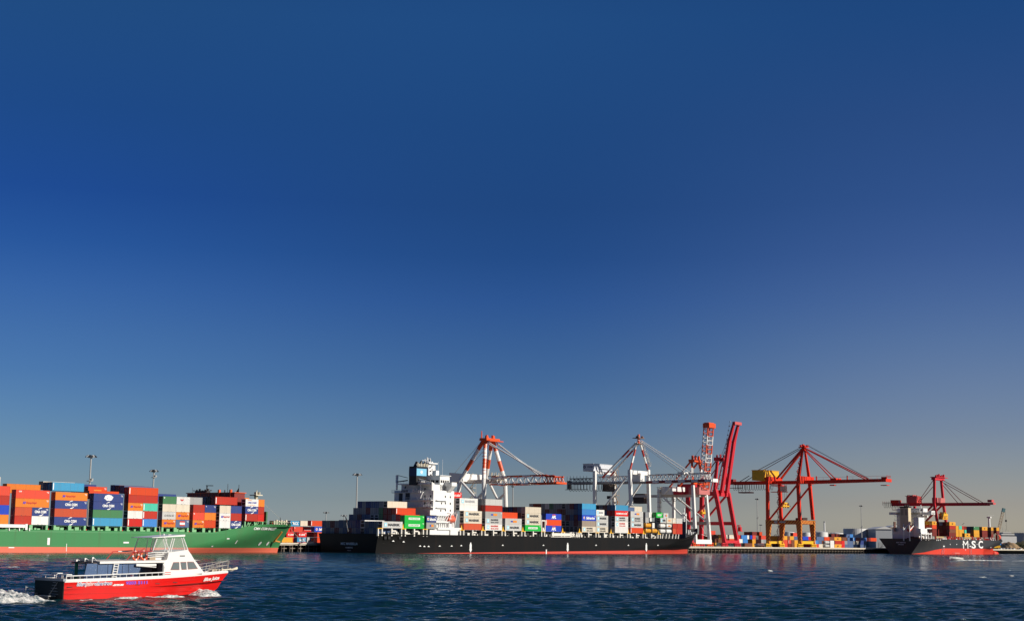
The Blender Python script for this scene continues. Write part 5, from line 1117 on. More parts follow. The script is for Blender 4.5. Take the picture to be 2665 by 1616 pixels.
m = MB(); lattice(m, (c.um, c.p(1545, 1250, 'M').y, zg1), (c.um, vb, zg1), 6, 6, 2.2, (0,), .2); m.box(c.um - 4, c.um - 3.4, c.p(1540, 1250, 'M').y, vb + 1, zg0 - 3, zg0 - 2.7)
for k in range(7): v = vb - k * 2.2; m.tube((c.um - 3.7, v, zg0 - 3), (c.um - 3.7, v, zg1 + 3.5), .13, n=4)
m.box(c.um - 2.6, c.um - 1, vb - 1, vb + .6, zg0 - 2.5, zg1 + 1.0); c.part('backreach_walkway', m, [CGR])
c.festoon(1481, 1543, 1260, 1278, 8); c.festoon(1552, 1572, 1260, 1278, 3)
m = MB(); v0 = c.p(1592, 1270, 'M').y; v1 = c.p(1576, 1270, 'M').y; m.box(c.um - 3, c.um + 3, v0, v1, zg0 - 4, zg0 - .2); c.part('trolley_cab', m, [P('cab_brown', (.07, .045, .035), .6)])
sp = c.p(1588, 1294, 'M'); m = MB(); m.tube((c.um, sp.y, sp.z), (c.um, sp.y, zg0 - 3), .07, n=4); m.box(c.um - 2, c.um + 2, sp.y - .8, sp.y + .8, sp.z - .8, sp.z + .8); m.prism([(c.um - .8, sp.y, sp.z - 4), (c.um + .8, sp.y, sp.z - 4), (c.um, sp.y, sp.z - 1)], (0, .6, 0)); c.part('hoist_block', m, [DARK])
hy0 = c.p(1545, 1215, ('N', -.5)).y; hy1 = c.p(1517.5, 1215, ('N', -.5)).y; hz0 = c.p(1530, 1228, ('N', -.5)).z; hz1 = c.p(1545, 1206.5, ('N', -.5)).z
m = MB(); m.box(c.u0 - .5, c.u1 + .2, hy0, hy1, hz0 + .5, hz1, 0); m.box(c.u0 - .7, c.u1 + .4, hy0 - .2, hy1 + .2, hz1, hz1 + .2, 0); m.box(c.u0 + 4, c.u1 - 4, hy0 - .1, hy0, hz0 + 1.6, hz0 + 2.0, 1); c.part('machinery_house', m, [P('house_white', (.66, .68, .72), .5, .1), DARK])
m = MB(); u = c.u0 - .56; yc = (hy0 + hy1) / 2; zc = (hz0 + hz1) / 2 + .6; put_text(m, 'DP WORLD', 0, 0, (hy1 - hy0) * .5, .9, fn=lambda x, z: (u, yc - 1.2 - x, zc + z)); pts = [(u, yc + 2.6 + .85 * math.cos(k * .52), zc + .85 * math.sin(k * .52)) for k in range(12)]; m.poly(pts); m.box(u - .02, u - .005, yc + 2.2, yc + 2.9, zc - .15, zc + .25, 1); c.part('name_sign', m, [P('sign_navy', (.015, .03, .14), .5, 0), LTEXT])
ah = c.p(1662, 1138, 'M'); BM = P('band_maroon', (.42, .03, .02), .5)
for f, x0_ in (('N', 1640), ('F', 1686)):
    sg = -1.5 if f == 'N' else 1.5; c.bar('mast_leg', c.p(x0_, 1222, f), ah + Vector((sg, 0, -3)), .55, [CWH, BM], bands=(4, (1, 0, 1, 0)), tube=True)
    e = c.p(1578, 1236, f); c.bar('back_strut', ah + Vector((sg, .6, -3)), (c.um + sg * 2, c.p(1576, 1238, 'M').y, zg1 + 2.5), .5, [CWH, BM], bands=(5, (0, 1, 0, 0, 1)), tube=True)
    e = c.p(1799, 1233, 'M'); c.bar('fore_stay', ah + Vector((sg, -.6, -1.5)), (c.um + sg * 2, e.y, zg1 + 3.2), .22, WO, tube=True)
    e = c.p(1775, 1228, 'M'); c.bar('hoist_rope', ah + Vector((sg, -1.6, -3)), (c.um + sg * 2, e.y, e.z), .1, [GREYP], tube=True)
m = MB(); m.box(ah.x - 3, ah.x + 3, ah.y - 2, ah.y + 2, ah.z - .6, ah.z - .3); m.cyl(ah.x, ah.y, ah.z - 3.4, ah.z + 1.6, .7, n=8, m=1)
for k in range(6): m.box(ah.x - 3 + k, ah.x - 2.3 + k, ah.y - 2 + (k * 5 % 4), ah.y - 1.2 + (k * 5 % 4), ah.z - .3, ah.z + .5 + .3 * (k % 2))
m.box(ah.x - 2.6, ah.x + 2.6, ah.y - 1.2, ah.y + 1.2, ah.z - 3.6, ah.z - 3.3); c.part('mast_head', m, [P('mast_brown', (.22, .12, .08), .6), ORED])
c.stairs((1690, 1212, ('F', 1.5)), (1669, 1150, ('M', 2.5)), 6, [P('stair_cream', (.6, .52, .42), .6)], 1.2)
c.stairs((1606, 1390, 'F'), (1602, 1222, 'F'), 10, [P('stair_brown', (.42, .24, .12), .6)], 2.2)
m = MB(); e = c.p(1777, 1230, 'M'); m.box(c.um - 2, c.um + 2, e.y - 2, e.y + 2, zg1 + 3.4, zg1 + 4.6); c.part('sheave_block', m, WO); m = MB(); m.box(c.um - 2.6, c.um + 2.6, vf - .5, vf + 1.0, zg0 + .2, zg1 + .9); c.part('boom_head', m, WO); m = MB(); m.box(c.um - 2, c.um + 2, c.p(1672, 1240, 'M').y, c.p(1650, 1240, 'M').y, zg1, zg1 + 4.5); c.part('winch_house', m, WO)

# --- crane 1: red and white tubes
c = Crane('quay crane with tall splayed mast of thick red and white banded tubes', 1264, 1321, 1424)
c.vl = Q.end(1231, 1400, c.u1)[0]; OW = [ORED, CWH]
apN = c.p(1264, 1142, ('M', -3.5)); apF = c.p(1283, 1147, ('M', 3.5)); yA = (apN.y + apF.y) / 2; zA = (apN.z + apF.z) / 2
for f, wx, lx, lpy in (('N', 1259, 1198, 1250), ('F', 1314.5, 1266, 1241)):
    u = c.u0 if f == 'N' else c.u1; ap_ = apN if f == 'N' else apF
    b0 = c.p(wx, 1246 if f == 'N' else 1252, f); c.bar('mast_leg', ap_, b0, .95, OW, bands=(4, (0, 1, 0, 1)), tube=True)
    l0 = c.p(lx, lpy, f); c.bar('back_leg', ap_ + Vector((0, .8, 0)), l0, .95, OW, bands=(4, (0, 1, 0, 1)), tube=True)
    g0_ = c.p(1263 if f == 'N' else 1320, 1330, f); g0_.z = DECK + 2; c.bar('leg', b0, g0_, 1.0, WO, tube=True)
    lg = c.p(1190 if f == 'N' else 1231, 1290, f); c.bar('leg', l0, (u, c.vl, DECK + 2), .9, WO, tube=True)
    k0 = c.p(1239 if f == 'N' else 1294, 1296 if f == 'N' else 1298, f); k0 = k0 + (k0 - l0) * .05
    c.bar('brace', l0, k0, .6, WO, tube=True); c.bar('brace', b0 + (g0_ - b0) * .2, k0, .6, WO, tube=True)
c.sill(DECK + 2, DECK + 4, WO); c.bogies([ORED, DARK])
zg0 = c.p(1270, 1263, 'M').z; zg1 = c.p(1270, 1248, 'M').z; vm = c.p(1290, 1257, 'M').y; vb = c.p(1172, 1250, 'M').y; vf = c.p(1456, 1259, 'M').y; zt = c.p(1400, 1237, 'M').z; zbm = c.p(1400, 1258, 'M').z
for du in (-4, 4):
    m = MB(); m.box(c.um + du - .6, c.um + du + .6, vm, vb, zg0 + 1.2, zg0 + 2.6); c.part('girder', m, [P('girder_cream', (.62, .56, .5), .5)])
m = MB(); m.box(c.um - 3, c.um + 3, vm, c.p(1206, 1250, 'M').y, zg0 + 2.6, zg1 - .5); c.part('girder_house', m, WO)
m = MB(); lattice(m, (c.um, vm, zbm - .3), (c.um, c.p(1430, 1258, 'M').y, zbm), 7, 8, (zt - zbm), (0, 1, 0, 0, 1, 0, 0), .28, top_in=.7, dg=1); c.part('boom', m, OW)
m = MB(); e0 = c.p(1430, 1258, 'M').y; lattice(m, (c.um, e0, zbm), (c.um, vf, zbm), 3, 8, 3.0, (0,), .32, top_in=.8); m.box(c.um - 4, c.um + 4, vf - 1.2, vf + .6, zbm - .4, zbm + .5); m.tube((c.um - 2.8, e0, zt), (c.um - 2.8, vf + 4, zbm + 3), .4, n=6); m.tube((c.um + 2.8, e0, zt), (c.um + 2.8, vf + 4, zbm + 3), .4, n=6); c.part('boom_head', m, [ORED])
m = MB()
for du in (-2.8, 2.8): m.tube((c.um + du, vm + 4, zg0 + 2), (c.um + du, c.p(1322, 1238, 'M').y, zt), .42, n=8, m=1)
c.part('boom_root', m, OW)
for du, y0_ in ((-3.5, 0), (3.5, 0)):
    e = c.p(1406, 1235, ('M', du)); c.bar('fore_stay', (c.um + du, yA - .5, zA - .5), (c.um + du * .7, e.y, zt), .3, WO, tube=True)
    c.bar('fore_stay', (c.um + du + .8, yA - 1.5, zA - 2.0), (c.um + du * .7 + .6, e.y - 1.5, zt), .22, WO, tube=True)
    c.bar('back_rope', (c.um + du, yA + 1, zA), (c.um + du, vb - 2, c.p(1172, 1250, 'M').z), .1, [STEEL], tube=True)
m = MB(); m.box(c.um - 5, c.um + 5, yA - 2.4, yA + 2.0, zA - .6, zA + .6)
for k in range(6): m.box(c.um - 4.6 + k * 1.6, c.um - 3.8 + k * 1.6, yA - 2 + (k % 3), yA - 1 + (k % 3), zA + .6, zA + 1.6 + .5 * (k % 2))
m.cyl(c.um - 4.4, yA + 1.2, zA, zA + 4.0, .4, .2, n=6); m.box(c.um - 5.2, c.um + 5.2, yA - 4.4, yA - 2.2, zA - .9, zA - .5); c.part('mast_head', m, [ORED])
hv1 = c.p(1169, 1240, ('N', 0)).y; hv0 = c.p(1205, 1240, ('N', 0)).y; m = MB(); m.prism([(c.u0, hv0, zg1 - 1), (c.u0, hv1, zg1 - 1), (c.u0, hv1, c.p(1172, 1229.5, 'N').z), (c.u0, hv0, c.p(1205, 1232, 'N').z)], (c.u1 - c.u0, 0, 0)); c.part('machinery_house', m, WO)
m = MB()
for px, py, w_ in ((1225, 1240, 2.6), (1296, 1236, 3.2), (1284, 1234, 2.4)):
    q_ = c.p(px, py, 'M'); 
    for k in range(2): m.box(c.um - w_, c.um + w_, q_.y - 1.4, q_.y + 1.4, zg1 - .5 + k * 2.0, zg1 - .2 + k * 2.0)
    for du in (-1, 0, 1):
        for dv in (-1.3, 1.3): m.tube((c.um + du * w_ * .95, q_.y + dv, zg1 - .5), (c.um + du * w_ * .95, q_.y + dv, zg1 + 3.3), .14, n=4)
c.part('winch_platform', m, [CREAMP])
c.stairs((1231, 1400, 'F'), (1229, 1256, 'F'), 11, [P('stair_cream', (.6, .52, .42), .6)], 2.4)
m = MB()
for k in range(9): q_ = c.p(1260, 1160 + k * 9, ('N', -1.2)); m.box(q_.x - .6, q_.x + .6, q_.y - .8, q_.y + .8, q_.z - .1, q_.z + .1)
c.part('mast_ladder', m, [ORED])

# --- crane 6: dull red monobox behind the far ship
c = Crane('faraway dull red quay crane with four stays and boom lowered over the smallest ship', 2441, 2463, 1415)
c.vl = VW + 24
zg0 = c.p(2440, 1316, 'M').z; zg1 = c.p(2440, 1307, 'M').z
for f, pts in (('N', [(2441, 1358), (2431.5, 1312), (2432, 1244)]), ('F', [(2463, 1358), (2455.5, 1312), (2449, 1244)])):
    u = c.u0 if f == 'N' else c.u1; P3 = [c.p(x, y, f) for x, y in pts]; g_ = P3[0] + (P3[0] - P3[1]) * 1.0; g_.z = DECK + 1
    c.bar('leg', P3[1], g_, 1.7, PK); c.bar('mast_leg', P3[1], P3[2], 1.6, PK)
    a = c.p(2411 if f == 'N' else 2425, 1355 if f == 'N' else 1342, f); b = c.p(2434 if f == 'N' else 2450, 1330 if f == 'N' else 1316, f)
    a = c.p(2407, 1359, f); b = c.p(2433 if f == 'N' else 2452, 1331 if f == 'N' else 1314, f); c.bar('brace', a, b, 1.2, PK)
    a = c.p(2410 + (0 if f == 'N' else 12), 1332, f); b = c.p(2426 + (0 if f == 'N' else 12), 1316, f); c.bar('brace', a, b, 1.2, PK)
    c.bar('leg', (u, c.vl, zg0), (u, c.vl, DECK + 1), 1.7, PK)
ah = c.p(2441, 1244, 'M'); m = MB(); m.box(c.u0 - 1, c.u1 + 1, ah.y - 1.5, ah.y + 1.5, ah.z - 1.6, ah.z + .4); m.box(c.u0 - 1, c.u1 + 5, ah.y - 2.5, ah.y + 2.5, ah.z + .4, ah.z + .8)
for k in range(6): m.box(c.u0 + k * 3, c.u0 + k * 3 + 1, ah.y - 2, ah.y - 1, ah.z + .8, ah.z + 2 + (k % 3) * .5)
c.part('mast_head', m, PK)
vb = c.p(2300, 1311, 'M').y; vbx = c.p(2322, 1311, 'M').y; vf = c.p(2588, 1308, 'M').y
m = MB(); m.box(c.um - 1.6, c.um + 1.6, c.p(2575, 1310, 'M').y, vbx, zg0, zg1 - .3); c.part('boom', m, PK)
m = MB(); m.box(c.um - 2.6, c.um + 2.6, vf, c.p(2572, 1310, 'M').y, zg0 + .8, zg1 - .4); m.box(c.um - 2.4, c.um + 2.4, c.p(2584, 1303, 'M').y, c.p(2573, 1303, 'M').y, zg1, c.p(2578, 1300, 'M').z); c.part('boom_head', m, [P('pale_red', (.62, .10, .10), .5)])
m = MB(); m.box(c.um - 3, c.um + 3, c.p(2341, 1305, 'M').y, vbx, zg1 - .5, c.p(2330, 1301, 'M').z); c.part('counter_house', m, [REDLEAD])
m = MB(); m.box(c.um - 5, c.um + 5, c.p(2392, 1297, 'M').y, c.p(2366, 1297, 'M').y, zg1 - .3, c.p(2378, 1291, 'M').z); 
for k in range(5): m.box(c.um - 4, c.um + 4, c.p(2364, 1297, 'M').y - k * 1.8, c.p(2364, 1297, 'M').y - k * 1.8 + 1, c.p(2378, 1291, 'M').z, c.p(2378, 1290 - (k % 2) * 2, 'M').z)
c.part('machinery_house', m, [P('house_pink', (.62, .07, .06), .5)])
m = MB(); m.box(c.u0 + .5, c.u1 - .5, ah.y - 2, ah.y + 2, zg1 - .3, c.p(2445, 1295, 'W').z); c.part('operator_platform', m, [P('faded_pink', (.55, .16, .15), .6)])
for sg in (-1.3, 1.3):
    for (x0_, y0_, x1_, nm) in ((2430, 1247, 2388, 'back_stay'), (2430, 1264, 2391, 'back_stay'), (2452, 1248, 2558, 'fore_stay'), (2452, 1254, 2548, 'fore_stay'), (2454, 1262, 2492, 'fore_stay'), (2456, 1256, 2505, 'fore_stay')):
        a = c.p(x0_, y0_, ('M', sg)); e = c.p(x1_, 1306, ('M', sg)); c.bar(nm, a, (c.um + sg, e.y, zg1 - .3), .34, [P('stay_maroon', (.2, .02, .03), .6)])
m = MB(); m.box(c.um - 2, c.um + 2, vbx, vb, zg1 - .2, zg1 + .1)
for k in range(5): m.tube((c.um - 2, vb + (vbx - vb) * k / 4, zg1 - 2), (c.um - 2, vb + (vbx - vb) * k / 4, zg1 + 1), .12, n=4)
c.part('backreach_walkway', m, [P('platform_maroon', (.22, .02, .02), .6)])
c.festoon(2300, 2340, 1309, 1321, 7)
m = MB(); q0_ = c.p(2325, 1320, 'M').y; q1_ = c.p(2340, 1320, 'M').y; z_ = c.p(2330, 1327, 'M').z; m.box(c.um - 2, c.um + 2, q1_, q0_, z_, z_ + .4)
for k in range(3): m.tube((c.um - 2, q1_ + (q0_ - q1_) * k / 2, z_), (c.um - 2, q1_ + (q0_ - q1_) * k / 2, zg0), .14, n=4)
c.part('maintenance_platform', m, [P('faded_pink', (.55, .16, .15), .6)])
sp = c.p(2455, 1338, 'M'); m = MB(); m.box(c.um - 6, c.um + 6, sp.y - 1.2, sp.y + 1.2, sp.z - 1, sp.z + .4)
for du in (-5, -2, 2, 5): m.cyl(c.um + du, sp.y, sp.z - 1.4, sp.z + 1.6, .6, n=8)
c.part('spreader', m, [YELLOWP]); m = MB()
for du in (-2, 2): m.tube((c.um + du, sp.y, sp.z), (c.um + du, sp.y, zg0), .08, n=4)
c.part('hoist_rope', m, [WIRE])
zc_ = sp.z - 1.1; container(Q, c.um - 6.1, c.um + 6.1, sp.y - 1.17, zc_ - 2.7, 2.6, 'yellow', 'msc', where='hanging from the faraway crane over the smallest ship', group='containers in the air')

# ------------------------------------------------------------------ the far far ship
NTH += ['fifteenth', 'sixteenth', 'seventeenth', 'eighteenth', 'nineteenth', 'twentieth', 'twenty-first', 'twenty-second', 'twenty-third', 'twenty-fourth', 'twenty-fifth', 'twenty-sixth', 'twenty-seventh', 'twenty-eighth', 'twenty-ninth', 'thirtieth']
def at(px, py, Y):
    d = ray(px, py); t = Y / d.y; return Vector((0, 0, H_CAM)) + d * t
MF = Frame(Q.world(quay_u(2400, 1437, -36), -36), 52)
ms = thing('container_ship', 'smaller dark container ship with three big white letters and red boot stripe', 'container ship', MF.o, 52)
mB = 30.0
HM = P('hull_charcoal', (0.030, 0.031, 0.034), 0.45, 0.3, scale=0.12, streak=True); BOOTM = P('boot_scarlet', (0.70, 0.04, 0.015), 0.55, 0.3, scale=0.2, streak=True); DKM = P('deck_oxide', (0.16, 0.03, 0.02), 0.7)
tw3 = MF.side(2585, 1436, mB / 2)[0]; td3 = MF.side(2596, 1404, mB / 2)[0]; mdeck = MF.side(2520, 1403.8, 0)[1]; mboot_ = MF.side(2520, 1426.8, 0)[1]
xa_ = MF.side(2412, 1437, 0)[0]; xb_ = MF.side(2452, 1437, 0)[0]
def mboot(x): return .05 + (mboot_ - .05) * max(0, min(1, (x - xa_) / (xb_ - xa_))) ** .7
def mtop(x): return mdeck + 2.0 * max(0, min(1, (x - td3 + 16) / 10))
hull_mesh('hull', MF, mB, 0, td3 - 72, td3 - 34, tw3, td3, [(-2, 0), (mboot, 1), (6.5, 1)], mtop, [BOOTM, HM, DKM], ms, p_w=1.1, p_d=1.6, stern_tuck=.5)
b = MB(); xb_ = MF.side(2593, 1436, mB / 2)[0]; b.tube((xb_ - 9, mB / 2, .2), (xb_ + .5, mB / 2, .3), 2.6, 1.6, 12); b.tube((xb_ + .5, mB / 2, .3), (xb_ + 2.0, mB / 2, .4), 1.6, .4, 12); b.build('bulbous_bow', BOOTM, ms, smooth=True)
b = MB()
for ch, p0, p1 in (('M', 2506, 2519.4), ('S', 2528, 2539.2), ('C', 2546, 2557.8)):
    x0_, z_ = MF.side(p0, 1416.3, 0); x1_ = MF.side(p1, 1416.3, 0)[0]; b = MB(); put_text(b, ch, (x0_ + x1_) / 2, z_, x1_ - x0_, 5.4, y=-.12, bold=.0 if ch == 'M' else .03); b.build('hull_letter', LTEXT, ms)
for p0 in (2454, 2523):
    x0_, z_ = MF.side(p0, 1423.5, 0); b = MB(); b.box(x0_, x0_ + 2.8, -.12, -.06, z_ + .3, z_ + 1.1); b.bar((x0_ + .3, -.1, z_ + .6), (x0_ - (2.8 if p0 < 2500 else 0), -.1, .4), .5, .1); b.bar((x0_ + 2.5, -.1, z_ + .6), (x0_ + (.2 if p0 < 2500 else 2.5), -.1, .4), .5, .1); b.build('hull_bracket_mark', LTEXT, ms)
b = MB()
for px, py in ((2437, 1405), (2441, 1405), (2446, 1405), (2472, 1416), (2489, 1416), (2504, 1416), (2521, 1416), (2542, 1416), (2578, 1424), (2512, 1430)):
    x_, z_ = MF.side(px, py, 0); b.box(x_, x_ + .9, -.1, -.05, z_ - .3, z_ + .4)
b.islands('depth_mark', LTEXT, ms)
yy_, zz_ = MF.end(2345, 1411, 0); b = MB(); fn = lambda x, z: (-.1, yy_ - x, zz_ + z); put_text(b, 'MSC MANU', 0, 0, 6.5, .8, fn=fn); put_text(b, 'PANAMA', 0, -1.3, 4, .6, fn=fn); b.build('name_lettering', P('stern_lettering', (.62, .66, .72), .5, 0), ms)
# superstructure
TWM = P('house_greywhite', (.80, .79, .77), .5, .2); FUN = P('funnel_cream', (.66, .55, .38), .5, .15)
XW = MF.side(2424, 1336, 0)[0]
def me(px, py, x=None): return MF.end(px, py, XW if x is None else x)
XH = XW - 11
b = MB(); ya = me(2396, 1384, XH)[0]; yb2 = me(2322, 1384, XH)[0]; b.box(XH, XW + 5, ya, yb2, mdeck - 1, me(2360, 1374.5, XH)[1]); b.build('deckhouse', TWM, ms)
b = MB(); y0_ = me(2371, 1340)[0]; y1_ = me(2330, 1340)[0]; y2_ = me(2398, 1340)[0]
for k in range(5):
    z_ = me(2360, 1374, XH)[1] + k * 2.65; b.box(XW - 1.5, XW + 6, y2_, y1_, z_ - .12, z_ + .12); b.box(XW, XW + 6, y2_ + 1, y1_ - 1, z_, z_ + 2.5)
    for j in range(10): yj = y2_ + (y1_ - y2_) * j / 9; b.tube((XW - 1.4, yj, z_), (XW - 1.4, yj, z_ + 1.1), .07, n=4)
    b.tube((XW - 1.4, y2_, z_ + 1.1), (XW - 1.4, y1_, z_ + 1.1), .07, n=4)
b.build('superstructure', TWM, ms)
b = MB(); zw0 = me(2420, 1341)[1]; zw1 = me(2420, 1332)[1]; b.box(XW, XW + 5, .0, mB, zw0 + .6, zw1); b.box(XW + .3, XW + 6, .0, 1.8, zw0 + .6, zw1 + .9)
b.box(XW + 1, XW + 8, 6, mB - 6, zw1, zw1 + 2.6); 
for k in range(9): b.box(XW + .95, XW + 1.2, 7 + k * 1.9, 8.3 + k * 1.9, zw1 + .9, zw1 + 1.9, 1)
b.build('wheelhouse', [TWM, WIN], ms)
b = MB(); x0_ = XH + 1.0; ya = me(2364, 1340, x0_)[0]; yb2 = me(2342.5, 1340, x0_)[0]; zt_ = me(2353, 1320.5, x0_)[1]; xl_ = MF.side(2371, 1340, ya)[0]
b.box(x0_, xl_, ya, yb2, mdeck, zt_, 0); b.box(x0_ - .3, xl_ + .3, ya - .3, yb2 + .3, zt_, zt_ + .8, 1)
for k in range(4): b.cyl(x0_ + 1 + k * 1.5, ya + 1.5 + (k % 2) * 2, zt_ + .8, zt_ + 2.2, .5, n=8, m=1)
b.box(x0_ - .05, x0_, ya + .6, (ya + yb2) / 2 - .4, zt_ - 5, zt_ - 1, 2); b.box(x0_ - .05, x0_, (ya + yb2) / 2 + .4, yb2 - .6, zt_ - 5, zt_ - 1, 2); b.build('funnel', [FUN, BLACKP, P('funnel_louver', (.40, .32, .22), .6)], ms)
b = MB(); xm_ = XW + 4; zt_ = MF.side(2390, 1313, 9)[1]; b.cyl(xm_, 9, zw1, zt_, .5, .3, n=8); b.box(xm_ - 1.5, xm_ + 1.5, 6, 12, zt_ - 5.5, zt_ - 5); b.box(xm_ - 2.5, xm_ + 2.5, 5, 11, zt_ - 8.4, zt_ - 7.0)
for k in range(5): b.cyl(xm_ - 1 + k * .5, 6 + k * 1.2, zt_ - 5, zt_ - 3.8, .4, n=6)
b.build('radar_mast', WHITE, ms)
b = MB(); xq0 = MF.side(2391, 1360, 3)[0]; xq1 = MF.side(2406, 1360, 3)[0]; b.box(xq0, xq1, 3, 6.5, mdeck, MF.side(2398, 1346, 3)[1]); b.build('forward_house', WHITE, ms)
b = MB(); x0_, z0_ = MF.side(2397, 1400, .5); x1_ = MF.side(2430, 1400, .5)[0]
for px in (2397, 2409, 2416, 2424, 2429): x_ = MF.side(px, 1400, .5)[0]; b.box(x_, x_ + .7, .4, 1.1, mdeck - 1, mdeck + 4.2)
b.box(x0_, x1_, .4, 1.4, mdeck + 3.0, mdeck + 3.6); b.box(x0_ + (x1_ - x0_) * .5, x1_, .4, 1.2, mdeck + 6.6, mdeck + 7.2); b.box(x1_ - .7, x1_, .4, 1.1, mdeck, mdeck + 7)
b.box(x0_, x0_ + (x1_ - x0_) * .5, .6, 4, mdeck + 3.6, mdeck + 6.6); b.build('davit_frame', WHITE, ms)
b = MB(); y0_, z0_ = me(2369, 1382, XH - 3); zc0 = me(2372, 1364, XH - 3)[1]; b.tube((XH - 6.5, y0_, z0_), (XH - 6.3, y0_ - .2, z0_ + .6), .4, 1.3, 10); b.tube((XH - 6.3, y0_ - .2, z0_ + .6), (XH - 2, y0_ - 1.6, zc0 - 1), 1.3, 1.3, 10); b.tube((XH - 2, y0_ - 1.6, zc0 - 1), (XH - 1.4, y0_ - 1.8, zc0), 1.3, .4, 10); b.build('lifeboat', P('lifeboat_orange', (.78, .10, .03), .4), ms)
b = MB()
for dy in (-2.6, 1.6): b.bar((XH - 7.5, y0_ + dy + 1.2, z0_ + 1), (XH - 1, y0_ + dy - 1.2, zc0 + 1.2), .6); b.box(XH - 7.7, XH - 7.1, y0_ + dy + .9, y0_ + dy + 1.5, mdeck - 1.5, z0_ + 1.4); b.bar((XH - 7.4, y0_ + dy + 1.2, z0_ + 1), (XH - 4, y0_ + dy + 2.5, zc0), .5)
b.build('lifeboat_ramp', WHITE, ms)
b = MB(); y_, z_ = me(2330, 1374, XH); b.cyl(XH - 1, y_, z_ - 2, me(2330, 1357, XH)[1], .9, n=8); b.build('provision_crane', P('crane_banded', (.55, .30, .22), .6), ms)
b = MB()
rr = random.Random(4)
for k in range(26): x_ = 1 + rr.random() * (XH + 4); b.box(x_, x_ + .8 + rr.random(), 1 + rr.random() * 8, 3 + rr.random() * 8, mdeck - 1, mdeck + .4 + rr.random() * 1.2)
b.build('deck_gear', P('deck_gear_brown', (.10, .04, .03), .7), ms)['kind'] = 'stuff'
# red posts and gear along the deck
b = MB(); w_ = MB()
x = MF.side(2436, 1403, 0)[0]; xe = MF.side(2600, 1403, 0)[0]
while x < xe - 6:
    if rr.random() < .55: b.box(x, x + .5, .3, .9, mdeck - .9, mdeck + rr.choice([1.2, 1.8, 2.4, 1.0]))
    elif rr.random() < .5: w_.box(x, x + rr.uniform(.5, 2), .2, .8, mdeck - .4, mdeck + .5)
    if rr.random() < .3: b.bar((x, .4, mdeck), (x + 1.2, .6, mdeck + 2.4), .35)
    x += rr.uniform(.9, 2.0)
for px in (2443, 2471): x_ = MF.side(px, 1390, .2)[0]; b.cyl(x_, .2, mdeck, mdeck + (6.5 if px == 2443 else 5), .18, n=6)
b.build('deck_post', P('deck_red', (.62, .04, .02), .5), ms)['kind'] = 'stuff'; w_.build('vent_cowl', WHITE, ms)['kind'] = 'stuff'
b = MB(); 
for p0, p1 in ((2436, 2456), (2509, 2528)): b.box(MF.side(p0, 1400, .1)[0], MF.side(p1, 1400, .1)[0], -.1, .5, mdeck + .8, mdeck + 1.8)
b.islands('gangway', P('gangway_tan', (.45, .33, .16), .6), ms)
xm_, zt_ = MF.side(2574, 1344, 15); b = MB(); b.cyl(xm_, 15, mdeck, zt_ - 1, .9, .8, n=12); b.box(xm_ - 1.2, xm_ + 1.2, 13.6, 16.4, zt_ - 1, zt_); b.cyl(xm_, 15.5, zt_, zt_ + 1.6, .12, n=5); b.bar((xm_, 15, zt_ + .6), (xm_ + 2.4, 12, zt_ + 1), .12); b.build('foremast', WHITE, ms)
# its containers
mz0 = MF.side(2500, 1396, 0)[1]; MT = 2.46; MG = 'containers stacked on the smallest ship'
def mc(pl, pr, row, tier, c, mark=None, h=MT, bay='', depth=None, px_row=None):
    xa = MF.side(pl, 1390, row * 2.5)[0]; xb = MF.side(pr, 1390, row * 2.5)[0]
    container(MF, xa, xb, row * 2.5 + .05, mz0 + tier * MT, h - .03, c, mark, where=f', {ORD[tier]} tier{bay}, far ship', group=MG)
Y_ = 'yellow'
# bay 1: tall, with its dark aft ends
xa1 = MF.side(2472, 1390, 0)[0]
def bay(name, pl, pr, cols, rowcols):
    xa = MF.side(pl, 1390, 0)[0]; xb = MF.side(pr, 1390, 0)[0]
    for t, it in enumerate(cols):
        if it: container(MF, xa, xb, .05, mz0 + t * MT, MT - .03, it[0], it[1], where=f', {ORD[t]} tier, {name}, far ship', group=MG)
    for r_, tiers in rowcols.items():
        for t, c_ in tiers.items(): container(MF, xa, xb, r_ * 2.5 + .05, mz0 + t * MT, MT - .03, c_, None, where=f', {ORD[t]} tier, {NTH[r_]} row in, {name}, far ship', group=MG)
bay('tall aft bay', 2472, 2488, [('maroon', None), ('brown', None), ('brick', None), (Y_, 'msc')], {1: {0: 'maroon', 1: 'maroon', 2: 'brown', 3: 'maroon'}, 2: {0: 'maroon', 1: 'brown', 2: 'brown', 3: 'dgrey'}, 3: {0: 'maroon', 1: 'maroon', 2: 'brown', 3: 'maroon'}, 4: {0: 'brown', 1: 'maroon', 2: 'maroon', 3: 'maroon'}})
bay('bay behind the white davits', 2427, 2438.5, [('maroon', None), ('maroon', None), ('ored', None), (Y_, 'msc')], {1: {2: 'ored', 3: Y_}, 2: {2: 'maroon', 3: 'maroon'}, 3: {2: 'maroon', 3: 'maroon'}, 4: {2: 'brown', 3: 'maroon'}, 5: {3: 'maroon'}})
for nm, pl, pr, cs in (('double bay aft half', 2488.3, 2495.5, [(Y_, 'msc'), (Y_, 'msc'), (Y_, 'msc')]), ('double bay fore half', 2496.6, 2504, [(Y_, 'msc'), (Y_, 'msc'), ('turq', 'small')])): bay(nm, pl, pr, cs, {})
mc(2504.2, 2509.5, 0, 2, 'brick', None, bay=', beside the turquoise box'); mc(2504.2, 2509, 0, 1, Y_, None, bay=', beside the stacked yellow boxes')
bay('middle bay', 2511, 2525, [(Y_, 'msc')], {1: {0: 'maroon', 1: 'maroon', 2: 'maroon'}, 2: {0: 'brown', 1: 'maroon', 2: 'maroon'}}); mc(2511, 2515.8, 0, 1, 'turq', None, bay=' on the long yellow box')
mc(2518, 2531, 2, 2, 'maroon', bay=', inboard of middle bay'); 
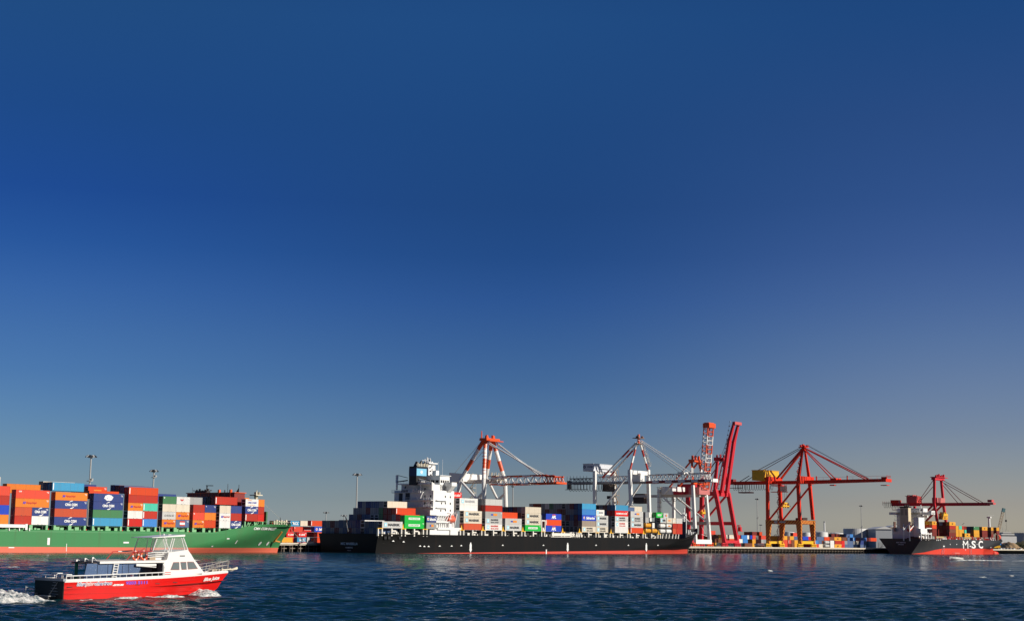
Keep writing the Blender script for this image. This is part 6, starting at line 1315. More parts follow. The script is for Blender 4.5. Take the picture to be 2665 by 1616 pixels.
bay('bay under the dull green box', 2535, 2549, [(Y_, None), (Y_, None), ('green', 'small')], {1: {0: 'dgrey', 1: 'dgrey', 2: 'dblue'}, 2: {0: 'maroon', 1: 'maroon', 2: 'maroon'}, 3: {0: 'maroon', 1: 'maroon', 2: 'maroon'}, 4: {0: 'brown', 1: 'maroon', 2: 'maroon'}})
bay('bay before the bow mast', 2556.5, 2570.5, [('maroon', None), ('maroon', None), (Y_, 'msc')], {1: {0: 'maroon', 1: 'brown', 2: 'maroon'}, 2: {0: 'maroon', 1: 'maroon', 2: 'brown'}})
bay('bay behind the bow mast', 2580, 2586, [('maroon', None), ('brown', None), (Y_, 'small')], {1: {0: 'maroon', 1: 'maroon', 2: 'maroon'}, 2: {0: 'maroon', 1: 'brown', 2: 'maroon'}, 3: {1: 'maroon', 2: 'brown'}})
bay('foremost bay', 2594, 2601, [None, ('maroon', None), (Y_, None)], {1: {1: 'maroon'}})
b = MB(); x_ = MF.side(2592, 1394, 2)[0]; b.tube((x_ + 2, 2.0, mdeck + 2.2), (x_ + 5, 2.0, mdeck + 2.2), 2.0, n=12); b.build('bow_winch', P('winch_red', (.70, .10, .05), .5), ms)
b = MB(); x_ = MF.side(2589, 1394, 1)[0]; b.box(x_, x_ + .4, .8, 1.2, mdeck - .8, mdeck + 5); b.box(x_, x_ + 6, .8, 1.2, mdeck + 4.6, mdeck + 5); b.box(x_ + 5.6, x_ + 6, .8, 1.2, mdeck - .8, mdeck + 5); b.build('bow_frame', CREAMP, ms)
for (pa, pya, pb, pyb) in ((2320, 1407, 2292, 1414), (2330, 1409, 2290, 1418)):
    a = MF.world(.3, 26 if pa == 2320 else 20, MF.end(pa, pya, 0)[1]); e = Q.world(quay_u(pb, pyb, 1), 1.2, DECK + .5)
    tag(MB().tube(a, e, .1, n=5).build('mooring_line', ROPE), 'pale mooring rope from the far stern to the quay, ' + ('upper' if pa == 2320 else 'lower') + ' of two', 'rope')

# ------------------------------------------------------------------ the yard
YG = 'containers stacked on the quay yard'; yardn = [0]
def yard(px0, px1, tier, c, mark=None, v=58.0, kind='box', deep=None, th=2.6, dz=0.0, mass=False, where=None):
    """A box whose lit face spans px0..px1. Narrow faces are container ends: the box then runs inland."""
    ua = quay_u(px0, 1415, v); ub = quay_u(px1, 1415, v)
    L = ub - ua; z = DECK + tier * th + dz
    yardn[0] += 1
    wr = where or f', {ORD[int(round(tier))]} tier, {NTH[min(29, yardn[0] - 1)]} box along the yard'
    container(Q, ua, ub, v, z, th - .03, c, mark, kind=kind, wd=deep or (12.19 if L < 5.6 else 2.4), where=wr, group=YG, mass=mass)
p5 = lambda x: 1840 + x / 9.477
p6 = lambda x: 2080 + x / 9.477
for i, (a, b_, t, c_, mk) in enumerate((
    (60, 118, 1, 'yellow', None), (92, 130, 2, 'ored', None), (120, 230, 0, 'yellow', 'msc'), (284, 370, 2, 'yellow', 'small'), (230, 372, 1, 'brown', None), (140, 282, 1.0, 'brown', None), (140, 283, 2, 'brown', None), (95, 210, 3, 'coral', None),  # brown boxes left of the yellow: its shaded long side, put into colour
    (470, 690, 2, 'cream', 'hams'), (480, 690, 1, 'ored', None), (690, 735, 2, 'brick', None), (780, 822, 2, 'red', None), (770, 880, 1, 'white', 'flag'), (850, 995, 2, 'azure', None), (890, 1008, 1, 'azure', None), (995, 1040, 2, 'white', None), (1070, 1118, 2, 'blue', None), (1128, 1202, 2, 'coral', None),
    (1120, 1202, 1, 'yellow', 'small'), (1120, 1202, 0, 'yellow', 'small'), (930, 1118, 0, 'brown', None), (1120, 1232, 3, 'maroon', None), (1298, 1365, 3, 'ored', None), (1340, 1456, 2, 'coral', None), (1340, 1402, 1, 'grey', None), (1402, 1456, 1, 'dgrey', None), (1340, 1402, 0, 'red', None), (1250, 1338, 0, 'maroon', None))):  # low brown box: shaded long side of the yellow stack, painted as a box
    yard(p5(a), p5(b_), t, c_, mk, v=60 + (14 if t == 3 else 0), where=f', {ORD[t] if isinstance(t, int) else "second"} tier, {NTH[i]} box between raised and striped cranes')
for i, (a, b_, t, c_, mk) in enumerate((
    (1890, 1982, 2, 'yellow', None), (1985, 2040, 2, 'brown', None), (2045, 2147, 2, 'yellow', 'small'), (2130, 2272, 3, 'coral', None), (1880, 1988, 1, 'coral', None), (1880, 1988, 0, 'coral', None), (2010, 2078, 1, 'coral', 'stripe'), (2000, 2075, 0, 'maroon', None), (2085, 2155, 1, 'brown', None), (2085, 2155, 0, 'brown', None), (2160, 2262, 1, 'yellow', 'small'), (2160, 2262, 0, 'yellow', 'small'), (2150, 2285, 2, 'dblue', None))):
    yard(p5(a), p5(b_), t, c_, mk, v=60 + (14 if t == 3 else 0), where=f', {ORD[t]} tier, {NTH[i]} box under the striped crane')
for i, (a, b_, t, c_, mk) in enumerate((
    (90, 230, 2, 'blue', None), (232, 300, 2, 'red', None), (400, 482, 1, 'azure', 'stripe'), (485, 556, 1, 'dblue', None), (560, 630, 1, 'brown', None), (400, 482, 0, 'coral', None), (485, 607, 0, 'cream', None), (430, 610, 2, 'dblue', None), (620, 752, 2, 'ored', None), (755, 868, 2, 'brown', None),
    (870, 1042, 2, 'yellow', 'msc'), (882, 1042, 1, 'brick', None), (870, 1042, 0, 'yellow', 'msc'), (1045, 1122, 0, 'red', None), (1045, 1122, 1, 'red', None), (1060, 1180, 2, 'brown', None), (800, 1110, 3, 'maroon', None),
    (1122, 1190, 1, 'dgrey', None), (1122, 1210, 0, 'dblue', None), (1192, 1250, 2, 'dblue', None), (1192, 1330, 1, 'dblue', None), (1212, 1335, 0, 'dblue', None), (1115, 1252, 3, 'dblue', None), (1256, 1332, 3, 'azure', 'stripe'), (1334, 1402, 2, 'azure', 'stripe'), (1404, 1505, 2, 'maroon', None), (1337, 1392, 1, 'dgrey', None), (1395, 1480, 1, 'cream', None))):  # dark blue boxes left of the azure ones stand in for their shaded sides
    yard(p6(a), p6(b_), t, c_, mk, v=62 + (14 if t == 3 else 0), where=f', {ORD[t]} tier, {NTH[i]} box past the striped crane')
for i, (a, b_, t, c_, mk) in enumerate(((1505, 1590, 2, 'navy', None), (1592, 1662, 2, 'azure', 'stripe'), (1505, 1600, 1, 'navy', None), (1600, 1658, 1, 'dblue', None), (1660, 1735, 1, 'azure', 'stripe'), (1505, 1650, 0, 'dblue', None), (1664, 1765, 2, 'maroon', None), (1765, 1912, 2, 'ored', None), (1738, 1855, 1, 'brown', None), (1860, 1992, 1, 'ored', None), (1860, 1992, 0, 'ored', None), (1680, 1855, 0, 'ored', None), (1935, 2002, 2, 'azure', 'stripe'))):  # navy and dark blue boxes left of azure paint in their shaded faces
    yard(p6(a), p6(b_), t, c_, mk, v=62, where=f', {ORD[t]} tier, {NTH[i]} box nearest the far stern')
for a, b_, t in ((648, 760, 1), (648, 760, 0), (768, 862, 1), (768, 862, 0)):
    ua = quay_u(p6(a), 1415, 60); ub = quay_u(p6(b_), 1415, 60)
    container(Q, ua, ub, 60, DECK + t * 2.6, 2.57, 'lgrey' if a < 700 else 'white', None, kind='tank', where=f', {ORD[t]} tier, ' + ('dull one' if a < 700 else 'bright one') + ' beside the tall yellow stack', group=YG)
p1 = lambda x: 660 + x / 9.96
for i, (a, b_, t, c_, mk, v) in enumerate((
    (480, 765, 4, 'red', 'line', 118), (782, 905, 4, 'red', None, 118), (945, 1175, 4, 'sky', 'rcl', 112), (1200, 1427, 4, 'cream', None, 112), (1475, 1925, 4, 'ored', 'stripe', 104), (1570, 1945, 3, 'blue', 'safm', 100),
    (1035, 1268, 3, 'coral', 'small', 108), (1285, 1522, 3, 'red', 'hams', 108), (880, 1000, 3, 'red', None, 108), (850, 1085, 2, 'red', 'line', 106), (1130, 1372, 2, 'red', 'line', 104), (1390, 1602, 2, 'coral', None, 104), (1650, 1842, 2, 'ored', 'hanjin', 98),
    (1650, 1800, 1, 'ored', None, 97), (735, 1015, 1, 'yellow', None, 100), (1017, 1086, 1, 'red', None, 104), (1130, 1357, 1, 'sky', 'rcl', 102), (1385, 1602, 1, 'lgrey', 'flag', 102), (1650, 1800, 0, 'ored', 'hanjin', 96), (1130, 1357, 0, 'coral', None, 102))):
    v_ = v - 18
    ua = quay_u(p1(a), 1405, v_); ub = quay_u(p1(b_), 1405, v_); 
    pz = {4: (1354.5, 1368.3), 3: (1370, 1383.5), 2: (1384, 1397), 1: (1397.5, 1411), 0: (1410, 1422)}[t]
    z0_ = Q.side(p1((a + b_) / 2), pz[1], v_)[1]; z1_ = Q.side(p1((a + b_) / 2), pz[0], v_)[1]
    if t == 0: z0_ = DECK
    container(Q, ua, ub, v_, max(DECK, z0_), z1_ - z0_ - .03, c_, mk, where=f', {ORD[t]} tier, {NTH[i]} box between green bow and black stern', group=YG)
# straddle trailers on the quay
for i, (a, b_, h) in enumerate(((1972, 1990, 1.3), (1920, 1934, 1.0))):
    ua = quay_u(a, 1418, 34); ub = quay_u(b_, 1418, 34); t = thing('trailer', ['long white flat trailer parked on the quay by the striped crane', 'dark flat trailer parked on the quay below the raised red boom'][i], 'trailer', Q.world(ua, 34, DECK), 52)
    MB().box(0, ub - ua, 0, 2.5, 1.1, 1.1 + h).build('load_bed', WHITE if i == 0 else DARK, t)
    for k in range(5):
        w_ = MB().tube((1 + k * (ub - ua - 2) / 4, -.1, .5), (1 + k * (ub - ua - 2) / 4, 2.6, .5), .5, n=10).build('wheel', DARK, t)
rr = random.Random(9)
# ------------------------------------------------------------------ lamp masts
def lamp_mast(px, py_top, Y, label, ring=3.4, py2=None):
    ring *= .62
    p = at(px, py_top, Y); o = thing('lamp_mast', label, 'lamp mast', (p.x, p.y, DECK), 0, 'tall lamp masts'); h = p.z - DECK
    MB().cyl(0, 0, 0, h - 1, .42, .26, n=10).build('pole', STEEL, o)
    b = MB(); b.cyl(0, 0, h - 1.2, h - .9, ring * .55, n=12)
    for k in range(12): a = k * math.pi / 6; b.tube((ring * .55 * math.cos(a), ring * .55 * math.sin(a), h - 1), (ring * .55 * math.cos(a), ring * .55 * math.sin(a), h - .2), .05, n=4)
    b.build('platform', STEEL, o)
    for k in range(8):
        a = k * math.pi / 4; c = Vector((math.cos(a), math.sin(a), 0)); b = MB(); q_ = c * ring * .85 + Vector((0, 0, h - .6)); b.bar(c * ring * .5 + Vector((0, 0, h - 1)), q_, .12); b.bar(q_ - c * .4 + Vector((0, 0, .35)), q_ + c * .5 + Vector((0, 0, -.3)), .75, .3); b.build('floodlight', GREYP if k % 2 else DARK, o)
    if py2:
        z2 = at(px, py2, Y).z - DECK; b = MB(); b.cyl(0, 0, z2, z2 + .25, ring * .6, n=10); b.cyl(.8, 0, z2 + .3, z2 + 1.1, .5, n=8); b.build('lower_platform', STEEL, o)
lamp_mast(237.5, 1183, 590, 'tallest pale lamp mast rising behind the green ship', 3.2, 1252)
lamp_mast(401, 1221, 640, 'short lamp mast with double head behind the green ship', 2.6, 1243)
lamp_mast(930, 1231, 720, 'dark lamp mast beside the aft stack of the black ship', 3.4)
lamp_mast(849, 1331, 1150, 'faint lamp mast far behind the black stern', 3.4); lamp_mast(895, 1339, 1150, 'faint short lamp mast above the dark stern containers', 3.8)
lamp_mast(1970.5, 1296, 1180, 'lamp mast standing between raised red boom and striped crane', 2.2, 1349)
lamp_mast(2241, 1314, 1300, 'lamp mast in front of the biggest white tank', 2.4, 1372)
lamp_mast(1980, 1364, 1700, 'small distant lamp mast behind the tree belt', 3.0); lamp_mast(1335, 1262, 830, 'thin lamp mast beside the banded splayed crane', .8)
# ------------------------------------------------------------------ tanks, sheds, trees beyond
TANKW = P('tank_white', (.78, .77, .75), .5, .15); TANKG = P('tank_grey', (.42, .44, .47), .5, .2)
def tank(px0, px1, py, Y, label, roof=True, mm=None):
    a = at(px0, py, Y); b_ = at(px1, py, Y); r_ = (b_.x - a.x) / 2; o = thing('storage_tank', label, 'tank', ((a.x + b_.x) / 2, Y, DECK), 0, 'storage tanks beyond the yard'); h = a.z - DECK
    MB().cyl(0, 0, 0, h, r_, n=40).build('tank_shell', mm or TANKW, o)
    if roof: MB().cyl(0, 0, h, h + r_ * .14, r_ * 1.0, .4, n=40).build('roof', mm or TANKW, o)
    b = MB()
    for k in range(40): t = k * math.pi / 20; b.tube((r_ * math.cos(t), r_ * math.sin(t), h), (r_ * math.cos(t), r_ * math.sin(t), h + 1.1), .08, n=4)
    for k in range(14): t = math.pi * 1.2 + k * .045; b.box(r_ * 1.01 * math.cos(t) - .5, r_ * 1.01 * math.cos(t) + .5, r_ * 1.01 * math.sin(t) - .5, r_ * 1.01 * math.sin(t) + .5, h * k / 14, h * k / 14 + .25)
    b.build('railing', GREYP, o)
tank(2037, 2067, 1383.5, 1500, 'low white tank seen between the striped crane legs'); tank(2088, 2110, 1385, 1520, 'narrow low white tank behind the striped crane front legs')
tank(2122, 2154, 1384, 1480, 'low white tank below the slim white chimney'); tank(2161, 2194, 1386.5, 1500, 'low grey white tank beside the biggest tank'); tank(2195, 2260, 1375, 1420, 'biggest white storage tank, tall and bright on its sunny side', False)
p = at(2145.5, 1356, 1490); o = thing('chimney', 'slim white chimney rising behind the low tanks', 'chimney', (p.x, 1490, DECK)); MB().cyl(0, 0, 0, p.z - DECK, .9, .7, n=10).build('stack', TANKW, o); MB().cyl(0, 0, p.z - DECK - 1.2, p.z - DECK, .85, n=10).build('cap', GREYP, o)
def shed(px0, px1, py_e, py_r, Y, depth, label, mm, cat='shed'):
    a = at(px0, py_e, Y); b_ = at(px1, py_e, Y); r_ = at(px0, py_r, Y).z - DECK; L = b_.x - a.x; h = a.z - DECK
    o = thing('warehouse', label, cat, (a.x, Y, DECK)); b = MB(); b.box(0, L, 0, depth, 0, h)
    b.build('wall', mm, o); b = MB(); b.prism([(-1, -1, h), (L + 1, -1, h), (L * .55, -1, r_)], (0, depth + 2, 0)); b.build('roof', TANKW, o)
    b = MB(); n = max(2, int(L / 12))
    for k in range(n): b.box(L * (k + .3) / n, L * (k + .3) / n + 4, -.12, .05, 0, min(5, h * .5))
    b.islands('door', GREYP, o)
shed(2279, 2322, 1376, 1369, 1380, 40, 'grey warehouse with low white roof behind the far stern', TANKG)
shed(2318, 2342, 1371, 1366, 1420, 30, 'small tan building behind the far ship house', P('tan_wall', (.5, .36, .22), .7))
# right end: tank, terraces, hill, cars
tank(2641, 2700, 1386, 1480, 'plain grey tank at the water end of the far quay', False, TANKG)
o = thing('terminal_building', 'white tiered building with curved roofs beyond the far bow', 'building', (at(2606, 1400, 1400).x, 1400, DECK)); s_ = 1400 / 4000.0
for k, (a, b_, y0_, y1_, mm) in enumerate(((0, 40, 1404, 1395, 'w'), (4, 38, 1395, 1391.5, 'd'), (2, 36, 1391.5, 1388.5, 'w'), (8, 38, 1388.5, 1386.5, 'd'), (8, 30, 1386.5, 1384.6, 'w'))):
    z0_ = at(2620, y0_, 1400).z - DECK; z1_ = at(2620, y1_, 1400).z - DECK
    MB().box(a * s_, b_ * s_, k * .8, 20 - k * .8, 0 if k == 0 else z0_, z1_).build('wall' if mm == 'w' else 'window', TANKW if mm == 'w' else P('terrace_glass', (.12, .12, .12), .3), o)
for k in range(3): MB().cyl(s_ * (14 + k * 7), 10, at(2620, 1386, 1400).z - DECK - 1, at(2620, 1372 + 3 * k, 1400).z - DECK, .15, n=5).build('flagpole', STEEL, o)
HILL = P('hill_scrub', (.10, .09, .035), .95, .7, scale=.05, dark=(.35, .25, .14)); TANH = P('bare_earth', (.42, .28, .15), .95, .4, scale=.1)
def mound(px0, px1, py, Y, depth, mm, name):
    a = at(px0, py, Y); b_ = at(px1, py, Y); n = 24; m = 8; b = MB(); h = a.z - DECK; rn = random.Random(int(px0)); vs = []; fs = []
    for i in range(n + 1):
        for j in range(m + 1):
            e = math.sin(math.pi * i / n) ** .6 * math.sin(math.pi * j / m) ** .7; vs.append((a.x + (b_.x - a.x) * i / n, Y + depth * (j / m - .5), DECK - .2 + h * e * (.85 + .3 * rn.random())))
    for i in range(n):
        for j in range(m): k = i * (m + 1) + j; fs.append((k, k + m + 1, k + m + 2, k + 1))
    b.add(vs, fs); tag(b.build(name, mm, smooth=True), kind='structure')
mound(2612, 2760, 1405, 1330, 60, HILL, 'hill'); mound(2596, 2650, 1410, 1290, 40, TANH, 'earth_bank')
# scrub on the hill
b = MB(); rn = random.Random(3)
for k in range(700):
    t = rn.random(); a = at(2600 + 100 * t, 1405, 1320); x, y, z = a.x + rn.uniform(-3, 3), 1302 + rn.uniform(-4, 30), DECK + rn.uniform(1.0, 5.0); r_ = rn.uniform(.5, 1.3)
    pts = [Vector((x, y, z)) + Vector((rn.uniform(-1, 1), rn.uniform(-1, 1), rn.uniform(-.6, .8))) * r_ for _ in range(4)]
    b.add(pts, [(0, 1, 2), (0, 2, 3), (0, 1, 3)])
tag(b.build('shrubbery', P('shrub_green', (.05, .065, .02), .9, .5, scale=.4)), kind='stuff')
# the tree belt behind the yard
b = MB(); rn = random.Random(21)
for k in range(70):
    px = rn.uniform(1800, 2075); Y = rn.uniform(1900, 2200); a = at(px, 1400, Y); hh = rn.uniform(8, 17) * (1.1 if 1930 < px < 2040 else .85); rad = rn.uniform(3, 7)
    b.tube((a.x, Y, 0), (a.x, Y, hh * .6), .6, .2, 5, m=1)
    for j in range(150):
        d = Vector((rn.gauss(0, 1), rn.gauss(0, 1), rn.gauss(0, 1))).normalized() * rn.random() ** .4; c = Vector((a.x, Y, hh * .62)) + Vector((d.x * rad, d.y * rad, d.z * hh * .4)); r_ = rn.uniform(.5, 1.2)
        pts = [c + Vector((rn.uniform(-1, 1), rn.uniform(-1, 1), rn.uniform(-1, 1))) * r_ for _ in range(3)]; b.add(pts, [(0, 1, 2)])
tag(b.build('treeline', [P('far_foliage', (.075, .080, .055), .9, .6, scale=.15), P('far_trunk', (.10, .08, .06), .9)]), kind='stuff')
# mobile crane
o = thing('mobile_crane', 'beige lattice boom crane leaning skyward beyond the far bow', 'crane', (at(2597, 1415, 1250).x, 1250, DECK)); a = at(2597, 1375, 1250) - o.location; e = at(2612, 1325, 1250) - o.location; BE = P('boom_beige', (.55, .42, .28), .6)
a0 = Vector((a.x - (e.x - a.x) * .55, 0, 3)); 
b = MB(); d = (e - a0)
for k in range(14):
    p0 = a0 + d * (k / 14); p1_ = a0 + d * ((k + 1) / 14)
    for ox, oy in ((-.9, -.9), (.9, -.9), (.9, .9), (-.9, .9)): b.tube(p0 + Vector((ox, oy, 0)), p1_ + Vector((ox, oy, 0)), .18, n=5)
    b.tube(p0 + Vector((-.9, -.9, 0)), p1_ + Vector((.9, -.9, 0)), .12, n=5); b.tube(p0 + Vector((.9, .9, 0)), p1_ + Vector((-.9, .9, 0)), .12, n=5); b.tube(p0 + Vector((-.9, .9, 0)), p1_ + Vector((-.9, -.9, 0)), .12, n=5)
b.build('boom', BE, o); MB().bar(e - d * .07, e + d * .03, 2.2, m=0).build('boom_head', P('head_teal', (.10, .22, .24), .6), o)
b = MB(); b.tube(e + Vector((1, -.5, 0)), e + Vector((1.4, -.5, -9)), .08, n=4); b.box(e.x + .8, e.x + 2, -1, 0, e.z - 10, e.z - 8.4); b.tube(e + Vector((1.4, -.5, -10)), e + Vector((1.8, -.5, -17)), .08, n=4); b.build('hook_block', DARK, o)
b = MB(); b.box(a0.x - 4, a0.x + 4, -1.6, 1.6, 1.2, 3.2); b.box(a0.x - 3, a0.x + 1, -1.4, 1.4, 3.2, 5); b.build('body', YELLOWP, o)
for k in range(4): MB().tube((a0.x - 3 + k * 2, -1.8, .7), (a0.x - 3 + k * 2, 1.8, .7), .7, n=12).build('wheel', DARK, o)
# cars parked on the far quay
def car(px, v, colour, label, rgb, k):
    u = quay_u(px, 1427, v); o = thing('parked_car', label, 'car', Q.world(u, v, DECK), 52 + (0 if k % 3 else 8), 'cars parked on the far quay')
    pm = P('car_' + colour, rgb, .3, .05); prof = [(-2.1, .35), (2.1, .35), (2.2, .75), (1.3, .95), (-2.05, 1.0), (-2.2, .6)]
    MB().prism([(x, -.85, z) for x, z in prof], (0, 1.7, 0)).build('body', pm, o); MB().prism([(1.3, -.78, .94), (.55, -.66, 1.45), (-1.4, -.66, 1.45), (-1.95, -.78, .98)], (0, 1.5, 0)).build('cabin', GLASS, o)
    MB().box(-1.4, .5, -.64, .7, 1.45, 1.5).build('roof', pm, o)
    for x in (-1.35, 1.35):
        for y in (-.9, .66): MB().tube((x, y, .33), (x, y + .24, .33), .33, n=12).build('wheel', DARK, o)
for k, (px, v, cn, rgb) in enumerate(((2597, 5, 'gold', (.55, .35, .08)), (2604, 6, 'white', (.78, .78, .76)), (2611, 9, 'white', (.78, .78, .76)), (2620, 6, 'silver', (.5, .5, .5)), (2629, 9, 'white', (.78, .78, .76)), (2638, 6, 'white', (.78, .78, .76)), (2648, 9, 'silver', (.5, .5, .5)), (2656, 6, 'white', (.78, .78, .76)))):
    car(px, v, cn, f'{cn} car, {NTH[k]} in line from the far bow along the quay', rgb, k)
for k, (px, c_) in enumerate(((2603, 'azure'), (2609, 'ored'))):
    u = quay_u(px, 1415, 26); container(Q, u, u + 2.44, 26, DECK, 5.2, c_, None, wd=6.06, where=f' standing by the far bow on the quay', group=YG)
# a bird above the far containers
p = at(2507, 1362.5, 900); b = MB()
b.tube(p + Vector((-.45, 0, -.3)), p + Vector((.5, 0, .32)), .16, .09, 6); b.poly([p + Vector((-.2, 0, 0)), p + Vector((.9, .5, .75)), p + Vector((.35, .1, .2))]); b.poly([p + Vector((-.2, 0, 0)), p + Vector((-.95, -.5, -.75)), p + Vector((.2, -.1, .05))])
tag(b.build('bird', DARK), 'dark bird gliding above the yellow containers of the far ship', 'bird')

# ------------------------------------------------------------------ the red charter boat
o0 = ground(166, 1562.5); CF = Frame(o0, 46)
cb = thing('charter_boat', 'red and white charter motor boat running past the green ship, blue lettering along its side', 'motor boat', CF.o, 46)
BRED = P('boat_red', (0.72, 0.012, 0.010), 0.28, 0.12, scale=.8); BWH = P('boat_white', (.84, .83, .80), .3, .06, scale=.8); BBL = P('boat_black', (.005, .005, .006), .45, .2, scale=1.5, spec=.2); FEND = P('fender_grey', (.30, .33, .38), .6)
cB = 4.8
sheer = [(CF.side(px, py, 0)[0], CF.side(px, py, 0)[1]) for px, py in ((166, 1507), (240, 1504.5), (330, 1501), (420, 1497), (480, 1493.5))]
tipx, tipz = CF.side(594, 1482.5, cB / 2); stx, stz = CF.side(556, 1543, cB / 2)
sheer.append((tipx, tipz)); sheer = sorted(sheer)
def zsheer(x):
    if x <= sheer[0][0]: return sheer[0][1]
    for (a, za), (b_, zb) in zip(sheer, sheer[1:]):
        if x <= b_: return za + (zb - za) * (x - a) / (b_ - a)
    return sheer[-1][1]
def lev(f): return lambda x: zsheer(x) * f
HP = dict(rake=1.05, p_w=1.35, p_d=2.1, zt=2.3, stern_tuck=.06, ta=1.0)
cxw, cxd = tipx * .36, tipx * .46
def band(x): return zsheer(x) - .26
band.full = True
def boot(x): return .10 + .45 * max(0, x / tipx) ** 3
hull_mesh('hull', CF, cB, 0, cxw, cxd, stx - .1, tipx, [(-.6, 0), (boot, 1), (.75, 1), (1.1, 1), (1.45, 1), (band, 2)], zsheer, [BBL, BRED, BWH, P('boat_deck', (.45, .04, .03), .6)], cb, **HP)
def cy(x, z):
    f = max(0, min(1, z / 2.3)); xa = cxw + (cxd - cxw) * f; xb = (stx - .1) + (tipx - stx + .1) * f ** 1.05; p = 1.35 + .75 * f
    s = max(0, min(.999, (x - xa) / (xb - xa))); return cB / 2 * s ** p
b = MB(); b.box(-.1, -.004, .05, cB - .05, -.3, zsheer(0) - .1, 0); b.box(-.16, .1, -.02, cB + .02, zsheer(0) - .16, zsheer(0) + .06, 1)
for k in range(5): b.box(-.13, -.1, .8 + k * .1, 2.3 - k * .15, .5 + k * .24, .53 + k * .24, 1)
b.build('transom', [BBL, FEND], cb)
b = MB(); b.box(-.75, -.1, 1.2, 3.2, .32, .38); 
for y in (1.2, 1.9, 2.6, 3.2): b.tube((-.1, y, .35), (-.7, y, .35), .025, n=5)
b.tube((-.72, 1.2, .2), (-.72, 3.2, .2), .03, n=5); b.tube((-.1, 1.0, 1.5), (-.5, 1.6, .4), .02, n=5); b.tube((-1.0, 4.6, 1.0), (-.1, 4.6, .9), .03, n=5); b.tube((-1.0, 4.6, .5), (-1.0, 4.6, 1.1), .03, n=5); b.tube((-.9, 4.2, .5), (-.1, 4.2, .5), .03, n=5); b.build('boarding_platform', STEEL, cb)
# the rub strake and seams
for zz in (.95, .55):
    b = MB()
    xs_ = [i * tipx * .86 / 30 for i in range(31)]; 
    for x0_, x1_ in zip(xs_, xs_[1:]): b.bar((x0_, cy(x0_, zz) - .005, zz), (x1_, cy(x1_, zz) - .005, zz), .03, .018)
    b.build('rubbing_strip', P('strake_red', (.42, .008, .008), .4), cb)
b = MB()
for px, py in ((175, 1527), (405, 1518), (352, 1521), (455, 1515), (300, 1522)):
    x, z = CF.side(px, py, 0); b.box(x, x + .45, cy(x, z) - .03, cy(x, z) + .02, z - .025, z + .025)
b.islands('scupper', DARK, cb)
fn = lambda x, z: (x, cy(x, z) - .035, z)
xt0, zt0 = CF.side(199, 1521, 0); xt1, zt1 = CF.side(292, 1518, 0); xu1, zu1 = CF.side(322, 1517, 0); slope = (zt1 - zt0) / (xt1 - xt0)
def put(mb, body, x0_, x1_, hh, dz=0.0, **k):
    xm = (x0_ + x1_) / 2; zm = zt0 + slope * (xm - xt0) + dz; sh = slope
    put_text(mb, body, 0, 0, x1_ - x0_, hh, fn=lambda x, z: fn(xm + x, zm + sh * x + z), **k)
b = MB(); fo = fn; fn = lambda x, z: (x, cy(x, z) - .03, z)
put(b, 'bluejuicecharters', xt0, xt1, .46, bold=.085, shear=.25); put(b, '.com.au', xt1 + .03, xu1, .17, dz=-.12, bold=.07, shear=.25); b.build('lettering_outline', LTEXT, cb)
fn = lambda x, z: (x, cy(x, z) - .042, z); W3 = (xt1 - xt0) / 17.0
b = MB(); put(b, 'bluejuicecharters', xt0 + .05, xt1 - .05, .42, bold=.0, shear=.25, m=lambda t: 1 if .235 < t < .495 else 0); b.build('lettering', [P('lettering_blue', (.05, .07, .30), .5, 0), P('lettering_red', (.60, .02, .02), .5, 0)], cb)
xp0 = CF.side(327, 1516, 0)[0]; xp1 = CF.side(383, 1513, 0)[0]
b = MB(); put(b, '9203 5111', xp0, xp1, .27, dz=.02, bold=.035); b.build('phone_lettering', P('lettering_violet', (.20, .08, .75), .5, 0), cb)
b = MB(); xn, zn = CF.side(559, 1506.5, 1.0); put_text(b, 'Blue Juice', 0, 0, 2.3, .42, bold=.045, shear=.3, fn=lambda x, z: (xn + x, cy(xn + x, zn + z + x * .06) - .11, zn + z + x * .06)); b.build('bow_lettering', LTEXT, cb)
# rails and stern seats
b = MB(); xr0 = CF.side(172, 1500, .25)[0]; xr1 = CF.side(428, 1492, .25)[0]
n = 15
pts = [(xr0 + (xr1 - xr0) * k / n, .22, zsheer(xr0 + (xr1 - xr0) * k / n) + .26) for k in range(n + 1)]; b.path(pts, .05, 6)
for x, y, z in pts: b.tube((x, y, z - .3), (x, y, z), .028, n=5)
b.build('side_rail', BWH, cb)
b = MB(); z0_ = zsheer(0)
for (y0_, y1_, zz) in ((.2, 1.6, .42), (2.9, 4.5, .30), (1.7, 2.7, .50)):
    b.box(.25, .75, y0_, y1_, z0_ + zz - .06, z0_ + zz)
    for y in (y0_ + .05, y1_ - .05):
        for x in (.28, .7): b.tube((x, y, z0_ - .1), (x, y, z0_ + zz), .025, n=5)
b.build('stern_seat', BWH, cb)
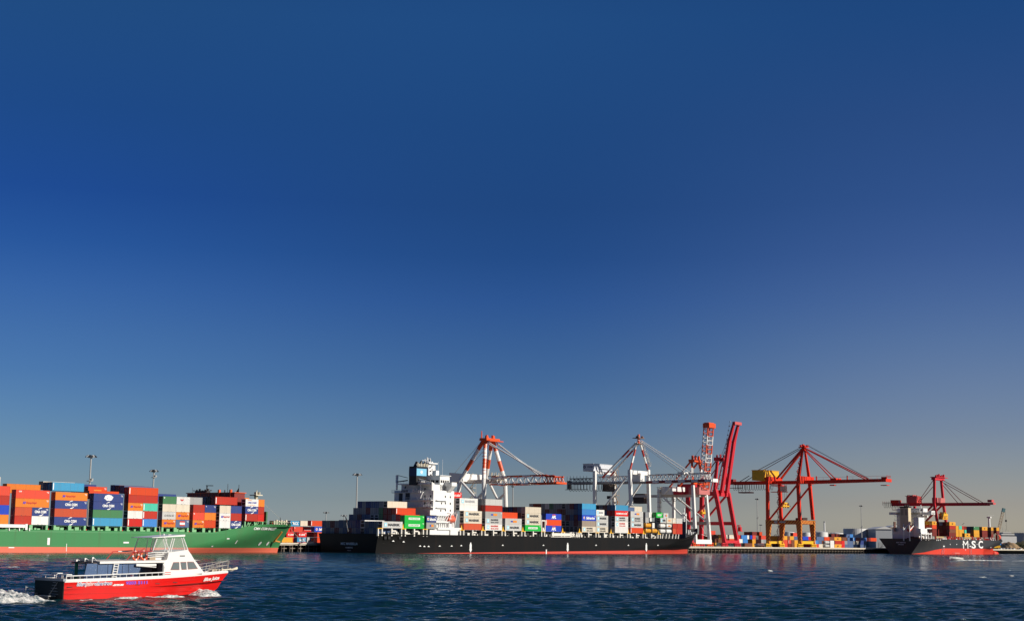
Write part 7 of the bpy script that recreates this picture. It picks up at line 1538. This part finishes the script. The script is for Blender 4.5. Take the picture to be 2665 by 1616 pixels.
# roof, awning frame and clears
ys, yp = .55, cB - .55
def cs(px, py, y=ys): return CF.side(px, py, y)
rx0, rz0 = cs(257, 1465.5); rx1, rz1 = cs(428, 1462.5); ax0, az0 = cs(187, 1464, yp - .1)
b = MB(); n = 8
def slab(x0_, z0_, x1_, z1_, y0_, y1_, th, m=0, crown=.12):
    for k in range(n):
        ya = y0_ + (y1_ - y0_) * k / n; yb2 = y0_ + (y1_ - y0_) * (k + 1) / n; ca = crown * (1 - (2 * k / n - 1) ** 2); c2 = crown * (1 - (2 * (k + 1) / n - 1) ** 2)
        b.add([(x0_, ya, z0_ + ca), (x1_, ya, z1_ + ca), (x1_, yb2, z1_ + c2), (x0_, yb2, z0_ + c2), (x0_, ya, z0_ + ca + th), (x1_, ya, z1_ + ca + th), (x1_, yb2, z1_ + c2 + th), (x0_, yb2, z0_ + c2 + th)], [(0, 3, 2, 1), (4, 5, 6, 7), (0, 1, 5, 4), (1, 2, 6, 5), (2, 3, 7, 6), (3, 0, 4, 7)], m)
slab(rx0, rz0, rx1, rz1, ys - .15, yp + .15, .16); b.build('canopy_roof', P('roof_cream', (.62, .58, .52), .6, .1), cb)
b = MB(); b.bar((rx0, ys - .17, rz0 + .08), (rx1, ys - .17, rz1 + .08), .05, .2); b.build('roof_trim', BWH, cb)
b = MB(); slab(ax0, az0, rx0, rz0, ys + .1, yp - .1, .06, 0, .10)
for y in (ys + .1, yp - .1): b.tube((ax0, y, az0), (rx0, y, rz0), .04, n=6)
b.tube((ax0, ys, az0), (ax0, yp, az0), .04, n=6); b.build('awning', P('awning_dark', (.08, .06, .05), .7), cb)
b = MB()
for y, dz in ((1.0, .55), (3.6, .3), (2.2, .45)): b.tube((ax0 + .1, y, az0), (ax0 + .1, y, az0 + dz), .04, n=6); b.box(ax0 + .05, ax0 + .2, y - .06, y + .06, az0 + dz - .15, az0 + dz); b.tube((ax0 + .2, y, az0 + dz), (ax0 + .7, y, az0 + .1), .02, n=5)
b.build('rod_holder', BWH, cb)
gx0, gz0_ = cs(193, 1470, 3.6); b = MB(); b.box(gx0, gx0 + .28, 3.4, 3.5, zsheer(1) - .3, az0); b.box(gx0 + .06, gx0 + .2, 3.35, 3.55, zsheer(1) - .3, az0); b.build('canopy_post', P('post_green', (.02, .36, .20), .5), cb)
CLEAR = bpy.data.materials.new('clear_curtain'); CLEAR.use_nodes = True; _p = CLEAR.node_tree.nodes['Principled BSDF']; _p.inputs['Base Color'].default_value = (.20, .30, .52, 1); _p.inputs['Alpha'].default_value = .5; _p.inputs['Roughness'].default_value = .12
cx0, _ = cs(217, 1495); cx0t = cs(226, 1470)[0]; cx1, _ = cs(357, 1490); zbot = zsheer(3) - .1
ztop = lambda x: rz0 + (rz1 - rz0) * (x - rx0) / (rx1 - rx0)
for y in (ys, yp):
    b = MB(); xs_ = [cx0, cs(253, 1490)[0], cs(280, 1490)[0], cs(318, 1490)[0], cs(334, 1490)[0], cx1]
    for k in range(0 if y == ys else 2, 5):
        xa, xb2 = xs_[k], xs_[k + 1]; xt = cx0t if k == 0 else xa; b.poly([(xa, y, zbot), (xb2 - .02, y, zbot), (xb2 - .02 + (.5 if k == 4 else 0), y, ztop(xb2)), (xt, y, ztop(xt))])
    b.build('clear_curtain', CLEAR, cb)
    b = MB()
    for k in range(0 if y == ys else 2, 6): xa = xs_[k]; xt = cx0t if k == 0 else xa + (.5 if k == 5 else 0); b.bar((xa, y - .01, zbot), (xt, y - .01, ztop(xt)), .05, .02)
    b.build('curtain_seam', P('seam_navy', (.02, .03, .07), .6), cb)
# inside the saloon: floor, seats, far bulkhead with a doorway
b = MB(); xk = cs(425, 1480)[0]; b.box(1.5, xk, ys, yp, zsheer(3) - .75, zsheer(3) - .7, 1); b.box(3.0, 8.0, 1.4, 2.0, zsheer(3) - .7, zsheer(3) - .2, 1)
b.box(xk - .05, xk + .1, ys + .02, yp, zsheer(3) - .7, rz1, 0); b.box(xk - .1, xk - .05, 1.4, 2.2, zsheer(3) - .6, rz1 - .2, 1); b.box(xk - 1.6, xk - .7, 3.3, yp, zsheer(3) - .7, rz1, 2); b.box(xk - 2.0, xk - 1.7, 2.6, 3.1, zsheer(3) - .7, zsheer(3) + .35, 3)
b.build('saloon', [P('saloon_grey', (.30, .29, .29), .6), P('saloon_dark', (.04, .035, .035), .6), P('locker_dark', (.05, .06, .08), .5), P('seat_red', (.45, .03, .03), .6)], cb)
b = MB(); xl0 = cs(291, 1500, ys - .08)[0]; xl1 = cs(302, 1500, ys - .08)[0]; zt_ = rz0 + .05
for x in (xl0, xl1): b.tube((x, ys - .1, zsheer(4) + .02), (x + .18, ys - .1, zt_), .055, n=6)
for k in range(6): t = (k + .5) / 6; z = zsheer(4) + (zt_ - zsheer(4)) * t; b.tube((xl0 + .18 * t, ys - .1, z), (xl1 + .18 * t, ys - .1, z), .04, n=6)
b.build('ladder', BWH, cb)
b = MB(); xd0, zd0 = cs(351, 1468); xd1, zd1 = cs(403, 1467.5); b.box(xd0, xd1, ys - .25, ys - .15, zd0 - .12, zd0 + .06); b.tube((xd0, ys - .2, zd0 - .1), (xd1, ys - .2, zd1 - .25), .05, n=5); b.build('roller_blind', BWH, cb)
# wheelhouse body: a side profile with window openings, carried across the boat
prof = [(425, 1496), (426, 1487), (428, 1475), (424, 1466), (419, 1463.5), (428, 1458), (435, 1455), (439, 1437), (489, 1430), (497, 1441), (506, 1456), (513, 1464), (531, 1489), (531, 1494)]
Pw = [cs(px, py) for px, py in prof]; Pw[0] = (Pw[0][0], zsheer(Pw[0][0]) - .1); Pw[-1] = (Pw[-1][0], zsheer(Pw[-1][0]) - .05)
def inb(x, y): # keep the house inside the tapering hull
    return y
b = MB(); b.prism([(x, ys, z) for x, z in Pw], (0, yp - ys, 0)); wh_ob = b.build('wheelhouse', BWH, cb)
b = MB(); fr = MB()
for poly in (((444.5, 1481), (451.5, 1463.5), (465.5, 1463), (466, 1481)), ((473, 1480.5), (470, 1463), (484, 1462.5), (485, 1480)), ((490, 1479.5), (488, 1462), (503, 1462), (513.5, 1478))):
    q = [cs(px, py) for px, py in poly]; cxm = sum(a for a, _ in q) / 4; czm = sum(z for _, z in q) / 4
    for y, s_ in ((ys, -1), (yp, 1)):
        fr.poly([(cxm + (x - cxm) * 1.10, y + s_ * .012, czm + (z - czm) * 1.16) for x, z in (q if s_ < 0 else q[::-1])])
        b.poly([(x, y + s_ * .025, z) for x, z in (q if s_ < 0 else q[::-1])])
b.islands('window', P('cabin_glass', (.16, .19, .20), .1, 0), cb); fr.islands('window_frame', P('window_rubber', (.35, .10, .08), .6), cb)
b = MB(); a0 = cs(514, 1466); a1 = cs(527, 1485)
for k in range(3): ya = ys + .25 + k * 1.15; b.poly([(a0[0] + .03, ya, a0[1] - .02), (a0[0] + .03, ya + 1.0, a0[1] - .02), (a1[0] + .03, ya + 1.0, a1[1] + .02), (a1[0] + .03, ya, a1[1] + .02)])
b.build('windscreen', GLASS, cb)
b = MB(); b.box(*[cs(468, 1446)[0], cs(481, 1446)[0]], ys - .03, ys, cs(475, 1446)[1] - .03, cs(475, 1446)[1] + .05); b.build('vent_slot', DARK, cb)
b = MB(); xs0, zs0_ = cs(428, 1490); b.box(xs0, cs(444, 1490)[0], ys - .03, ys, zs0_ + .02, zs0_ + .07); b.box(xs0, cs(444, 1490)[0], ys - .03, ys, zs0_ - .14, zs0_ - .09); b.build('side_stripe', P('stripe_red', (.62, .03, .03), .5), cb)
b = MB(); v0 = cs(504, 1455); b.prism([(v0[0], ys, v0[1]), (v0[0] + .9, ys + .2, v0[1] - .06), (v0[0], ys + .2, v0[1] - .16)], (0, yp - ys - .2, 0)); b.build('visor', BWH, cb)
b = MB(); b.cyl(cs(494, 1479, 2.4)[0], 2.2, cs(494, 1479)[1] - .1, cs(494, 1479)[1] + .25, .16, .1, n=10); b.build('red_cushion', P('cushion_red', (.6, .03, .03), .6), cb)
# flybridge: coaming, windscreen clears, hardtop
yt0, yt1 = ys + .35, yp - .35
B0 = [cs(px, py, yt0) for px, py in ((397, 1434), (438, 1438), (489, 1431))]; T0 = [cs(px, py, yt0) for px, py in ((409, 1399.5), (449, 1399.5), (477, 1398))]
htx0, htz0 = cs(393, 1399, yt0); htx1, htz1 = cs(478.5, 1395.5, yt0)
b = MB(); b.add([(htx0, yt0 - .2, htz0), (htx1, yt0 - .2, htz1), (htx1, yt1 + .2, htz1), (htx0, yt1 + .2, htz0), (htx0, yt0 - .2, htz0 + .04), (htx1, yt0 - .2, htz1 + .18), (htx1, yt1 + .2, htz1 + .18), (htx0, yt1 + .2, htz0 + .04)], [(0, 3, 2, 1), (4, 5, 6, 7), (0, 1, 5, 4), (1, 2, 6, 5), (2, 3, 7, 6), (3, 0, 4, 7)]); b.build('hardtop', BWH, cb)
b = MB()
for y in (yt0, yt1):
    for (bx_, bz_), (tx_, tz_) in zip(B0, T0): b.tube((bx_, y, bz_), (tx_, y, tz_), .045, n=6)
    q0_, q1_ = cs(444, 1437, yt0), cs(454, 1400, yt0); b.tube((q0_[0], y, q0_[1]), (q1_[0], y, q1_[1]), .045, n=6)
    q0_, q1_ = cs(428, 1436, yt0), cs(434, 1400, yt0); b.tube((q0_[0], y, q0_[1]), (q1_[0], y, q1_[1]), .03, n=6)
    q0_, q1_ = cs(481, 1432, yt0), cs(472, 1399, yt0); b.tube((q0_[0], y, q0_[1]), (q1_[0], y, q1_[1]), .035, n=6)
    b.tube((B0[1][0], y, B0[1][1]), (B0[2][0], y, B0[2][1]), .05, n=6); b.tube((B0[0][0] - 1.6, y, B0[0][1] - .05), (B0[1][0], y, B0[1][1] + .02), .04, n=6)
b.tube((B0[2][0], yt0, B0[2][1]), (B0[2][0], yt1, B0[2][1]), .05, n=6); b.tube((B0[0][0], yt0, B0[0][1]), (B0[0][0], yt1, B0[0][1]), .04, n=6); b.build('flybridge_frame', BWH, cb)
FCL = bpy.data.materials.new('flybridge_clear'); FCL.use_nodes = True; _p = FCL.node_tree.nodes['Principled BSDF']; _p.inputs['Base Color'].default_value = (.55, .55, .52, 1); _p.inputs['Alpha'].default_value = .28; _p.inputs['Roughness'].default_value = .1
b = MB()
for y in (yt0, yt1):
    for k in range(2): b.poly([(B0[k][0], y, B0[k][1]), (B0[k + 1][0], y, B0[k + 1][1]), (T0[k + 1][0], y, T0[k + 1][1]), (T0[k][0], y, T0[k][1])])
b.poly([(B0[2][0], yt0, B0[2][1]), (B0[2][0], yt1, B0[2][1]), (T0[2][0], yt1, T0[2][1]), (T0[2][0], yt0, T0[2][1])]); b.build('flybridge_clear', FCL, cb)
b = MB(); b.tube((cs(417, 1398, 2)[0], 2, cs(417, 1398, 2)[1]), (cs(415, 1369, 2)[0], 2, cs(415, 1369, 2)[1]), .025, n=5); b.build('whip_aerial', CREAMP, cb)
b = MB(); hx, hz = cs(440, 1394, 2.4); b.cyl(hx, 2.4, hz, hz + .14, .28, .2, n=12); b.cyl(hx - .3, 2.8, hz - .1, hz + .2, .07, n=8); b.build('radar_dome', BWH, cb)
b = MB(); kx0, kz0 = cs(404, 1449, 1.2); b.box(kx0, kx0 + 1.0, 1.2, 2.6, kz0 - .3, kz0 + .45, 0); b.box(kx0 - .7, kx0 - .1, 1.0, 3.4, kz0 - .3, kz0 + .05, 1); b.box(kx0 + 1.05, kx0 + 1.2, .9, 3.6, kz0 - .3, kz0 + .6, 0); b.box(kx0 - 1.4, kx0 + .9, .75, .9, kz0 - .34, kz0 - .26, 1); b.build('flybridge_seat', [BWH, P('seat_tan', (.40, .30, .20), .6)], cb)
# life rings and red rail on the roof
for k, (px, py) in enumerate(((353, 1445), (375, 1444.5))):
    x, z = cs(px, py, .9); b = MB(); tilt = .25
    for j in range(16):
        t0, t1 = 2 * math.pi * j / 16, 2 * math.pi * (j + 1) / 16; f_ = lambda t: (x + .30 * math.cos(t) + tilt * .3 * math.sin(t), .9 + .1 * math.sin(t), z + .36 * math.sin(t)); b.tube(f_(t0), f_(t1), .085, n=7, m=1 if j % 4 == 0 else 0)
    b.build('life_ring', [P('ring_orange', (.75, .10, .015), .5), BWH], cb)
b = MB(); e0 = cs(341, 1446, .75); e1 = cs(347, 1436, .75); e2 = cs(398, 1433, .75); zr_ = rz1 + .1
for y in (.75, 4.05): b.path([(e0[0] - .4, y, zr_ + .1), (e1[0], y, e1[1]), (e2[0], y, e2[1])], .04, 6, m=0)
for px in (352, 366, 384): q = cs(px, 1435, .75); b.tube((q[0], .75, zr_), (q[0], .75, q[1]), .03, n=5)
b.tube((e1[0] + .5, .75, e1[1]), (e1[0] + 1.1, .75, e1[1] + .35), .03, n=5); b.build('roof_rail', P('rail_red', (.50, .03, .03), .5), cb)
b = MB()
for k in range(3): q0_, q1_ = cs(384, 1439 + k * 5, 1.0), cs(428, 1437 + k * 4.5, 1.0); b.tube((q0_[0], 1.0, q0_[1]), (q1_[0], 1.0, q1_[1]), .035, n=6)
b.build('roof_rack', BWH, cb)
# bow pulpit
b = MB(); prev = None; NP = 9; rails = {}
for s_ in (-1, 1):
    P_ = []
    for k in range(NP):
        px = 513 + (592 - 513) * k / (NP - 1.0); x = CF.side(px, 1480, cB / 2 if k == NP - 1 else 1.0 + .9 * k / NP)[0]; x = min(x, tipx - .1); yy = cy(x, zsheer(x)) + .12; y = yy if s_ < 0 else cB - yy; P_.append(Vector((x, y, zsheer(x))))
    hts = [.45 + .40 * k / (NP - 1.0) for k in range(NP)]
    b.path([p + Vector((.12, 0, h)) for p, h in zip(P_, hts)], .022, 6); b.path([p + Vector((.06, 0, h * .55)) for p, h in zip(P_, hts)], .025, 5)
    for p, h in list(zip(P_, hts))[1:]: b.tube(p, p + Vector((.12, 0, h)), .02, n=5)
b.build('bow_rail', P('pulpit_steel', (.48, .44, .38), .35), cb)
b = MB(); b.bar((tipx - 1.2, cB / 2, tipz + .02), (tipx + .85, cB / 2, tipz + .10), .45, .1); b.bar((tipx + .3, cB / 2, tipz - .02), (tipx + 1.0, cB / 2, tipz + .2), .18); b.tube((tipx + .2, cB / 2, tipz + .2), (tipx + .2, cB / 2, tipz - .1), .05, n=6); b.build('bow_roller', CREAMP, cb)
b = MB(); qx = CF.side(548, 1484, cB / 2)[0]; 
for k in range(4): b.cyl(qx + k * .35, cB / 2 - .3 + .2 * (k % 3), zsheer(qx) - .1, zsheer(qx) + .18 + .08 * (k % 2), .10, n=8)
b.tube((qx - .6, 2.0, zsheer(qx) + .1), (qx + .8, 2.9, zsheer(qx) + .16), .05, n=6); b.build('anchor_winch', CREAMP, cb)

# ------------------------------------------------------------------ foam
def foam_material():
    m = bpy.data.materials.new('foam'); m.use_nodes = True; t = m.node_tree; L = t.links; p = t.nodes['Principled BSDF']; p.inputs['Roughness'].default_value = .7
    tc = N(t, 'ShaderNodeNewGeometry'); nz = N(t, 'ShaderNodeTexNoise'); nz.inputs['Scale'].default_value = 2.2; nz.inputs['Detail'].default_value = 7; nz.inputs['Roughness'].default_value = .7; L.new(tc.outputs['Position'], nz.inputs[0])
    rp = N(t, 'ShaderNodeValToRGB'); rp.color_ramp.elements[0].position = .38; rp.color_ramp.elements[0].color = (.05, .10, .13, 1); rp.color_ramp.elements[1].position = .58; rp.color_ramp.elements[1].color = (.80, .78, .74, 1)
    L.new(nz.outputs[0], rp.inputs[0]); L.new(rp.outputs[0], p.inputs['Base Color']); bp = N(t, 'ShaderNodeBump'); bp.inputs['Distance'].default_value = .15; L.new(nz.outputs[0], bp.inputs['Height']); L.new(bp.outputs[0], p.inputs['Normal']); return m
FOAM = foam_material()
def foam(name, F, x0, x1, y0, y1, hfun, nx, ny, base=None, seed=1):
    """A churned sheet of white water: it shows only where its bumps rise above the waves."""
    X, Y = np.meshgrid(np.linspace(x0, x1, nx), np.linspace(y0, y1, ny), indexing='ij'); rng = np.random.RandomState(seed)
    W = np.zeros_like(X)
    for k in range(44):
        lam = .22 * (3.0 / .22) ** rng.rand(); th = rng.uniform(0, 6.28); W += (lam ** .35) * np.sin(2 * math.pi / lam * (X * math.cos(th) + Y * math.sin(th)) + rng.uniform(0, 6.28))
    W = W / np.abs(W).max(); S = (X - x0) / (x1 - x0); T = (Y - y0) / (y1 - y0); Hh = hfun(S, T)
    edge = np.clip(np.minimum(np.minimum(S, 1 - S), np.minimum(T, 1 - T)) * 7, 0, 1)
    Z = (Hh * (1 + .27 * W) + .075 * W) * edge - .16 * (1 - edge) - .03
    if base is not None: Z += base
    vs = [F.world(a, b_, c) for a, b_, c in zip(X.ravel(), Y.ravel(), Z.ravel())]; i = np.arange(nx * ny).reshape(nx, ny)
    b = MB(); b.add(vs, [tuple(q) for q in np.stack([i[:-1, :-1], i[1:, :-1], i[1:, 1:], i[:-1, 1:]], -1).reshape(-1, 4)]); ob = b.build(name, FOAM, smooth=True); return tag(ob, kind='stuff')
foam('wake_foam', CF, -20, -.2, -1.8, 5.4, lambda s, t: 1.0 * np.exp(-((s - .66) / .34) ** 2) * np.exp(-((t - .55) / .42) ** 2) + .22 * np.exp(-((t - .1) / .14) ** 2) * s, 180, 90)
foam('hull_foam', CF, -.5, 14, -1.1, .25, lambda s, t: .09 + .17 * np.exp(-((s - .62) / .2) ** 2) + .08 * np.sin(s * 19), 200, 26, seed=5)
foam('bow_foam', CF, stx - 5.4, stx - .5, -.6, 3.2, lambda s, t: .62 * np.exp(-((s - .72) / .26) ** 2) * np.exp(-((t - .45) / .40) ** 2) + .12, 90, 70, seed=8)
WF = Frame((0, 0), 0)
def streak(px0, px1, py, wid, h, seed, name='whitecap'):
    a = ground(px0, py); b_ = ground(px1, py); F = Frame((a.x, a.y), math.degrees(math.atan2(b_.y - a.y, b_.x - a.x))); L = (b_ - a).length
    foam(name, F, 0, L, -wid / 2, wid / 2, lambda s, t: h * np.exp(-((t - .5) / .25) ** 2) * (.5 + .5 * np.sin(s * L * .7 + seed)), max(12, int(L * 2)), 10, seed=seed)
for k, (p0, p1, py, wid, h) in enumerate(((1995, 2013, 1486.5, 1.6, .30), (2452, 2468, 1486, 1.8, .3), (2531, 2545, 1485.5, 1.8, .3), (2563, 2580, 1487.5, 1.5, .22), (2605, 2634, 1485.5, 1.5, .25), (2545, 2566, 1502, 1.4, .2), (2625, 2640, 1500, 1.4, .22), (1390, 1404, 1487, 1.3, .22), (2008, 2040, 1523, .8, .10), (2110, 2130, 1520, .7, .08), (2310, 2350, 1511, .7, .08))): streak(p0, p1, py, wid, h, 20 + k)
streak(-30, 215, 1486.5, 1.8, .20, 3, 'wake_crest'); streak(-30, 60, 1474.5, 1.5, .10, 4, 'wake_crest')

# ------------------------------------------------------------------ the small white runabout
q = ground(2487, 1457.5); sd = 207; SF = Frame(q, sd); rb_ = thing('runabout', 'small white runabout with a canopy speeding past the far ship', 'motor boat', SF.o + Vector((0, 0, .25)), sd)
rx = 6.0; b = MB(); secs = []
for s_ in (0, .3, .6, .8, .93, 1.0):
    hw = 1.05 * (1 - max(0, (s_ - .45) / .55) ** 2.2); zk = -.15 + .5 * s_ ** 2; zd = .75 + .55 * s_; x = -rx / 2 + rx * s_
    secs.append([(x, -hw, zd), (x, -hw * .82, zk + .35), (x, 0, zk), (x, hw * .82, zk + .35), (x, hw, zd)])
for a_, c_ in zip(secs, secs[1:]): b.add(a_ + c_, [(i, 5 + i, 6 + i, i + 1) for i in range(4)] + [(4, 9, 5, 0)])
b.poly(secs[0]); b.build('hull', BWH, rb_)
b = MB(); b.box(-.4, .9, -.5, .5, .8, 1.35); b.build('console', DARK, rb_)
b = MB(); b.box(-1.3, 1.1, -.95, .95, 2.55, 2.63); b.build('canopy', BWH, rb_); b = MB()
for x in (-1.1, .9):
    for y in (-.8, .8): b.tube((x, y, .9), (x, y, 2.56), .035, n=5)
b.build('canopy_post', STEEL, rb_); b = MB(); b.box(-3.0, -2.6, -.2, .2, .1, 1.2); b.box(-3.1, -2.5, -.22, .22, .9, 1.3); b.build('outboard_motor', DARK, rb_)
# its helmsman
sk = bpy.data.meshes.new('person'); vs = [(0, 0, .95), (0, 0, 1.2), (0, 0, 1.45), (.03, 0, 1.58), (.05, 0, 1.75), (0, .2, 1.4), (.18, .26, 1.2), (.42, .15, 1.28), (0, -.2, 1.4), (.18, -.26, 1.2), (.42, -.15, 1.28), (0, .1, .88), (.08, .13, .48), (-.02, .13, .06), (0, -.1, .88), (.08, -.13, .48), (-.02, -.13, .06), (.12, .13, .03), (.12, -.13, .03)]
es = [(0, 1), (1, 2), (2, 3), (3, 4), (2, 5), (5, 6), (6, 7), (2, 8), (8, 9), (9, 10), (0, 11), (11, 12), (12, 13), (13, 17), (0, 14), (14, 15), (15, 16), (16, 18)]
sk.from_pydata(vs, es, []); so = bpy.data.objects.new('person', sk); C.objects.link(so); so.modifiers.new('skin', 'SKIN'); so.modifiers.new('sub', 'SUBSURF').levels = 1
rad = [.17, .15, .17, .06, .105, .075, .055, .045, .075, .055, .045, .10, .075, .05, .10, .075, .05, .045, .045]
for i, r_ in enumerate(rad): sk.skin_vertices[0].data[i].radius = (r_, r_)
sk.skin_vertices[0].data[0].use_root = True; sk.materials.append(P('dark_jacket', (.02, .025, .04), .8)); so.location = SF.world(-.75, 0, .4); so.rotation_euler = (0, 0, R(sd)); tag(so, 'person in dark clothes standing at the wheel of the small runabout', 'person')
MB().add([(.05 + .1 * math.cos(a) * math.cos(e), .1 * math.sin(a) * math.cos(e), 1.76 + .12 * math.sin(e)) for e in (-.4, .3, 1.0, 1.5) for a in [k * math.pi / 4 for k in range(8)]], [(r_ * 8 + k, r_ * 8 + (k + 1) % 8, r_ * 8 + 8 + (k + 1) % 8, r_ * 8 + 8 + k) for r_ in range(3) for k in range(8)]).build('hair', P('hair_brown', (.05, .03, .02), .8), so)
a = SF.world(0, 0); 
foam('runabout_spray', SF, -4.5, 1.6, -1.9, 1.9, lambda s, t: .45 * np.exp(-((s - .4) / .4) ** 2) * (.4 + np.abs(t - .5) * 1.6), 36, 24, seed=31)
foam('runabout_wake', SF, -27, -3.5, -1.2, 1.2, lambda s, t: .08 + .34 * s ** 1.5, 70, 14, seed=33)
foam('runabout_wake', SF, -95, -26, -1.0, 1.0, lambda s, t: .02 + .14 * s, 90, 10, seed=34)

# ------------------------------------------------------------------ the smallest boxes, gathered
if MASS:
    b = MB(); names = []; mats = []
    for (F, x0, x1, y, z, h, c, wd) in MASS:
        m_ = cmat(c)
        if m_ not in mats: mats.append(m_)
        p0 = [F.world(x, yy, zz) for zz in (z, z + h) for yy in (y, y + wd) for x in (x0, x1)]
        b.add(p0, [(0, 2, 3, 1), (4, 5, 7, 6), (0, 1, 5, 4), (1, 3, 7, 5), (3, 2, 6, 7), (2, 0, 4, 6)], mats.index(m_))
    tag(b.build('shipping_container_mass', mats), kind='stuff')

# ------------------------------------------------------------------ pieces of a part go one level deeper
DEEPER = {'hull': ('name_lettering', 'draught_mark', 'bow_mark', 'tug_mark', 'depth_mark', 'hull_letter', 'load_line_mark', 'mooring_port', 'hull_bracket_mark', 'lettering', 'lettering_outline', 'phone_lettering', 'bow_lettering', 'rubbing_strip', 'scupper', 'bulbous_bow'),
          'superstructure': ('porthole', 'doorway', 'deck_ledge', 'railing'), 'funnel': ('funnel_emblem', 'exhaust_pipe'), 'wheelhouse': ('wing_bracket', 'window', 'window_frame', 'windscreen', 'vent_slot', 'visor', 'side_stripe', 'antenna'),
          'breakwater': ('breakwater_light',), 'canopy_roof': ('roof_trim', 'roof_rail', 'roof_rack', 'rod_holder'), 'hardtop': ('radar_dome', 'whip_aerial'), 'machinery_house': ('name_sign',), 'boom': ('boom_head', 'boom_root', 'boom_ladder', 'boom_truss'),
          'mast_leg': ('mast_ladder',), 'platform': ('floodlight',), 'transom': ('boarding_platform',)}
ROOTS = [o for o in list(C.objects) if o.parent is None and o.type == 'EMPTY']
for root in ROOTS:
    kids = list(root.children); base = lambda o: o.name.split('.')[0]
    for pn, subs in DEEPER.items():
        par = next((k for k in kids if base(k) == pn), None)
        if par:
            for k in kids:
                if base(k) in subs and k is not par: k.parent = par
